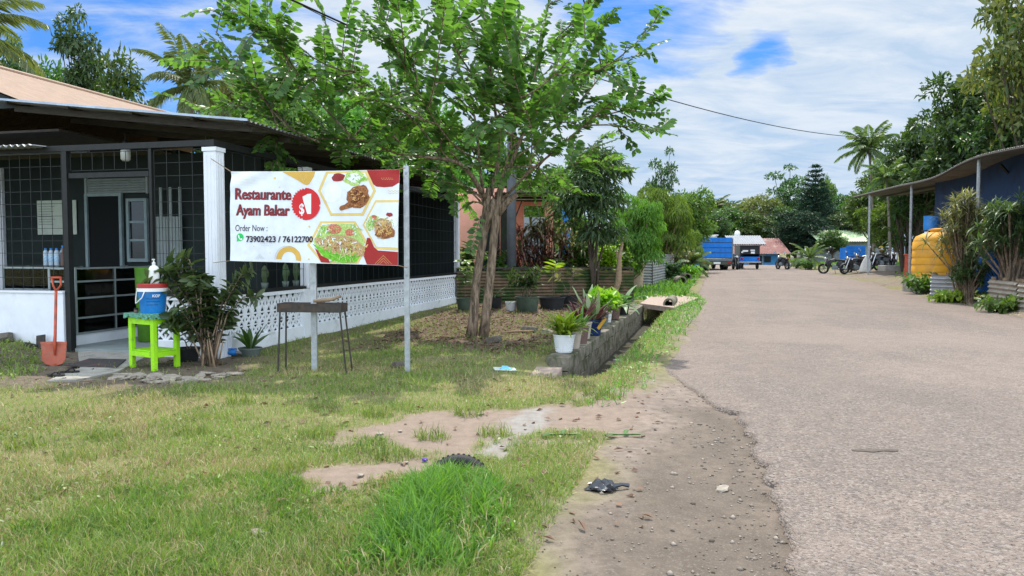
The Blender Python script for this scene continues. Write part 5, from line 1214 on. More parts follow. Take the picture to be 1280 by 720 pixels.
# crossing slab and culvert pieces
cA, cB, cC, cD = G(800, 380, .1), G(842, 386, .1), G(874, 372, .1), G(820, 366, .1)
cc = (cA + cB + cC + cD) / 4; t = thing('ditch_crossing', 'flat concrete slab bridging the ditch beyond the potted plants', 'slab', (cc.x, cc.y, 0)); f = MB(); f.prism([(p.x - cc.x, p.y - cc.y) for p in (cA, cB, cC, cD)], .03, .16); f.build('slab', m_brickslab, t)
cp = GG(838, 383); t = thing('concrete_pipe', 'old concrete pipe lying beside the ditch crossing', 'pipe', cp + Vector((-.1, -.5, .12)), WRZ); f = MB(); f.lathe([(.1, -.9), (.15, -.9), (.15, .9), (.1, .9)], 18, (0, 0, .05), (0, PI / 2, 0), False); f.build('pipe', m_mossy, t, True, rad(40))
for k, (px, py, lab) in enumerate(((850, 357, 'broken concrete pipe ring at the road edge, nearer of two'), (857, 352, 'broken concrete pipe ring at the road edge, farther of two'))):
    p = GG(px, py); t = thing('pipe_ring', lab, 'pipe', p + Vector((0, 0, .2)), WRZ + .3, 'pipe rings by the road'); f = MB(); f.lathe([(.16, -.35), (.22, -.35), (.22, .35), (.16, .35), (.16, -.35)], 18, (0, 0, 0), (0, PI / 2, 0), False); f.build('ring', m_mossy, t, True, rad(40))
# ------------------------------------------------------------------ potted plants on the wall
def pot_at(name, px, py, label, mat, r0, r1, h, group=None, square=False, texture=False, dz=.122, rz=0):
    p = G(px, py, dz) if dz else GG(px, py); p.z = (dz if dz else p.z)
    t = thing(name, label, 'potted plant', p, rz, group); t.scale = (1.15, 1.15, 1.12); potmesh(t, mat, r0, r1, h, True, square, 20, texture); return t
GP = 'potted plants on the ditch wall'
t = pot_at('potted_plant', 705, 440, 'white patterned pot of bright narrow leaves, nearest on the ditch wall', m_potwhite, .105, .14, .24, GP, texture=True)
q_ = random.Random(2); sp = []
for i in range(100):
    az = i * 2.4; e = q_.uniform(.45, 1.35); sp.append(((q_.uniform(-.07, .07), q_.uniform(-.07, .07), .2 + q_.uniform(0, .1)), az, e, q_.uniform(.25, .5), q_.uniform(.045, .065), q_.uniform(.7, 1.7), dict(n=6, fold=.1)))
straps_mesh(sp).build('foliage', lf_lime, t, True); 
f = MB()
for i in range(14): a_ = i * 2.4; f.tube([(.05 * math.cos(a_), .05 * math.sin(a_), .2), (.1 * math.cos(a_), .1 * math.sin(a_), .36)], .006, 5)
f.build('stem', lf_mid, t)
t = pot_at('potted_plant', 716, 435, 'beige pot standing right behind the white patterned pot', m_potbeige, .09, .12, .24, GP); rosette(t, lf_mid, 14, .3, .045, (.7, 1.4), (.6, 1.4), .2, .03, 3)
t = pot_at('potted_plant', 724, 429, 'brown pot on the ditch wall between the beige and the navy pots', m_potbrown, .11, .14, .25, GP); rosette(t, lf_mid, 16, .42, .05, (.8, 1.4), (.5, 1.4), .2, .04, 4)
t = pot_at('potted_plant', 728, 423, 'pinkish pot half hidden left of the navy pot', m_potbeige, .11, .14, .26, GP); rosette(t, lf_burg, 16, .5, .07, (.9, 1.45), (.4, 1.1), .2, .04, 14)
t = pot_at('potted_plant', 741, 418, 'navy blue pot with dark croton leaves and a yellow tag', m_potblue, .12, .15, .25, GP); rosette(t, lf_burg, 36, .5, .07, (.5, 1.45), (.3, 1.4), .2, .06, 5)
f = MB(); f.box((.12, -.17, .2), (.05, .01, .22), (0, rad(38), rad(20))); f.build('tag', m_yellow, t)
rosette(t, lf_pale, 5, .5, .12, (1.1, 1.5), (.1, .5), .2, .04, 15, 'broad_leaf')
t = pot_at('potted_plant', 751, 407, 'long grey green planter with lime green leaves', m_potgrey, .15, .17, .24, GP, square=True, rz=WRZ)
leafy(t, lf_lime, m_bark, [[(q_.uniform(-.1, .1), q_.uniform(-.1, .1), .2), (q_.uniform(-.12, .12), q_.uniform(-.1, .1), .38), (q_.uniform(-.25, .25), q_.uniform(-.2, .2), .52)] for _ in range(22)], .2, .095, 11, 8, t0=.25)
t = pot_at('potted_plant', 757, 402, 'pale grey pot with drooping lime leaves behind the long planter', m_potwhite, .1, .12, .22, GP); leafy(t, lf_lime, m_bark, [[(0, 0, .2), (q_.uniform(-.12, .12), q_.uniform(-.1, .1), .42), (q_.uniform(-.32, .32), q_.uniform(-.25, .2), .48)] for _ in range(22)], .21, .095, 11, 9, t0=.25)
t = pot_at('potted_plant', 766, 398, 'pot of large pale silvery leaves towards the far end of the ditch wall', m_potbrown, .12, .15, .24, GP); rosette(t, lf_pale, 14, .5, .14, (.3, 1.4), (.4, 1.4), .2, .06, 10)
t = pot_at('potted_plant', 777, 392, 'dark pot of broad drooping leaves, last on the ditch wall', m_potdark, .13, .16, .22, GP); rosette(t, lf_pale, 14, .55, .13, (.1, 1.3), (.4, 1.4), .2, .04, 11); rosette(t, lf_dark, 24, .5, .1, (.2, 1.1), (.4, 1.3), .2, .04, 12, 'lower_foliage')
t = pot_at('potted_plant', 735, 405, 'black pot of tall pale green cane leaves at the back of the row', m_potdark, .13, .16, .24, GP, dz=None); rosette(t, lf_pale, 7, .62, .12, (1.0, 1.5), (.1, .6), .2, .06, 16); rosette(t, lf_burg, 34, .5, .08, (.3, 1.2), (.4, 1.3), .2, .05, 17, 'lower_foliage')
# ------------------------------------------------------------------ pots along the mossy fence
GF = 'pots along the mossy fence'
def fence_pot(px, py, label, mat, r, h, grow=None, **kw):
    p = GG(px, py); t = thing('potted_plant', label, 'potted plant', p, 0, GF); potmesh(t, mat, r * .85, r, h); 
    if grow: grow(t, h)
    return t
fence_pot(581, 388, 'dull green pot at the end of the white lattice wall', m_potgreen, .22, .32, lambda t, h: (leafy(t, lf_pale, m_bark, [[(0, 0, h), (.02, 0, h + .5), (q_.uniform(-.25, .25), 0, h + q_.uniform(.7, 1.3))] for _ in range(6)], .3, .14, 8, 3)))
fence_pot(617, 386, 'black pot just right of the tree against the mossy fence', m_potdark, .24, .32, lambda t, h: rosette(t, lf_dark, 14, .5, .07, (.4, 1.4), (.6, 1.6), h, .05, 7))
fence_pot(639, 389, 'white tin can planter with a small plant by the mossy fence', m_potwhite, .16, .25, lambda t, h: rosette(t, lf_mid, 8, .25, .05, (.1, 1.0), (.6, 1.6), h * .8, .05, 9))
fence_pot(659, 390, 'large green tub of dark leaves against the mossy fence', m_potgreen, .31, .4, lambda t, h: leafy(t, lf_dark, m_bark, [[(q_.uniform(-.15, .15), 0, h), (q_.uniform(-.25, .25), 0, h + .35), (q_.uniform(-.5, .5), q_.uniform(-.2, .1), h + q_.uniform(.4, .8))] for _ in range(14)], .22, .08, 12, 4))
fence_pot(690, 386, 'wide black tub with one tall lime topped stem by the mossy fence', m_potdark, .36, .34, lambda t, h: leafy(t, lf_lime, m_bark, [[(0, 0, h), (.02, 0, h + .5), (.0, 0, h + .85)], [(.05, 0, h), (.06, 0, h + .6), (.1, 0, h + .95)]], .36, .12, 7, 4, t0=.7))
fence_pot(711, 384, 'dark pot with a bent grey stem behind the burgundy plants', m_potdark, .26, .34, lambda t, h: leafy(t, lf_varieg, m_bark, [[(0, 0, h), (-.2, 0, h + .4), (-.45, 0, h + .55)], [(0, 0, h), (.1, 0, h + .5), (.15, 0, h + .75)]], .3, .12, 6, 6, t0=.5))
# ------------------------------------------------------------------ litter
def litter_obj(name, px, py, label, cat, fn, rz=0, dz=.01):
    p = GG(px, py); p.z += dz; t = thing(name, label, cat, p, rz); fn(t); return t
def crumple(t, mat, sx, sy, sz, seed, name='film'):
    bm = bmesh.new(); bmesh.ops.create_icosphere(bm, subdivisions=3, radius=1); q = random.Random(seed)
    for v_ in bm.verts:
        k = 1 + q.uniform(-.28, .22); v_.co = Vector((v_.co.x * sx * k, v_.co.y * sy * k, max(0, v_.co.z * sz * (1 + q.uniform(-.5, .4)))))
    f = MB(); f._bm(bm); return f.build(name, mat, t)
litter_obj('plastic_bag', 752, 610, 'crumpled black plastic bag lying on the dirt edge of the road', 'bag', lambda t: (crumple(t, m_bag, .1, .075, .055, 3), (lambda f: (f.tube([(.07, .01, .01), (.14, .02, .022), (.19, .03, .012)], [.02, .012, .016], 6), f.build('twisted_end', m_bag, t)))(MB())))
litter_obj('paper_wrapper', 631, 463, 'white and blue wrapper lying on the grass left of the step slab', 'wrapper', lambda t: ((lambda f: (f.box((0, 0, .012), (.3, .16, .006), (rad(6), rad(3), .2)), f.build('sheet', m_paper, t)))(MB()), crumple(t, m_bluepaper, .09, .05, .05, 5, 'blue_film')))
for px, py, lab in ((698, 547, 'green leafy twig lying on the dirt path, left of two'), (777, 545, 'green leafy twig lying at the road edge, right of two')):
    def tw(t):
        f = MB(); f.tube([(-.15, 0, .012), (.0, .01, .016), (.17, .03, .012)], .006, 5); f.build('twig', lf_mid, t)
        V, F = leafgeo(np.array([(-.02, 0, .015), (-.05, 0, .015), (.03, .01, .015), (.08, .02, .015)]), np.array([(-1, .3, .08), (-.8, -.6, .1), (.3, .9, .2), (1, -.2, .1)]), np.array([(0, 0, 1)] * 4), .13, .05, .06, .06, True); np_mesh('leaf', V, F, lf_mid, t)
    litter_obj('fallen_twig', px, py, lab, 'twig', tw)
litter_obj('bottle_cap', 531, 575, 'purple bottle cap lying on the bare path', 'cap', lambda t: (lambda f: (f.lathe([(.022, 0), (.024, .003), (.022, .018), (.018, .02)], 14), f.build('cap', m_purple, t)))(MB()))
for i, (px, py, sz) in enumerate(((326, 668, .055), (506, 578, .03), (451, 598, .035), (903, 607, .05), (475, 543, .03), (600, 519, .04), (546, 492, .02), (500, 541, .025))):
    p = GG(px, py); f = MB(); f.rock((0, 0, 0), (sz * 1.3, sz * .7, sz * .35), 400 + i); o = f.build('stone_chip', m_rock); o.location = p + Vector((0, 0, .012)); o.rotation_euler.z = .5; tag(o, ('flat pale stone chip lying in the lower left grass', 'pale stone chip beside the purple cap on the path', 'pale stone chip at the left end of the bare path', 'pale stone chip on the dark dirt beside the broken road edge', 'pale chip on the bare path left of the grass tuft', 'pale chip at the back edge of the bare path', 'white chip in the grass behind the bare path', 'small pale chip in the middle of the bare path')[i], 'stone')
# half buried tyre
p = GG(573, 592); t = thing('old_tyre', 'black tyre half buried under the tall green grass', 'tyre', p + Vector((0, .02, -.12)), rad(4)); f = MB(); f.torus(.2, .055, 32, 10, rot=(rad(62), 0, 0)); f.build('tyre_body', m_rubber, t, True)
f = MB()
for i in range(40):
    a_ = 2 * PI * i / 40; m3 = Euler((rad(62), 0, 0)).to_matrix(); f.box(m3 @ Vector((.249 * math.cos(a_), .249 * math.sin(a_), 0)), (.012, .018, .06), m3 @ Euler((0, 0, a_)).to_matrix())
f.build('tread', m_rubber, t)
# stone piece set in the road
p = G(1092, 566); pl = [(-.17, -.02), (-.1, -.035), (-.03, -.06), (.06, -.03), (.17, -.045), (.2, .0), (.13, .03), (.04, .022), (-.02, .05), (-.1, .02), (-.17, .03)]
def road_z(x, y):
    x = np.array([x]); y = np.array([y]); a = road_left(y); tq = (x - a) / (xr_road(y) + .1 - a); return float((zsmooth(x, y) + .012 + (fnoise(x, y, .8, 25) - .5) * .03 + .03 * np.sin(PI * tq))[0])
zr0 = float(zsmooth(p.x, p.y)) + .05
f = MB(); f.add([(a_, b_, road_z(p.x + a_, p.y + b_) + .005 - zr0) for a_, b_ in pl], [tuple(range(len(pl)))]); o = f.build('pothole_patch', M('dark_pothole', (.11, .09, .075, 1), .95, .3, 20, .6)); o.location = (p.x, p.y, float(zsmooth(p.x, p.y)) + .05); tag(o, kind='structure')
# ------------------------------------------------------------------ the big leafy tree by the banner
tb = GG(597, 420); t = thing('leafy_tree', 'large twin trunked tree with long leafy shoots standing right of the banner', 'tree', tb)
YT = tb.y
def tp3(px, py, dy=0.0): return P(px, py, YT + dy) - tb
q_ = random.Random(77)
trunk = MB()
trunk.tube([tp3(589, 424), tp3(592, 395), tp3(596, 345, .03), tp3(604, 300), tp3(608, 262), tp3(611, 235)], [.12, .09, .08, .075, .078, .05], 12)
trunk.tube([tp3(604, 423), tp3(608, 390, .05), tp3(613, 345, -.02), tp3(617, 300), tp3(621, 262), tp3(626, 235)], [.105, .088, .082, .078, .08, .048], 12)
trunk.tube([tp3(606, 290), tp3(612, 262), tp3(620, 250)], [.07, .11, .08], 10)
trunk.tube([tp3(616, 275), tp3(634, 252), tp3(646, 243, -.1)], [.08, .07, .055], 10)
LIMBS = [
 [(618, 250, 0), (632, 190, -.8), (640, 120, -1.2), (646, 50, -1.4), (638, -40, -1.6)],
 [(626, 250, 0), (652, 215, -.9), (668, 160, -1.4), (652, 95, -1.8), (640, 40, -2.0)],
 [(608, 250, 0), (585, 217, -.3), (550, 195, -.5), (505, 184, -.8), (450, 182, -1.0), (400, 178, -1.2), (335, 165, -1.4)],
 [(606, 255, .05), (600, 200, .2), (585, 140, .3), (570, 80, .3), (560, 10, .4), (550, -70, .4)],
 [(613, 245, 0), (618, 190, 0), (612, 120, -.4), (605, 50, -.6), (600, -50, -.8)],
 [(622, 250, 0), (640, 200, .3), (660, 140, .5), (672, 70, .6), (690, 0, .8), (702, -70, .9)],
 [(624, 255, 0), (660, 215, -.3), (700, 185, -.6), (740, 152, -.7), (772, 128, -.9)],
 [(622, 260, 0), (655, 238, .5), (700, 212, .9), (735, 203, 1.1), (765, 208, 1.3)],
 [(606, 255, 0), (580, 220, .8), (545, 170, 1.4), (510, 110, 1.7), (480, 50, 2), (462, -30, 2.2)],
 [(550, 195, -.5), (520, 150, -.8), (470, 100, -1.2), (420, 50, -1.6), (385, -10, -1.8)],
 [(450, 182, -1.0), (410, 140, -1.2), (360, 80, -1.4), (312, 25, -1.6), (284, -20, -1.7)],
 [(505, 184, -.8), (450, 130, -.3), (400, 95, 0), (365, 70, .2)],
 [(400, 178, -1.2), (350, 150, -1.4), (303, 102, -1.6), (270, 48, -1.7)],
 [(400, 178, -1.2), (345, 148, -.8), (290, 138, -.6), (246, 136, -.5)],
 [(660, 140, .5), (700, 112, .3), (745, 85, .2), (785, 72, .2)],
 [(672, 70, .6), (705, 45, .4), (735, 10, .3), (760, -40, .2)],
 [(612, 120, -.4), (580, 60, -1), (540, 0, -1.3), (505, -50, -1.5)],
 [(585, 217, -.3), (540, 160, .2), (500, 130, .8), (455, 120, 1.3)],
 [(606, 258, 0), (560, 225, .9), (500, 205, 1.6), (430, 190, 2.2), (370, 170, 2.5)],
 [(600, 200, .2), (570, 175, -.8), (530, 140, -1.7), (490, 60, -2.1), (470, 5, -2.4)],
 [(640, 200, .3), (680, 170, 1.1), (720, 130, 1.6), (740, 70, 1.8)],
]
crown_P, crown_D, crown_N, crown_L = [], [], [], []
twigs = trunk
def leaf_pairs(pts, t0, sp, L):
    ln = [0]
    for i in range(len(pts) - 1): ln.append(ln[-1] + (pts[i + 1] - pts[i]).length)
    T = ln[-1]; s_ = T * t0; k = 0; rot = q_.uniform(0, 3)
    while s_ < T:
        i = max(j for j in range(len(ln)) if ln[j] <= s_); i = min(i, len(pts) - 2)
        u = (s_ - ln[i]) / (ln[i + 1] - ln[i] + 1e-9); p = pts[i].lerp(pts[i + 1], u); d = (pts[i + 1] - pts[i]).normalized()
        up = Vector((math.sin(rot) * .4, math.cos(rot) * .4, 1)); sd_ = d.cross(up)
        if sd_.length < .1: sd_ = d.orthogonal()
        sd_.normalize(); nn = sd_.cross(d)
        tap = .65 + .45 * math.sin(PI * min(1, (s_ / T - t0) / (1 - t0) * .9 + .08))
        for g in (-1, 1):
            dr = sd_ * g + d * q_.uniform(.25, .65) + Vector((q_.uniform(-.2, .2), q_.uniform(-.2, .2), q_.uniform(-.25, .2)))
            crown_P.append(tuple(p)); crown_D.append(tuple(dr)); crown_N.append(tuple(nn + Vector((q_.uniform(-.6, .6), q_.uniform(-.6, .6), q_.uniform(-.2, .3))))); crown_L.append(L * tap * q_.uniform(.8, 1.15))
        s_ += sp * q_.uniform(.85, 1.2); k += 1
def smooth(pts, n=3):
    o = []
    for i in range(len(pts) - 1):
        p0 = pts[max(i - 1, 0)]; p1 = pts[i]; p2 = pts[i + 1]; p3 = pts[min(i + 2, len(pts) - 1)]
        for k in range(n):
            u = k / n; o.append(.5 * ((2 * p1) + (p2 - p0) * u + (2 * p0 - 5 * p1 + 4 * p2 - p3) * u * u + (3 * p1 - p0 - 3 * p2 + p3) * u ** 3))
    o.append(pts[-1]); return o
def shoots(pts, ns, u0, u1, lo, hi):
    n = len(pts)
    for k in range(ns):
        u = u0 + (u1 - u0) * (k + q_.random()) / ns; x_ = u * (n - 1); i = min(int(x_), n - 2); p = pts[i].lerp(pts[i + 1], x_ - i); d = (pts[i + 1] - pts[i]).normalized()
        o = Vector((q_.gauss(0, 1), q_.gauss(0, 1), q_.gauss(.1, .8))); o = (o - d * o.dot(d)).normalized()
        dr = (d * q_.uniform(.3, 1.0) + o * q_.uniform(.5, 1.1) + Vector((0, 0, .1))).normalized(); L = q_.uniform(lo, hi) * (1.15 - .35 * u)
        sag = q_.uniform(-.3, .5); bend = d.cross(o) * q_.uniform(-.4, .4); sh = [p + dr * L * j / 6 + bend * L * (j / 6) ** 2 + Vector((0, 0, -sag * L * (j / 6) ** 2)) for j in range(7)]
        twigs.tube(sh, [.011 * (1 - .75 * j / 6) for j in range(7)], 4, False); leaf_pairs(sh, .08, .08, q_.uniform(.13, .205))
for li, lm in enumerate(LIMBS):
    lm = [(a_ + (q_.uniform(-9, 9) if 0 < j_ else 0), b_ + (q_.uniform(-9, 9) if 0 < j_ else 0), c_ + (q_.uniform(-.25, .25) if 0 < j_ else 0)) for j_, (a_, b_, c_) in enumerate(lm)]
    pts = smooth([tp3(*p) for p in lm], 3)
    for _ in range(4):
        u = q_.uniform(.3, .85); i = int(u * (len(pts) - 1)); p = pts[i]; d = Vector((q_.gauss(0, 1), q_.gauss(0, 1), q_.gauss(.25, .45))).normalized(); L = q_.uniform(.7, 1.5); bd = Vector((q_.gauss(0, .3), q_.gauss(0, .3), q_.gauss(.1, .25)))
        br = [p + d * L * j / 6 + bd * L * (j / 6) ** 2 for j in range(7)]; twigs.tube(br, [.018 * (1 - .75 * j / 6) for j in range(7)], 5, False); leaf_pairs(br, .4, .085, .17); shoots(br, 4, .25, .95, .35, .8)
    r0 = .046 if li in (2, 4, 5) else (.034 if li in (3, 6, 8) else .019)
    n = len(pts); twigs.tube(pts, [r0 * (1 - .88 * i / (n - 1)) for i in range(n)], 7)
    leaf_pairs(pts, .45, .08, .185)
    T = sum((pts[i + 1] - pts[i]).length for i in range(n - 1)); shoots(pts, int(T / .3), .3, 1.0, .45, 1.3)
# low sprigs hanging beside the trunk
for base, tgt in (((606, 262, -.2), (588, 318, -.5)), ((606, 258, -.2), (575, 262, -.5)), ((600, 245, -.2), (560, 240, -.7)), ((628, 250, .2), (700, 250, .6)), ((604, 250, -.3), (545, 228, -.9))):
    a_, b_ = tp3(*base), tp3(*tgt); sh = [a_.lerp(b_, j / 6) + Vector((0, 0, .12 * math.sin(PI * j / 6))) for j in range(7)]; twigs.tube(sh, [.012 * (1 - .7 * j / 6) for j in range(7)], 4, False); leaf_pairs(sh, .25, .08, .15)
trunk.build('trunk', m_bark, t, True)
V, F = leafgeo(crown_P, crown_D, crown_N, np.array(crown_L), np.array(crown_L) * .6, .08, .1, True)
print('tree leaves', len(crown_P))
np_mesh('crown', V, F, lf_main, t)
# ------------------------------------------------------------------ utility pole and wires
up_ = XY(639.5, 24); t = thing('utility_pole', 'tall grey concrete utility pole rising behind the leafy tree', 'pole', up_)
f = MB(); f.lathe([(.16, -.2), (.15, 3), (.12, 11)], 14); f.build('shaft', m_pole, t, True)
f = MB(); f.box((0, -.16, 7.9), (.12, .1, .16)); f.build('cable_clamp', m_pole, t)
def wire(name, label, a, b, sag, r, n=24):
    a, b = Vector(a), Vector(b); f = MB(); f.tube([(a.lerp(b, i / n) - a) + Vector((0, 0, -sag * 4 * (i / n) * (1 - i / n))) for i in range(n + 1)], r, 5, False); o = f.build(name, m_wire, None, True); o.location = a; return tag(o, label, 'cable')
wire('overhead_cable', 'thick black overhead cable running from the pole over the restaurant roof', P(639, 112, 23.8), P(270, -45, 9), .12, .016)
wire('overhead_cable', 'thin overhead wire just below the thick cable over the roof', P(639, 120, 23.8), P(285, -40, 10), .15, .007)
wire('overhead_cable', 'long overhead cable crossing the sky above the road', P(640, 62, 23.8), P(1130, 170, 62), 1.0, .022)
wire('overhead_cable', 'faint far cable stretched behind the far blue house', P(905, 262, 95), P(1060, 264, 95), .6, .04)
# ------------------------------------------------------------------ tree prototypes
def crown_cloud(clumps, per, leafL, leafW, q, up=.35, droop=.2, shell=.75, hexa=False, down=0.0):
    Ps, Ds, Ns = [], [], []
    for (c, r) in clumps:
        n = max(8, int(1.9 * per * (r[0] * r[1] * r[2]) ** (2 / 3))); d = q.normal(0, 1, (n, 3)); d = nrm(d)
        d[:, 2] = np.where(d[:, 2] < -.35, -d[:, 2] * .6, d[:, 2])
        rr = shell + (1 - shell) * 1.45 * q.random((n, 1)) - .25 * (q.random((n, 1)) < .25)
        p = np.array(c) + d * np.array(r) * rr; Ps.append(p)
        dd = nrm(d * .8 + q.normal(0, .55, (n, 3)) + np.array([0, 0, -droop])); 
        if down: dd = nrm(dd * (1 - down) + np.array([0, 0, -down]))
        Ds.append(dd); Ns.append(nrm(d * .6 + np.array([0, 0, up + .3]) + q.normal(0, .45, (n, 3))))
    Pn, Dn, Nn = np.concatenate(Ps), np.concatenate(Ds), np.concatenate(Ns); m = len(Pn)
    return leafgeo(Pn, Dn, Nn, leafL * (.6 + .8 * q.random(m)), leafW * (.6 + .8 * q.random(m)), .08, .15, hexa)
def broadleaf(name, label, leaf, bark, H=10.0, cr=3.2, trunk_h=.35, nclump=26, per=95, leafL=.42, leafW=.2, seed=1, flat=.75, clump_r=(.75, 1.35), down=0.0, cat='tree', hexa=False, low=.0, trunk_r=.22, open_=1.0):
    q = np.random.default_rng(seed); qq = random.Random(seed); t = thing(name, label, cat)
    cz = H * (trunk_h + (1 - trunk_h) / 2); rz = H * (1 - trunk_h) / 2
    clumps = []; f = MB(); tries = 0
    f.tube([(0, 0, -.2), (.05, 0, H * trunk_h * .5), (-.04, .05, H * trunk_h), (.05, 0, H * (trunk_h + .3))], [trunk_r * 1.3, trunk_r, trunk_r * .8, trunk_r * .4], 8)
    while len(clumps) < nclump and tries < 4000:
        tries += 1; d = Vector((qq.gauss(0, 1), qq.gauss(0, 1), qq.gauss(0, 1))).normalized(); k = qq.random() ** .4
        k *= 1 + .25 * math.sin(d.x * 3 + seed) * math.cos(d.y * 4 + seed)
        r = qq.uniform(*clump_r); c = Vector((d.x * (cr - r * .55) * k, d.y * (cr - r * .55) * k, cz + d.z * (rz - r * .4 * flat) * k))
        if any((c - Vector(o[0])).length < .55 * open_ * (r + o[1][0]) * .8 for o in clumps): continue
        clumps.append((tuple(c), (r, r, r * flat)))
        b0 = Vector((0, 0, H * trunk_h * qq.uniform(.8, 1.15))); m1 = b0.lerp(c, .5) + Vector((0, 0, -.25)); f.tube([b0, m1, c], [trunk_r * .42, trunk_r * .25, .03], 5, False)
    f.build('trunk', bark, t, True)
    V, F = crown_cloud(clumps, per, leafL, leafW, q, hexa=hexa, down=down); np_mesh('crown', V, F, leaf, t); return t
def palm(name, label, H=9.0, nf=22, fl=3.6, seed=1, leaf=None, lean=(.8, 0), trunk_r=.16, cat='palm tree', lfl=.75, lfw=.05):
    q = np.random.default_rng(seed); qq = random.Random(seed); t = thing(name, label, cat); leaf = leaf or lf_palm
    f = MB(); n = 9; pts = [Vector((lean[0] * (i / n) ** 1.8, lean[1] * (i / n) ** 1.8, H * i / n - .1)) for i in range(n + 1)]
    f.tube(pts, [trunk_r * (1.25 if i == 0 else 1 - .35 * i / n) for i in range(n + 1)], 9); f.build('trunk', m_palm_trunk, t, True)
    top = pts[-1]; Ps, Ds, Ns, Ls = [], [], [], []; rach = MB()
    for k in range(nf):
        az = k * 2.399 + qq.uniform(-.25, .25); el = 1.35 - 1.75 * (k / nf) + qq.uniform(-.15, .15); L = fl * qq.uniform(.8, 1.08) * (.75 + .25 * min(1, k / 6)); dr = qq.uniform(.9, 1.5)
        p = top.copy(); m = 14; e = el; P_ = [p.copy()]; Dv = []
        for j in range(m):
            d = Vector((math.cos(az) * math.cos(e), math.sin(az) * math.cos(e), math.sin(e))); Dv.append(d); p = p + d * (L / m); e -= dr / m * (.5 + j / m); P_.append(p.copy())
        rach.tube(P_, [.035 * (1 - .85 * j / m) for j in range(m + 1)], 4, False)
        sd_ = Vector((-math.sin(az), math.cos(az), 0)); nl = 30
        for j in range(nl):
            u = .1 + .9 * j / nl; x_ = u * m; i = min(int(x_), m - 1); pp = P_[i].lerp(P_[i + 1], x_ - i); d = Dv[i]; nn = sd_.cross(d) * -1
            for g in (-1, 1):
                Ps.append(tuple(pp)); Ds.append(tuple(sd_ * g * .8 + d * (.55 + .3 * u) + Vector((0, 0, -.35 + qq.uniform(-.15, .15))))); Ns.append(tuple(nn + sd_ * g * .3)); Ls.append(lfl * (fl / 3.6) * math.sin(PI * min(.97, .12 + .85 * u)) ** .6 * qq.uniform(.85, 1.1))
    V, F = leafgeo(Ps, Ds, Ns, np.array(Ls), lfw * fl / 3.6 * 1.6, .05, .25); np_mesh('crown', V, F, leaf, t); rach.build('frond_stalk', leaf, t)
    return t
def conifer(name, label, H=14.0, cr=3.0, seed=1):
    q = np.random.default_rng(seed); qq = random.Random(seed); t = thing(name, label, 'conifer'); f = MB(); f.tube([(0, 0, -.2), (0, 0, H * .5), (.02, 0, H)], [.28, .16, .02], 8)
    Ps, Ds, Ns = [], [], []; z = H * .12
    while z < H * .99:
        u = z / H; L = cr * (1 - u) ** .8 * (1.0 if u < .75 else .95) + .12; nb = 7 if u < .8 else 5; a0 = qq.uniform(0, 6)
        for k in range(nb):
            az = a0 + 2 * PI * k / nb + qq.uniform(-.2, .2); l = L * qq.uniform(.78, 1.08); d = Vector((math.cos(az), math.sin(az), .05 + .2 * u)); b0 = Vector((0, 0, z)); e_ = b0 + d * l + Vector((0, 0, .12 * l)); mid = b0.lerp(e_, .55) + Vector((0, 0, -.13 * l)); f.tube([b0, mid, e_], [.035, .022, .008], 4, False)
            nn = int(16 + 42 * l)
            for j in range(nn):
                s_ = q.random() ** .7; p = b0.lerp(mid, s_ * 2) if s_ < .5 else mid.lerp(e_, s_ * 2 - 1); w_ = .1 + .22 * l * (1 - abs(s_ - .55)) * .6
                p = p + Vector((q.normal(0, w_), q.normal(0, w_), q.normal(.03, .07))); Ps.append(tuple(p)); Ds.append(tuple(d * .7 + Vector(q.normal(0, .45, 3)) + Vector((0, 0, .25)))); Ns.append(tuple(Vector((0, 0, 1)) + Vector(q.normal(0, .4, 3))))
        z += H * (.036 if u < .7 else .045) * qq.uniform(.9, 1.1)
    f.build('trunk', m_bark_dark, t, True); m = len(Ps); V, F = leafgeo(Ps, Ds, Ns, .36 * (.6 + .7 * q.random(m)), .12, .1, .1); np_mesh('crown', V, F, lf_bluegreen, t); return t
def place(t, px, Y, top, wpx, H, Wm, rz=0.0, zb=None):
    """put a tree of native height H and width Wm so that it stands at px with its top at row top and the given breadth"""
    p = XY(px, Y); z0 = p.z if zb is None else zb; ht = CAMH + (HOR - top) * Y / FPX - z0; wd = wpx * Y / FPX
    t.location = (p.x, p.y, z0); t.scale = (wd / Wm, wd / Wm, ht / H); t.rotation_euler.z = rz; return t
HIDE = []
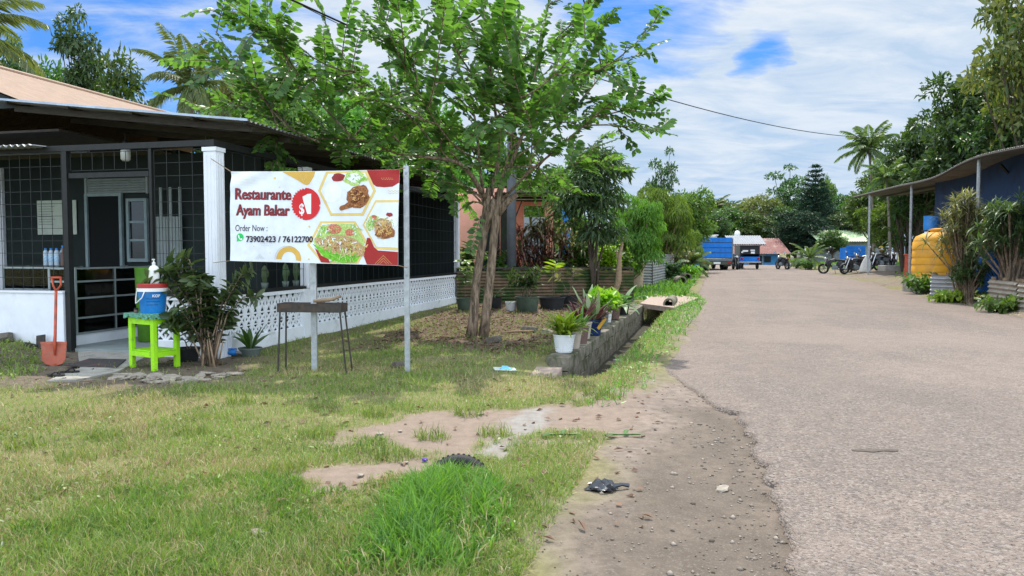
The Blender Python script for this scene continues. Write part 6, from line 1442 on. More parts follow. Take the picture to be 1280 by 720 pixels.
protos = {
 'round': (broadleaf('broadleaf_tree', 'x', lf_mid, m_bark_dark, 10, 3.2, .28, 34, 105, .42, .2, 3), 10, 6.6),
 'dark': (broadleaf('broadleaf_tree', 'x', lf_dark, m_bark_dark, 10, 3.4, .25, 40, 110, .4, .17, 5), 10, 7.0),
 'tall': (broadleaf('broadleaf_tree', 'x', lf_dark, m_bark_dark, 12, 2.1, .32, 30, 120, .36, .17, 8, .9, (.6, 1.05), .25), 12, 4.4),
 'bright': (broadleaf('broadleaf_tree', 'x', lf_bright, m_bark, 9, 3.3, .2, 34, 105, .4, .2, 12), 9, 6.8),
 'yellow': (broadleaf('broadleaf_tree', 'x', lf_yellow, m_bark_dark, 10, 3.2, .25, 32, 110, .4, .17, 15, open_=1.1), 10, 6.6),
 'feather': (broadleaf('weeping_tree', 'x', lf_feather, m_bark, 6, 2.0, .12, 34, 300, .34, .055, 18, .8, (.5, .95), .55, trunk_r=.1), 6, 4.1),
 'open': (broadleaf('broadleaf_tree', 'x', lf_dark, m_bark_dark, 12, 2.8, .3, 24, 100, .42, .2, 22, .6, (.6, 1.1), open_=1.5), 12, 5.8),
 'needle': (broadleaf('casuarina_tree', 'x', lf_bluegreen, m_bark_dark, 11, 3.0, .15, 44, 150, .5, .1, 25, .7, (.6, 1.1)), 11, 6.2),
 'palm': (palm('coconut_palm', 'x', 10, 24, 3.6, 4), 12.6, 6.6),
 'palm2': (palm('coconut_palm', 'x', 8.5, 20, 3.4, 9, lean=(-.5, .3)), 11.0, 6.2),
}
used = set()
def tree_at(kind, px, Y, top, wpx, label, rz=None, group=None):
    t0, H, Wm = protos[kind]
    if kind in used: t_ = copy_tree(t0)
    else: t_ = t0; used.add(kind)
    place(t_, px, Y, top, wpx, H, Wm, R.uniform(0, 6.28) if rz is None else rz); t_['label'] = label
    t_['category'] = 'palm tree' if 'palm' in kind else 'tree'
    if group: t_['group'] = group
    elif 'group' in t_: del t_['group']
    return t_
# behind the restaurant
tree_at('tall', 108, 40, 12, 66, 'slender dark tree standing tall above the tan roof')
tree_at('tall', 32, 37, 50, 52, 'small dark tree above the tan roof at the left edge of the picture')
tree_at('round', 152, 44, 88, 110, 'low bushy tree between the slender tree and the palm behind the roof')
tree_at('round', 70, 46, 96, 120, 'low bushy tree behind the slender dark tree on the left')
tree_at('palm2', 236, 34, 36, 140, 'palm with upright feathery fronds rising behind the tan roof')
tree_at('yellow', 305, 46, 80, 80, 'brownish tree crown just right of the palm behind the roof')
tree_at('bright', 355, 44, 108, 130, 'bright green tree behind the restaurant roof left of the leafy tree')
tree_at('bright', 455, 47, 118, 140, 'bright green tree behind the restaurant roof above the banner')
tree_at('round', 275, 50, 118, 90, 'mid green tree low behind the roof under the brownish crown')
tree_at('bright', 545, 50, 140, 120, 'bright green tree behind the twin trunked tree crown')
tree_at('bright', 688, 44, 206, 96, 'bright green tree behind the salmon house right of the utility pole')
tree_at('round', 625, 55, 190, 110, 'mid green tree behind the salmon house and the utility pole')
tree_at('palm', -42, 21, -60, 250, 'palm at the left edge reaching fronds over the tan roof', 2.6)
# left of the road, near to far
tree_at('feather', 790, 28.5, 238, 88, 'pale feathery bush tree growing above the cream planter')
tree_at('feather', 827, 38, 226, 74, 'pale feathery tree behind the grey corrugated fence')
tree_at('bright', 720, 31, 262, 60, 'bright lime bush behind the burgundy leaved bush')
tree_at('open', 828, 46, 194, 44, 'dark open crowned tree rising above the pale feathery trees')
tree_at('bright', 858, 50, 238, 66, 'bright green tree at the left road edge before the blue truck')
tree_at('round', 845, 60, 246, 60, 'mid green tree behind the bright tree left of the truck')
tree_at('feather', 848, 44, 278, 50, 'low drooping pale bush at the end of the grey fence')
# far row
tree_at('palm', 893, 105, 240, 52, 'far palm above the blue truck, leftmost of three', 1, 'far palms')
tree_at('palm2', 910, 112, 246, 54, 'far palm between the truck and the far house, middle of three', 2, 'far palms')
tree_at('palm', 931, 118, 258, 50, 'far palm above the far house roof, rightmost of three', 4, 'far palms')
tree_at('yellow', 953, 100, 240, 60, 'mixed green and rusty tree behind the far blue house')
tree_at('open', 985, 104, 212, 58, 'tall thin crowned tree left of the pointed conifer')
tree_at('dark', 972, 98, 258, 64, 'dark tree between the rusty tree and the conifer')
tree_at('needle', 994, 82, 262, 76, 'blue green casuarina at the foot of the conifer')
tree_at('needle', 1032, 88, 258, 60, 'blue green casuarina right of the conifer')
tree_at('bright', 1030, 108, 222, 34, 'bright green tree peeping behind the conifer')
tree_at('dark', 1052, 105, 240, 56, 'dark far tree right of the conifer')
tree_at('round', 1075, 92, 246, 60, 'mid green far tree below the coconut palm')
tree_at('dark', 1000, 140, 246, 80, 'dark far tree in the back row behind the conifer')
tree_at('dark', 880, 125, 252, 70, 'dark far tree in the back row above the truck')
tree_at('dark', 925, 140, 252, 90, 'dark far tree in the back row above the far house')
tree_at('round', 1105, 120, 240, 90, 'mid green tree in the back row behind the motorbikes')
tree_at('dark', 888, 88, 262, 60, 'dark bushy tree just above the cab of the blue truck')
tree_at('round', 914, 96, 264, 62, 'mid green bushy tree behind the rooftop tank of the far house')
tree_at('round', 942, 94, 270, 60, 'mid green bushy tree close behind the red roof of the far house')
tree_at('dark', 1064, 82, 262, 60, 'dark bushy tree close behind the pale green roof')
tree_at('round', 1090, 68, 222, 74, 'mid green tree round the trunk of the coconut palm')
tree_at('dark', 1118, 66, 212, 84, 'dark tree behind the shorter palm on the right')
tree_at('dark', 1240, 52, 60, 130, 'tall dark tree under the yellowing crown at the upper right')
tree_at('round', 1040, 76, 290, 40, 'small rounded bush tree by the pale green roof')
c_ = conifer('conifer_tree', 'pointed dark conifer with level tiers of branches beyond the far house', 14, 3.4, 4); place(c_, 1017, 86, 207, 78, 14, 6.9)
# right side
tree_at('palm', 1092, 62, 148, 84, 'coconut palm standing clear against the sky right of the road', 3.3)
tree_at('palm2', 1112, 54, 190, 72, 'shorter palm in front of the coconut palm on the right', .5)
tree_at('dark', 1205, 50, 92, 150, 'big dark tree behind the sagging roof on the right')
tree_at('dark', 1150, 56, 150, 100, 'dark green tree right of the palms behind the sagging roof')
tree_at('dark', 1268, 44, 110, 120, 'big dark tree behind the blue house at the right edge')
tree_at('yellow', 1282, 42, -60, 150, 'tall yellowing tree at the upper right corner', 1.0)
tree_at('round', 1135, 62, 205, 90, 'mid green tree beneath the big dark tree behind the motorbikes')
tree_at('bright', 1102, 56, 250, 60, 'bright leafy undergrowth tree behind the motorbikes')
tree_at('dark', 1170, 60, 180, 110, 'dark tree filling the gap behind the orange tank')
for k_, (t0, H, Wm) in protos.items():
    if k_ not in used: raise RuntimeError(k_)
# ------------------------------------------------------------------ salmon house and mossy fence
sh = XY(590, 26.5); t = thing('salmon_house', 'salmon painted house with a small grey awning behind the mossy fence', 'house', (0, 0, 0))
def zpy(py, Y): return CAMH + (HOR - py) * Y / FPX
f = MB()
def wallpx(px0, px1, py_top, Y, th=.15): a_ = (px0 - 640) / FPX * Y; b_ = (px1 - 640) / FPX * Y; f.b2((a_, Y, -.1), (b_, Y + th, zpy(py_top, Y)))
wallpx(556, 633, 236, 26.5); wallpx(638, 655, 252, 27.6); wallpx(681, 691, 252, 29); f.b2(((655 - 640) / FPX * 27.6, 27.6, -.1), ((681 - 640) / FPX * 27.8, 27.75, 1.35)); f.b2(((655 - 640) / FPX * 27.6, 27.603, 3.35), ((681 - 640) / FPX * 27.8, 27.74, 3.5)); f.build('wall', m_salmon, t)
f = MB(); xa, xb = (618 - 640) / FPX * 24.6, (702 - 640) / FPX * 24.6
f.sheet((xa, 24.6, zpy(240, 24.6) - .02), (1, 0, 0), Vector((0, 1, .01)).normalized(), Vector((0, -.01, 1)).normalized(), xb - xa, 5.2, .1, .014, 'x', .004); aw2 = f.build('awning', m_greyroof, t)
for yy in (24.75, 26.3, 27.9): f = MB(); f.bar((xa, yy, zpy(240, 24.6) - .08), (xb, yy, zpy(240, 24.6) - .08), .05, .07); f.build('purlin', m_wood_dark, aw2)
f = MB(); f.b2((xa - .06, 24.54, 0), (xa + .0, 24.64, 3.5)); f.bar(((652 - 640) / FPX * 25, 25, zpy(252, 25)), ((638 - 640) / FPX * 25, 25, zpy(288, 25)), .045); f.build('bracket', m_wood_dark, t)
f = MB(); f.b2(((626 - 640) / FPX * 24.9, 24.9, -.1), ((638 - 640) / FPX * 24.9, 25.15, zpy(246, 24.9))); f.build('post', M('mossy_dark_timber', (.03, .035, .025, 1), .95, .4, 6, .5, stain=(.02, .045, .015, 1)), t)
f = MB(); f.b2(((600 - 640) / FPX * 26.45, 26.42, .1), ((624 - 640) / FPX * 26.45, 26.48, 2.9)); f.build('door', m_dark, t)
f = MB(); f.b2(((655 - 640) / FPX * 33, 33.3, 0), ((690 - 640) / FPX * 33, 33.5, 3.2)); f.build('rear_wall', m_truckgrey, t)
bp = XY(708, 30); t = thing('blue_door_panel', 'blue panel standing beyond the salmon house behind the thin trees', 'panel', bp); f = MB(); f.b2((-.16, 0, 0), (.16, .06, zpy(262, 30) - bp.z)); f.b2((-.19, -.01, zpy(262, 30) - bp.z + .002), (.19, .07, zpy(262, 30) - bp.z + .06)); f.build('panel', m_blue, t)
fa, fb = GG(571, 379), GG(790, 376)
fd = fb - fa; fd.z = 0; L_ = fd.length; fd.normalize(); t = thing('mossy_fence', 'low rusty fence of corrugated sheets covered in moss behind the flower pots', 'fence', (fa.x, fa.y, 0), math.atan2(fd.y, fd.x))
Hh = 1.12; np_ = 4
for i in range(np_):
    f = MB(); f.sheet((L_ * i / np_ + .0, -.01 * (i % 2), -.05), (1, 0, 0), (0, 0, 1), (0, -1, 0), L_ / np_ + .03, Hh + .04 * (i % 3) - .03, .1, .018, 'z', .003); f.build('sheet', m_zinc_moss, t)
f = MB(); f.b2((0, .03, Hh - .03), (L_, .08, Hh + .03)); [f.b2((L_ * k / 4 - .04 + .05, .085, -.1), (L_ * k / 4 + .04 + .05, .15, Hh)) for k in range(5)]; f.build('timber_frame', m_wood_dark, t)
# grey fence box beyond
g0, g1, g2 = GG(792, 359), GG(815, 360), GG(842, 349)
t = thing('grey_fence', 'grey corrugated sheet fence turning the corner beyond the cream planter', 'fence', (g1.x, g1.y, g1.z))
for k, (a_, b_) in enumerate(((g0, g1), (g1, g2))):
    d = b_ - a_; d.z = 0; l = d.length; d.normalize(); nn = Vector((d.y, -d.x, 0))
    f = MB(); o = a_ - g1; o.z = -.1; f.sheet(o, d, (0, 0, 1), nn, l, 1.5, .12, .02, 'z', .003); f.build('sheet', m_zinc, t)
f = MB(); f.b2((-.04, .02, -.1), (.04, .1, 1.45)); f.build('post', m_wood_dark, t)
pc = GG(800, 358); pc = XY(797, 30); t = thing('cream_planter', 'tall cream concrete planter under the pale feathery bush', 'planter', pc); f = MB(); f.lathe([(.2, -.1), (.26, .9), (.3, .92), (.3, 1.02), (.25, 1.02)], 20); f.build('planter_body', M('cream_concrete', (.5, .38, .28, 1), .85, .15, 5, .2), t, True, rad(40))
# thin dark tree with hanging leaves
na_ = GG(741, 377); t = thing('slender_tree', 'slim multi stemmed tree with drooping dark leaves before the mossy fence', 'tree', na_)
q = np.random.default_rng(61); qq = random.Random(61); f = MB(); clumps = []
for i in range(7):
    tx_ = qq.uniform(-.75, .85); tz_ = qq.uniform(2.4, 4.5); f.tube([(qq.uniform(-.12, .12), qq.uniform(-.1, .1), -.1), (tx_ * .15 + qq.uniform(-.1, .1), 0, 1.2), (tx_ * .5, qq.uniform(-.3, .3), 2.2), (tx_, qq.uniform(-.5, .5), tz_)], [.05, .042, .032, .015], 6)
for i in range(34):
    a_ = qq.uniform(0, 6.28); r_ = 1.0 * qq.random() ** .5; zc = qq.uniform(1.85, 4.65); s_ = 1.1 if 2.2 < zc < 4.1 else .75; clumps.append(((r_ * math.cos(a_) * s_, r_ * math.sin(a_) * s_, zc), (.42, .42, .36)))
f.build('trunk', m_bark_dark, t, True); V, F = crown_cloud(clumps, 420, .27, .055, q, down=.45, hexa=True); np_mesh('crown', V, F, lf_dark, t)
# dead leaning stem
dsn = GG(764, 378); t = thing('dead_stem', 'bare leaning dead stem right of the slim dark tree', 'trunk', dsn); f = MB(); a1 = P(779, 296, dsn.y) - dsn; f.tube([(0, 0, -.1), a1 * .35 + Vector((.1, 0, 0)), a1 * .7, a1], [.09, .1, .07, .03], 8); f.tube([a1 * .6, a1 * .75 + Vector((-.12, 0, .1))], [.04, .015], 6); f.build('stem', m_stick, t, True)
# burgundy bush
cb_ = XY(684, 26); cb_.z = gz(cb_.x, cb_.y); t = thing('burgundy_bush', 'wide bush of drooping burgundy and olive strap leaves behind the mossy fence', 'bush', cb_); qq = random.Random(71); sp1, sp2 = [], []; f = MB()
for i in range(84):
    bx_, bz_ = qq.gauss(0, .8), qq.uniform(.9, 2.75); bx_ = max(-1.3, min(1.3, bx_)); bz_ *= (1 - .2 * abs(bx_)); by_ = qq.uniform(-.5, .5)
    f.tube([(bx_ * .4, 0, 0), (bx_ * .8, by_ * .6, bz_ * .6), (bx_, by_, bz_)], [.025, .018, .012], 5)
    tgt = sp2 if (qq.random() < .6 and bz_ > 1.5) else sp1
    for k in range(17): tgt.append(((bx_, by_, bz_), k * 2.4 + qq.uniform(-.3, .3), qq.uniform(-.1, 1.3), qq.uniform(.5, .95), .06, qq.uniform(.9, 2.3), dict(n=4)))
f.build('stem', m_bark_dark, t); straps_mesh(sp1).build('foliage', lf_red, t, True); straps_mesh(sp2).build('upper_foliage', lf_varieg, t, True)
# creepers and small shrubs along the fence
for px, Y, hh, ww, mat, lab, sd_ in ((622, 24.2, 1.7, .8, lf_mid, 'green shrub behind the mossy fence under the grey awning', 3), (583, 24.6, 1.9, .6, lf_mid, 'leafy shrub at the corner of lattice wall and salmon house', 4), (648, 24.0, 1.15, .8, lf_dark, 'dark creeper hanging over the mossy fence', 5), (772, 26.5, 1.8, 1.3, lf_bright, 'pale green shrub behind the dead stem', 7), (722, 25.6, 2.3, 1.1, lf_bright, 'bright green shrub behind the mossy fence left of the slim dark tree', 21), (700, 24.9, 1.35, .9, lf_mid, 'low green shrub behind the mossy fence before the burgundy bush', 22), (757, 25.2, 2.1, 1.0, lf_lime, 'lime green shrub behind the fence right of the slim dark tree', 23), (846, 42, 1.8, 2.2, lf_varieg, 'tangle of olive weeds by the end of the grey fence', 8), (838, 36, 1.0, 1.3, lf_shrub, 'low dark shrub at the foot of the grey fence', 10), (858, 38, .8, 1.4, lf_lime, 'lime green shrub by the pipe rings at the road edge', 11)):
    p = XY(px, Y); p.z = gz(p.x, p.y); t = thing('garden_shrub', lab, 'shrub', p); qq = random.Random(sd_)
    st = [[(qq.uniform(-.1, .1), qq.uniform(-.1, .1), 0), (qq.uniform(-.3, .3) * ww, qq.uniform(-.2, .2), hh * qq.uniform(.4, .6)), (qq.uniform(-.55, .55) * ww, qq.uniform(-.3, .3), hh * qq.uniform(.55, 1.0))] for _ in range(30)]
    leafy(t, mat, m_bark_dark, st, .22, .11, 18, sd_, t0=.2)
p = XY(862, 42); t = palm('young_palm', 'young palm with short arching fronds at the left road edge before the truck', .9, 14, 1.7, 12, trunk_r=.1, lean=(.05, 0)); t.location = p
# ------------------------------------------------------------------ right hand house with the sagging canopy
def at(px, py, Y): return P(px, py, Y)
ev = [(1066, 246, 47), (1090, 240, 41), (1122, 232, 34.5), (1150, 226, 30.6), (1172, 219, 28), (1200, 204, 25.4), (1228, 193, 23.2), (1284, 181, 20), (1345, 172, 17.2)]
pts = [at(*e) for e in ev]
hp = XY(1225, 24); t = thing('blue_house', 'dark blue house under a sagging grey sheet canopy on the right of the road', 'house', hp)
back = Vector((.963, -.27, 0)) * 5.2
f = MB(); vs = []; nseg = 0; sm = smooth([p - hp for p in pts], 8); step = .1
# corrugations run from eave to house: sample the eave finely
fine = []
for i in range(len(sm) - 1):
    k = max(1, int((sm[i + 1] - sm[i]).length / .05))
    for j in range(k): fine.append(sm[i].lerp(sm[i + 1], j / k))
for i, p in enumerate(fine):
    w_ = .018 * math.sin(i * .05 / .13 * 2 * PI)
    far = p + back + Vector((0, 0, .35)); mid = (p + far) / 2 + Vector((0, 0, -.12))
    for o in (p, mid, far): vs.append(o + Vector((0, 0, w_)))
    for o in (p, mid, far): vs.append(o + Vector((0, 0, w_ - .004)))
n = len(fine); fs = []
for i in range(n - 1):
    a = i * 6; b = a + 6
    for k in range(2): fs += [(a + k, a + k + 1, b + k + 1, b + k), (a + 3 + k, b + 3 + k, b + 4 + k, a + 4 + k)]
    fs.append((a, b, b + 3, a + 3))
f.add(vs, fs); cano = f.build('canopy', M('grey_canopy_sheet', (.2, .19, .17, 1), .7, .2, 2, .1, stain=(.12, .1, .08, 1), stain_sc=1.2), t)
f = MB(); f.tube([p + Vector((0, 0, -.06)) for p in sm], .04, 6); 
for u in (.3, .62, .92): f.tube([p + back * u + Vector((0, 0, .35 * u - .17)) for p in sm], .045, 6)
f.build('purlin', m_wood_dark, cano)
# walls
f = MB()
w0 = XY(1171, 32.5); wdirv = Vector((.27, .963, 0))
def wl(a, b, z0, z1, th=.15):
    a = a - hp; b = b - hp; d = (b - a); d.z = 0; d.normalize(); nn = Vector((d.y, -d.x, 0)) * th
    f.add([(a.x, a.y, z0), (b.x, b.y, z0), (b.x + nn.x, b.y + nn.y, z0), (a.x + nn.x, a.y + nn.y, z0), (a.x, a.y, z1), (b.x, b.y, z1), (b.x + nn.x, b.y + nn.y, z1), (a.x + nn.x, a.y + nn.y, z1)], [(3, 2, 1, 0), (4, 5, 6, 7), (0, 1, 5, 4), (1, 2, 6, 5), (2, 3, 7, 6), (3, 0, 4, 7)])
wA_ = Vector((w0.x, w0.y, 0)); wB_ = wA_ - Vector((.27, .963, 0)) * 18
wl(wA_, wB_, -.3, 4.55); wl(wA_ + Vector((8, -2.2, 0)), wA_ + Vector((.16, .0, 0)), -.3, 4.6); f.build('wall', m_bluepaint, t)
f = MB(); dd = -wdirv; b0 = wA_ + dd * 3.2 - hp + Vector((-.03, .01, 0)); 
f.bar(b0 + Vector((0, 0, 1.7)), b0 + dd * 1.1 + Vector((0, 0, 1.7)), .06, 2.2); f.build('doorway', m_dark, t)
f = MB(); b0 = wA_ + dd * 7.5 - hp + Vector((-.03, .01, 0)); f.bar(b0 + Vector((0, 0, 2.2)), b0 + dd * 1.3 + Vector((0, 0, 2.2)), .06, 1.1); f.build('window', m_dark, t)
for px, Y, top in ((1220, 23.9, 195), (1137, 32.6, 229), (1085, 42, 241)):
    p = XY(px, Y); z1 = zpy(top, Y); f = MB(); f.tube([(p.x - hp.x, p.y - hp.y, p.z - hp.z - .1), (p.x - hp.x, p.y - hp.y, z1 - hp.z)], .06, 8); f.build('post', m_galv, t)
f = MB(); pA = at(1250, 205, 24) - hp; f.bar(pA, pA + Vector((2.3, 1.5, -1.2)), .07); f.build('brace', m_wood_dark, t)
# water tanks
def tank(px, Y, r, h, mat, label, name='water_tank'):
    p = XY(px, Y); t = thing(name, label, 'water tank', p)
    pr = [(r * 1.02, 0)]
    for k in range(5): z = h * .76 * (k + .5) / 5; pr += [(r * (1.02 - .03 * k / 5), z - .09 * h), (r * (1.0 - .03 * k / 5), z + .065 * h), (r * (.975 - .03 * k / 5), z + .075 * h), (r * (.975 - .03 * k / 5), z + .085 * h)]
    pr += [(r * .95, h * .78), (r * .86, h * .86), (r * .55, h * .93), (r * .3, h * .95)]
    f = MB(); f.lathe(pr, 32); f.build('tank_body', mat, t, True, rad(50))
    f = MB(); f.lathe([(r * .3, h * .945), (r * .3, h * .975), (r * .34, h * .98), (r * .34, h * 1.01), (r * .1, h * 1.03)], 20); f.build('lid', mat, t, True, rad(40))
    f = MB(); f.tube([(r * .55, -r * .3, h * .9), (r * .75, -r * .55, h * .84), (r * .82, -r * .6, h * .7)], .03, 6); f.build('inlet_pipe', m_potbrown, t, True); return t
ty = tank(1171, 28, .86, 1.85, m_tank_y, 'large orange yellow water tank standing behind the corrugated sheet')
ty.location.z += .42; f = MB(); f.b2((-.84, -.84, -.6), (.84, .84, -.002)); f.build('plinth', m_concrete, ty)
f = MB(); q_ = random.Random(12)
for k in range(9): a_ = -1.75 + k * .085; f.box((.845 * math.cos(a_), .845 * math.sin(a_), .98), (.012, .05, q_.uniform(.03, .07)), (0, 0, a_))
f.build('faded_mark', m_potbrown, ty)
tank(1239, 23.8, .48, 1.25, m_tank_b, 'blue ribbed water tank behind the plant at the right edge')
p = XY(1163, 31); bt = thing('blue_drum', 'blue open topped drum on a stand behind the orange yellow tank', 'drum', p); zb_ = zpy(288, 31) - p.z; f = MB(); f.lathe([(.3, zb_), (.31, zb_ + .3), (.3, zb_ + .32), (.31, zb_ + .6), (.27, zb_ + .6), (.26, zb_ + .1)], 18); f.build('drum_body', m_blue, bt, True, rad(40)); f = MB(); [f.box((sx * .22, sy * .22, zb_ / 2), (.06, .06, zb_)) for sx in (-1, 1) for sy in (-1, 1)]; f.b2((-.28, -.28, zb_ - .05), (.28, .28, zb_ - .003)); f.build('stand', m_wood_dark, bt)
# corrugated sheet fences
def zfence(pxa, ya, pxb, yb, h, label, mat, n=1):
    a, b = XY(pxa, ya), XY(pxb, yb); d = b - a; d.z = 0; l = d.length; d.normalize(); t = thing('sheet_fence', label, 'fence', a)
    for i in range(n):
        f = MB(); f.sheet(d * (l * i / n) + Vector((0, 0, -.12 + .03 * (i % 2))), d, Vector((0, 0, 1)) + d * .02, Vector((d.y, -d.x, 0)), l / n - .02, h + .12 - .05 * (i % 2), .13, .026, 'z', .004); f.build('sheet', mat, t)
    f = MB(); [f.box(d * (l * u) + Vector((-d.y * .09, d.x * .09, h / 2 - .05)), (.09, .09, h + .25)) for u in (.06, .5, .94)]; f.build('post', m_stick, t); return t
zfence(1163, 24.5, 1206, 23.6, .82, 'grey corrugated sheet fence standing before the orange yellow tank', m_zinc)
zfence(1236, 21.4, 1272, 19.5, .78, 'tan weathered corrugated fence before the blue tank', m_zinc_tan)
zfence(1273, 19.3, 1330, 17.2, .8, 'darker corrugated fence running out of the right edge of the picture', m_zinc_tan)
# plants right
def thin_tree(px, Y, top, wpx, label, mat, seed, n=30, L=.5, W=.045, kind='tuft'):
    p = XY(px, Y); h = zpy(top, Y) - p.z; w_ = wpx * Y / FPX; t = thing('dracaena_plant', label, 'plant', p); qq = random.Random(seed); f = MB(); sp = []
    for i in range(int(n * 1.9)):
        x_, y_ = qq.gauss(0, w_ * .26), qq.gauss(0, w_ * .2); z_ = h * qq.uniform(.52, .97) - abs(x_) * .5
        f.tube([(qq.uniform(-.08, .08), qq.uniform(-.08, .08), -.1), (x_ * .35, y_ * .35, z_ * .55), (x_, y_, z_)], [.035, .025, .012], 5, False)
        for k in range(22): sp.append(((x_, y_, z_ - .1 + .006 * k), k * 2.4 + qq.uniform(-.3, .3), qq.uniform(-.3, 1.3), L * qq.uniform(.7, 1.1), W, qq.uniform(.5, 1.6), dict(n=4)))
    f.build('stem', m_bark, t); straps_mesh(sp).build('foliage', mat, t, True); return t
thin_tree(1203, 23.3, 240, 62, 'tall thin leaved plant with bare stems before the orange yellow tank', lf_varieg, 5, 34)
thin_tree(1264, 21, 246, 84, 'dark thin leaved plant before the blue tank at the right edge', lf_shrub, 6, 58)
thin_tree(1228, 26.5, 262, 60, 'dark bushy plant in the shade between the orange yellow and blue tanks', lf_dark, 16, 30)
thin_tree(1212, 22.6, 318, 40, 'low dark bush between the two corrugated sheet fences', lf_shrub, 9, 22, .3, .05)
for px, Y, lab, mat, hh, sd_ in ((1152, 27, 'bright green weed bush at the road edge left of the grey sheet fence', lf_bright, .75, 41), (1254, 19.4, 'green weed bush at the foot of the tan corrugated fence', lf_bright, .4, 42), (1190, 22.9, 'green weed bush at the foot of the grey sheet fence', lf_lime, .35, 44), (996, 60, 'bright weed bush beside the road below the conifer', lf_bright, .9, 43), (1010, 56, 'bright weed bush at the road edge left of the cycad', lf_bright, .8, 46)):
    p = XY(px, Y); t = thing('weed_bush', lab, 'bush', p); qq = random.Random(sd_); st = [[(qq.uniform(-.2, .2), qq.uniform(-.2, .2), -.05), (qq.uniform(-.5, .5), qq.uniform(-.3, .3), hh * .5), (qq.uniform(-.9, .9), qq.uniform(-.4, .4), hh * qq.uniform(.6, 1.1))] for _ in range(18)]
    leafy(t, mat, m_bark_dark, st, .2, .11, 14, sd_, t0=.15)
# broad leaved plant before the canopy end, cycad by the bikes
p = XY(1132, 38); t = thing('broad_leaf_plant', 'tall dark plant with long drooping broad leaves beside the canopy post', 'plant', p); sp = []; qq = random.Random(51); f = MB()
for i in range(13):
    x_, y_, z_ = qq.uniform(-.8, .8), qq.uniform(-.4, .4), qq.uniform(1.2, 3.2); f.tube([(x_ * .2, 0, -.1), (x_ * .6, y_, z_ * .6), (x_, y_, z_)], [.06, .05, .03], 6, False)
    for k in range(13): sp.append(((x_, y_, z_ - .2 + .02 * k), k * 2.4, qq.uniform(.0, 1.25), qq.uniform(.7, 1.1), .13, qq.uniform(.7, 1.7), dict(n=6, fold=.1)))
f.build('stem', m_bark_dark, t); straps_mesh(sp).build('foliage', lf_dark, t, True)
p = XY(1012, 57); t = palm('cycad_plant', 'low cycad with stiff pale fronds left of the parked motorbikes', 1.0, 20, 2.3, 31, trunk_r=.2, cat='plant', lean=(0, 0), lfl=.4, lfw=.06); t.location = p
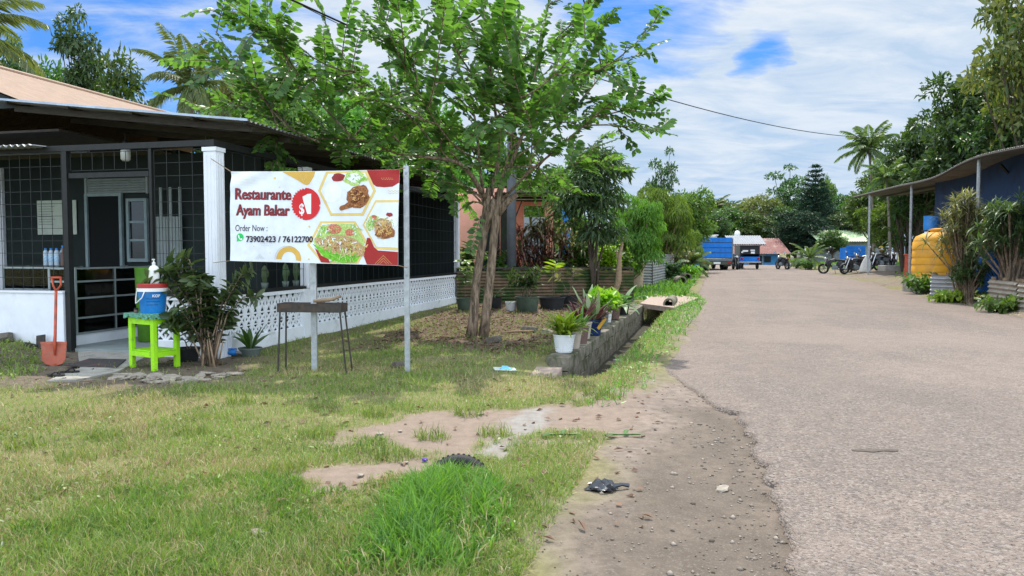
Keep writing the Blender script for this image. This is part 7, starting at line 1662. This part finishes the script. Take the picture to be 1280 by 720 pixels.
# ------------------------------------------------------------------ motorbikes
def motorbike(label, body_mat):
    t = thing('motorbike', label, 'motorbike', (0, 0, 0), 0, 'motorbikes parked by the road')
    for y_ in (-.62, .62):
        f = MB(); f.torus(.245, .055, 24, 8, (0, y_, .3), (0, PI / 2, 0)); wh = f.build('wheel', m_rubber, t, True)
        f = MB(); f.lathe([(.05, -.05), (.05, .05)], 12, (0, y_, .3), (0, PI / 2, 0)); f.torus(.2, .012, 20, 6, (0, y_, .3), (0, PI / 2, 0))
        for k in range(6): a_ = k * PI / 3; f.bar((0, y_, .3), (0, y_ + .2 * math.cos(a_), .3 + .2 * math.sin(a_)), .018)
        f.build('rim', m_truckgrey, wh)
    f = MB(); f.tube([(0, -.6, .32), (0, -.25, .38), (0, .05, .3), (0, .3, .55), (0, .42, .85)], [.035, .05, .06, .05, .035], 8); f.build('frame', m_chassis, t)
    f = MB(); f.box((0, -.02, .4), (.26, .34, .26), bev=.04); f.lathe([(.09, -.17), (.09, .17)], 12, (0, .08, .36), (0, PI / 2, 0)); f.build('engine', m_truckgrey, t)
    f = MB(); f.box((0, .12, .76), (.24, .42, .2), (rad(-12), 0, 0), .7, .05); f.box((0, .36, .68), (.3, .2, .26), (rad(20), 0, 0), .8, .05); f.box((0, -.52, .74), (.2, .36, .14), (rad(12), 0, 0), .8, .04); f.build('body', body_mat, t)
    f = MB(); f.box((0, -.3, .58), (.3, .5, .26), (rad(8), 0, 0), .8, .05); f.box((0, .3, .5), (.34, .16, .4), (rad(18), 0, 0), .8, .05); f.build('side_panel', m_bikebody, t)
    f = MB(); f.box((0, -.26, .79), (.24, .56, .09), (rad(6), 0, 0), .9, .03); f.build('seat', m_rubber, t)
    f = MB()
    for sx in (-1, 1): f.tube([(sx * .09, .62, .3), (sx * .09, .43, .92)], .022, 6)
    f.build('fork', m_chrome, t)
    f = MB(); pr = [(.3 * math.cos(a_ / 10 * PI * .75 + .4), .3 * math.sin(a_ / 10 * PI * .75 + .4)) for a_ in range(11)]
    vs = []; fs = []
    for c_, s_ in pr: vs += [(-.06, .62 + c_ * -1 + .0, .3 + s_), (.06, .62 + c_ * -1, .3 + s_)]
    for i in range(10): fs.append((2 * i, 2 * i + 1, 2 * i + 3, 2 * i + 2))
    f.add(vs, fs); f.build('fender', body_mat, t)
    f = MB(); f.tube([(-.36, .3, .98), (-.2, .38, 1.0), (0, .42, .95), (.2, .38, 1.0), (.36, .3, .98)], .016, 6); f.tube([(-.26, .36, 1.0), (-.3, .38, 1.14)], .008, 5); f.tube([(.26, .36, 1.0), (.3, .38, 1.14)], .008, 5); hb = f.build('handlebar', m_rubber, t)
    f = MB(); f.lathe([(.02, -.01), (.06, 0), (.06, .012)], 10, (-.31, .38, 1.17), (PI / 2, 0, 0)); f.lathe([(.02, -.01), (.06, 0), (.06, .012)], 10, (.31, .38, 1.17), (PI / 2, 0, 0)); f.build('mirror', m_chrome, hb)
    f = MB(); f.lathe([(.05, -.08), (.09, -.02), (.095, .03), (.02, .05)], 14, (0, .52, .86), (-PI / 2, 0, 0)); f.build('headlight', m_chrome, t, True)
    f = MB(); f.box((0, -.71, .72), (.14, .05, .07), bev=.012); f.build('tail_light', m_redlens, t)
    f = MB(); f.tube([(.12, .1, .3), (.14, -.2, .26), (.15, -.75, .38)], [.025, .03, .05], 8); f.build('exhaust', m_chrome, t, True)
    f = MB(); f.tube([(-.1, 0, .26), (-.24, -.05, .02)], .014, 5); f.build('kickstand', m_chassis, t)
    return t
mbk = motorbike('x', m_bikebody); mbw = motorbike('x', m_bikewhite)
ub = set()
def bike(px, Y, rz, label, white=False, lean=-7):
    src = mbw if white else mbk
    t = copy_tree(src) if src in ub else src; ub.add(src)
    p = XY(px, Y); t.location = p; t.rotation_euler = (0, rad(lean), rad(rz)); t.scale = (1.35, 1.12, 1.14); t['label'] = label; return t
bike(1044, 47, 60, 'black motorbike with a black helmet hung on it, leftmost of the row')
bike(1068, 45, 100, 'black motorbike seen side on with a bright headlight, second in the row')
bike(1083, 46, 70, 'black motorbike before the blue trailer right of the second bike')
bike(1098, 44.5, 112, 'dark motorbike under the yellow helmet, behind the hanging white sack')
bike(1112, 45.5, 165, 'black motorbike nearest the broad leaved plant, rightmost of the row')
bike(978, 57, 8, 'motorbike standing alone on the road before the conifer', False, 0)
bike(919, 56.5, 175, 'small black motorbike beside the rear corner of the blue truck', False, 0)
bike(925.5, 60, 172, 'white scooter on the road between truck and three wheeler', True, 0)
def helmet(px, py, Y, mat, label):
    p = P(px, py, Y); t = thing('helmet', label, 'helmet', p); f = MB(); f.lathe([(.12, -.12), (.14, -.05), (.145, .02), (.11, .11), (.02, .15)], 18); f.build('shell', mat, t, True); f = MB(); f.lathe([(.147, -.03), (.15, .0), (.143, .045)], 18, cap=False); f.v = [v_ for v_ in f.v]; f.build('visor', m_rubber, t, True)
helmet(1038.5, 311, 47, m_bikebody, 'black helmet resting on the handlebar of the leftmost motorbike')
helmet(1101.5, 310.5, 44.5, m_helmet_y, 'yellow helmet resting on the parked motorbike by the canopy')
p = XY(1081, 44); t = thing('white_sack', 'dusty white sack hanging from the farthest canopy post above the ground', 'sack', p + Vector((0, 0, .05))); f = MB(); f.lathe([(.32, 0), (.34, .1), (.26, .6), (.1, 1.0), (.03, 1.05)], 14); f.v = [(x_ * (1 + .12 * math.sin(7 * y_ + z_ * 5)) + .12 * z_, y_ * .5, z_) for x_, y_, z_ in f.v]; f.build('cloth', m_tarp, t, True)
p = XY(1065, 52); t = thing('blue_trailer', 'blue slatted cargo box standing behind the parked motorbikes', 'trailer', p); zt = zpy(309, 52) - p.z; f = MB(); f.b2((-.65, -.5, zt - .85), (.65, .5, zt - .05)); [f.b2((-.67, -.53, zt - .85 + .2 * k), (.67, -.502, zt - .72 + .2 * k)) for k in range(5)]; f.build('box_body', m_truckblue, t); f = MB(); [f.lathe([(.26, -.06), (.26, .06)], 16, (s_ * .75, 0, .27), (0, PI / 2, 0)) for s_ in (-1, 1)]; f.b2((-.62, -.4, .25), (.62, .4, zt - .853)); f.build('undercarriage', m_chassis, t)
p = XY(1138, 33.5); t = thing('orange_crate', 'rust orange metal bin beside the canopy post left of the tank', 'bin', p); f = MB(); f.box((0, 0, .55), (.4, .4, 1.1), None, .9, .02); f.box((0, 0, 1.12), (.44, .44, .05), bev=.01); f.build('bin_body', m_orange, t)
p = XY(1128, 38.5); t = thing('concrete_ledge', 'pale concrete ledge on the ground right of the motorbikes', 'ledge', p); f = MB(); f.box((0, 0, .12), (2.2, .8, .3), bev=.02); f.build('slab', m_concrete, t)
# pale green roofed house behind
p = XY(1055, 78); t = thing('green_roof_house', 'low house with a pale green sheet roof behind the motorbikes', 'house', p); za = zpy(296, 78) - p.z
f = MB(); f.b2((-2.6, 0, -.2), (4.4, 5, za - .45)); f.build('wall', m_truckgrey, t); f = MB(); f.sheet((-3.0, -.6, za - .5), (1, 0, 0), Vector((0, 3, 1.15)).normalized(), Vector((0, -1.15, 3)).normalized(), 7.8, 3.5, .25, .03, 'x', .01); f.build('roof', m_limeroof, t)
f = MB(); f.b2((-2.2, 3.8, za + .85), (2.6, 6, za + 1.2)); f.build('roof_ridge_sheet', m_greyroof, t); f = MB(); f.b2((.6, 3.3, za + .3), (1.9, 3.6, za + 1.1)); f.build('blue_gable', m_bluepaint, t)
# ------------------------------------------------------------------ far blue house
Yh = 78; p = XY(948, Yh); t = thing('far_house', 'low blue house with a rusty red and grey roof at the end of the road', 'house', p); k_ = Yh / FPX
ze = zpy(315.5, Yh) - p.z; zr = zpy(298, Yh) - p.z
f = MB(); f.b2((-34 * k_, 0, -.3), (24 * k_, 5, ze)); f.build('wall', M('sky_blue_wall', (.06, .26, .55, 1), .75, .1, 2, .05), t)
f = MB()
sx0, sx1 = -36 * k_, 37 * k_
sl_ = Vector((0, 3.4, zr - ze + .1)).normalized(); f.sheet((sx0, -.9, ze - .15), (1, 0, 0), sl_, Vector((0, -sl_.z, sl_.y)), sx1 - sx0, 4.0, .25, .03, 'x', .01); rf = f.build('roof', m_rustroof, t)
f = MB(); f.sheet((sx0 + 4 * k_, 1.1, ze + .62 + .25), (1, 0, 0), sl_, Vector((0, -sl_.z, sl_.y)), 46 * k_, 2.3, .25, .03, 'x', .01); f.build('patched_sheet', m_greyroof, rf)
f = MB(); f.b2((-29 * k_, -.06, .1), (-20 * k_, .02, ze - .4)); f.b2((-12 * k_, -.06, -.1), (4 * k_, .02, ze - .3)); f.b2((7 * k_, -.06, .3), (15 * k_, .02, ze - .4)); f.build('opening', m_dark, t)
f = MB(); f.b2((-15 * k_, -.09, ze - .35), (8 * k_, -.065, ze - .22)); f.b2((-13 * k_, -.08, -.1), (-12 * k_, -.062, ze - .36)); f.b2((4 * k_, -.08, -.1), (5 * k_, -.062, ze - .36)); f.build('frame', m_teal_frame, t)
p = XY(921, 82); tt_ = thing('rooftop_tank', 'small pale tank standing up behind the far house roof', 'tank', (p.x, p.y, p.z)); zt = zpy(289, 82) - p.z; f = MB(); f.lathe([(.3, zt - 1.1), (.32, zt - .2), (.2, zt), (.1, zt + .05)], 14); f.build('tank_body', m_plastic_white, tt_, True); f = MB(); [f.bar((sx * .25, sy * .25, 0), (sx * .25, sy * .25, zt - 1.103), .08) for sx in (-1, 1) for sy in (-1, 1)]; f.build('stand', m_wood_dark, tt_)
for i, px in enumerate((990, 998, 1006)):
    p = XY(px, 70); t = thing('garden_post', ('grey garden post under the conifer, nearest the road', 'grey garden post under the conifer, middle of three', 'white pointed garden post under the conifer, farthest right')[i], 'post', p, 0, 'posts under the conifer'); f = MB(); hh = (1.0, 1.5, 1.7)[i]; f.lathe([(.22, -.1), (.18, hh * .7), (.02, hh)], 8); f.build('post_body', m_concrete if i < 2 else m_white, t, True)
# ------------------------------------------------------------------ blue truck
p = XY(896, 55); k_ = 55 / FPX; t = thing('blue_truck', 'old truck with a chalky blue plank cargo box parked at the left road edge', 'truck', p, rad(-4))
hw = 18.5 * k_ ; zb0 = .62; zb1 = zpy(297, 55) - p.z; Lb = 4.4
f = MB(); f.b2((-hw, 0, zb0 + .3), (hw, .06, zb1)); f.build('tailgate_frame', m_chassis, t); f = MB()
q_ = random.Random(3)
for k in range(4):
    z0 = zb0 + .3 + (zb1 - zb0 - .3) * k / 4 + .012; f.box((0, -.016, z0 + (zb1 - zb0 - .3) / 8 - .01), (2 * hw - .03, .03, (zb1 - zb0 - .3) / 4 - .055), (0, rad(q_.uniform(-.5, .5)), 0))
f.build('tailgate', m_truckblue, t)
f = MB(); f.b2((-hw - .05, -.02, zb0 + .25), (-hw + .03, Lb, zb1 - .12)); [f.b2((-hw - .1, .1 + k * .85, zb0 + .2), (-hw - .052, .22 + k * .85, zb1 - .05)) for k in range(6)]; f.b2((hw - .03, .062, zb0 + .25), (hw + .05, Lb, zb1 - .12)); [f.b2((hw + .052, .1 + k * .85, zb0 + .2), (hw + .1, .22 + k * .85, zb1 - .05)) for k in range(6)]; f.build('side_panel', m_truckgrey, t)
f = MB(); f.b2((-hw, .065, zb0 + .1), (hw, Lb, zb0 + .24)); f.b2((-hw, Lb - .06, zb0 + .25), (hw, Lb, zb1)); f.build('cargo_floor', m_truckgrey, t)
f = MB(); f.box((0, Lb + 1.1, 1.75), (2 * hw * .92, 1.9, 1.7), None, .93, .08); f.box((0, Lb + .9, zb1 + .28), (2 * hw * .92, 1.6, .08), bev=.02); f.b2((-hw * .85, Lb + .3, zb1 - .1), (-hw * .8, Lb + .36, zb1 + .24)); f.b2((hw * .8, Lb + .3, zb1 - .1), (hw * .85, Lb + .36, zb1 + .24)); cab = f.build('cab', m_plastic_white, t)
f = MB(); f.box((0, Lb + .14, 2.05), (1.4, .03, .5)); f.build('rear_window', m_dark, cab)
f = MB(); f.b2((-.45, .1, .5), (-.33, Lb + 1.8, .7)); f.b2((.33, .1, .5), (.45, Lb + 1.8, .7)); f.b2((-hw, -.03, .42), (hw, .08, .72)); f.b2((-hw * .95, .1, .3), (-hw * .5, .14, .85)); f.b2((hw * .5, .1, .3), (hw * .95, .14, .85)); f.build('chassis', m_chassis, t)
for sx, y_, dbl in ((-1, 1.1, 1), (1, 1.1, 1), (-1, Lb + 1.3, 0), (1, Lb + 1.3, 0)):
    f = MB(); wx = hw - .22; f.torus(.33, .13, 22, 10, (sx * wx, y_, .44), (0, PI / 2, 0)); 
    if dbl: f.torus(.33, .12, 22, 10, (sx * (wx - .27), y_, .44), (0, PI / 2, 0))
    wh = f.build('wheel', m_rubber, t, True); f = MB(); f.lathe([(.24, -.05), (.24, .05)], 16, (sx * wx, y_, .44), (0, PI / 2, 0)); f.build('rim', m_truckgrey, wh)
for sx in (-1, 1): f = MB(); f.box((sx * (hw - .2), -.045, .56), (.22, .03, .1), bev=.01); f.build('tail_light', m_redlens, t)
f = MB(); f.box((0, -.05, .55), (.5, .02, .14)); f.build('number_plate', m_plastic_white, t)
f = MB(); f.box((-.3, .4, zb1 + .02), (.5, .6, .25), bev=.05); f.build('load', m_tarp, t)
p = XY(869, 52); t = thing('small_blue_drum', 'small blue drum on the verge left of the truck', 'drum', p); f = MB(); f.lathe([(.26, 0), (.28, .3), (.27, .33), (.28, .72), (.1, .76)], 16); f.build('drum_body', m_blue, t, True, rad(40)); f = MB(); f.lathe([(.06, .74), (.06, .8)], 10, (.1, 0, 0)); f.build('bung', m_plastic_white, t)
# ------------------------------------------------------------------ three wheeler
p = XY(937, 57); k_ = 57 / FPX; t = thing('three_wheeler', 'dark covered cargo three wheeler seen from behind on the road', 'three wheeler', p, rad(-3)); hw = 12.2 * k_; zt = zpy(308, 57) - p.z
f = MB(); f.b2((-hw, 0, .95), (-hw + .06, 1.7, zt)); f.b2((hw - .06, 0, .95), (hw, 1.7, zt)); f.b2((-hw + .06, .0, 1.2), (hw - .06, .05, zt)); f.box((0, .85, zt + .04), (2 * hw + .1, 1.9, .08), bev=.02); f.b2((-hw + .06, 1.64, .95), (hw - .06, 1.7, zt)); f.build('canopy', m_bikebody, t)
f = MB(); f.box((0, -.012, .82), (2 * hw, .05, .36)); f.b2((-hw, .014, .55), (hw, 1.7, .94)); f.build('cargo_bed', m_truckblue, t)
f = MB(); f.box((0, -.05, .58), (2 * hw + .2, .08, .1), bev=.01); f.b2((-.05, 1.7, .5), (.05, 2.6, .6)); f.build('bumper', m_galv, t)
for sx in (-1, 1): f = MB(); f.box((sx * (hw - .13), -.045, .84), (.16, .03, .2), bev=.01); f.build('tail_light', m_redlens, t)
for x_, y_ in ((-hw + .05, .5), (hw - .05, .5), (0, 2.5)):
    f = MB(); f.torus(.22, .07, 20, 8, (x_, y_, .29), (0, PI / 2, 0)); wh = f.build('wheel', m_rubber, t, True); f = MB(); f.lathe([(.16, -.03), (.16, .03)], 14, (x_, y_, .29), (0, PI / 2, 0)); f.build('rim', m_truckgrey, wh)
f = MB(); f.box((-.35, -.012, zt - .35), (.42, .02, .14)); f.box((.2, -.012, zt - .3), (.34, .02, .1)); f.box((.22, -.013, zt - .48), (.3, .02, .16)); f.build('white_sticker', m_plastic_white, t)
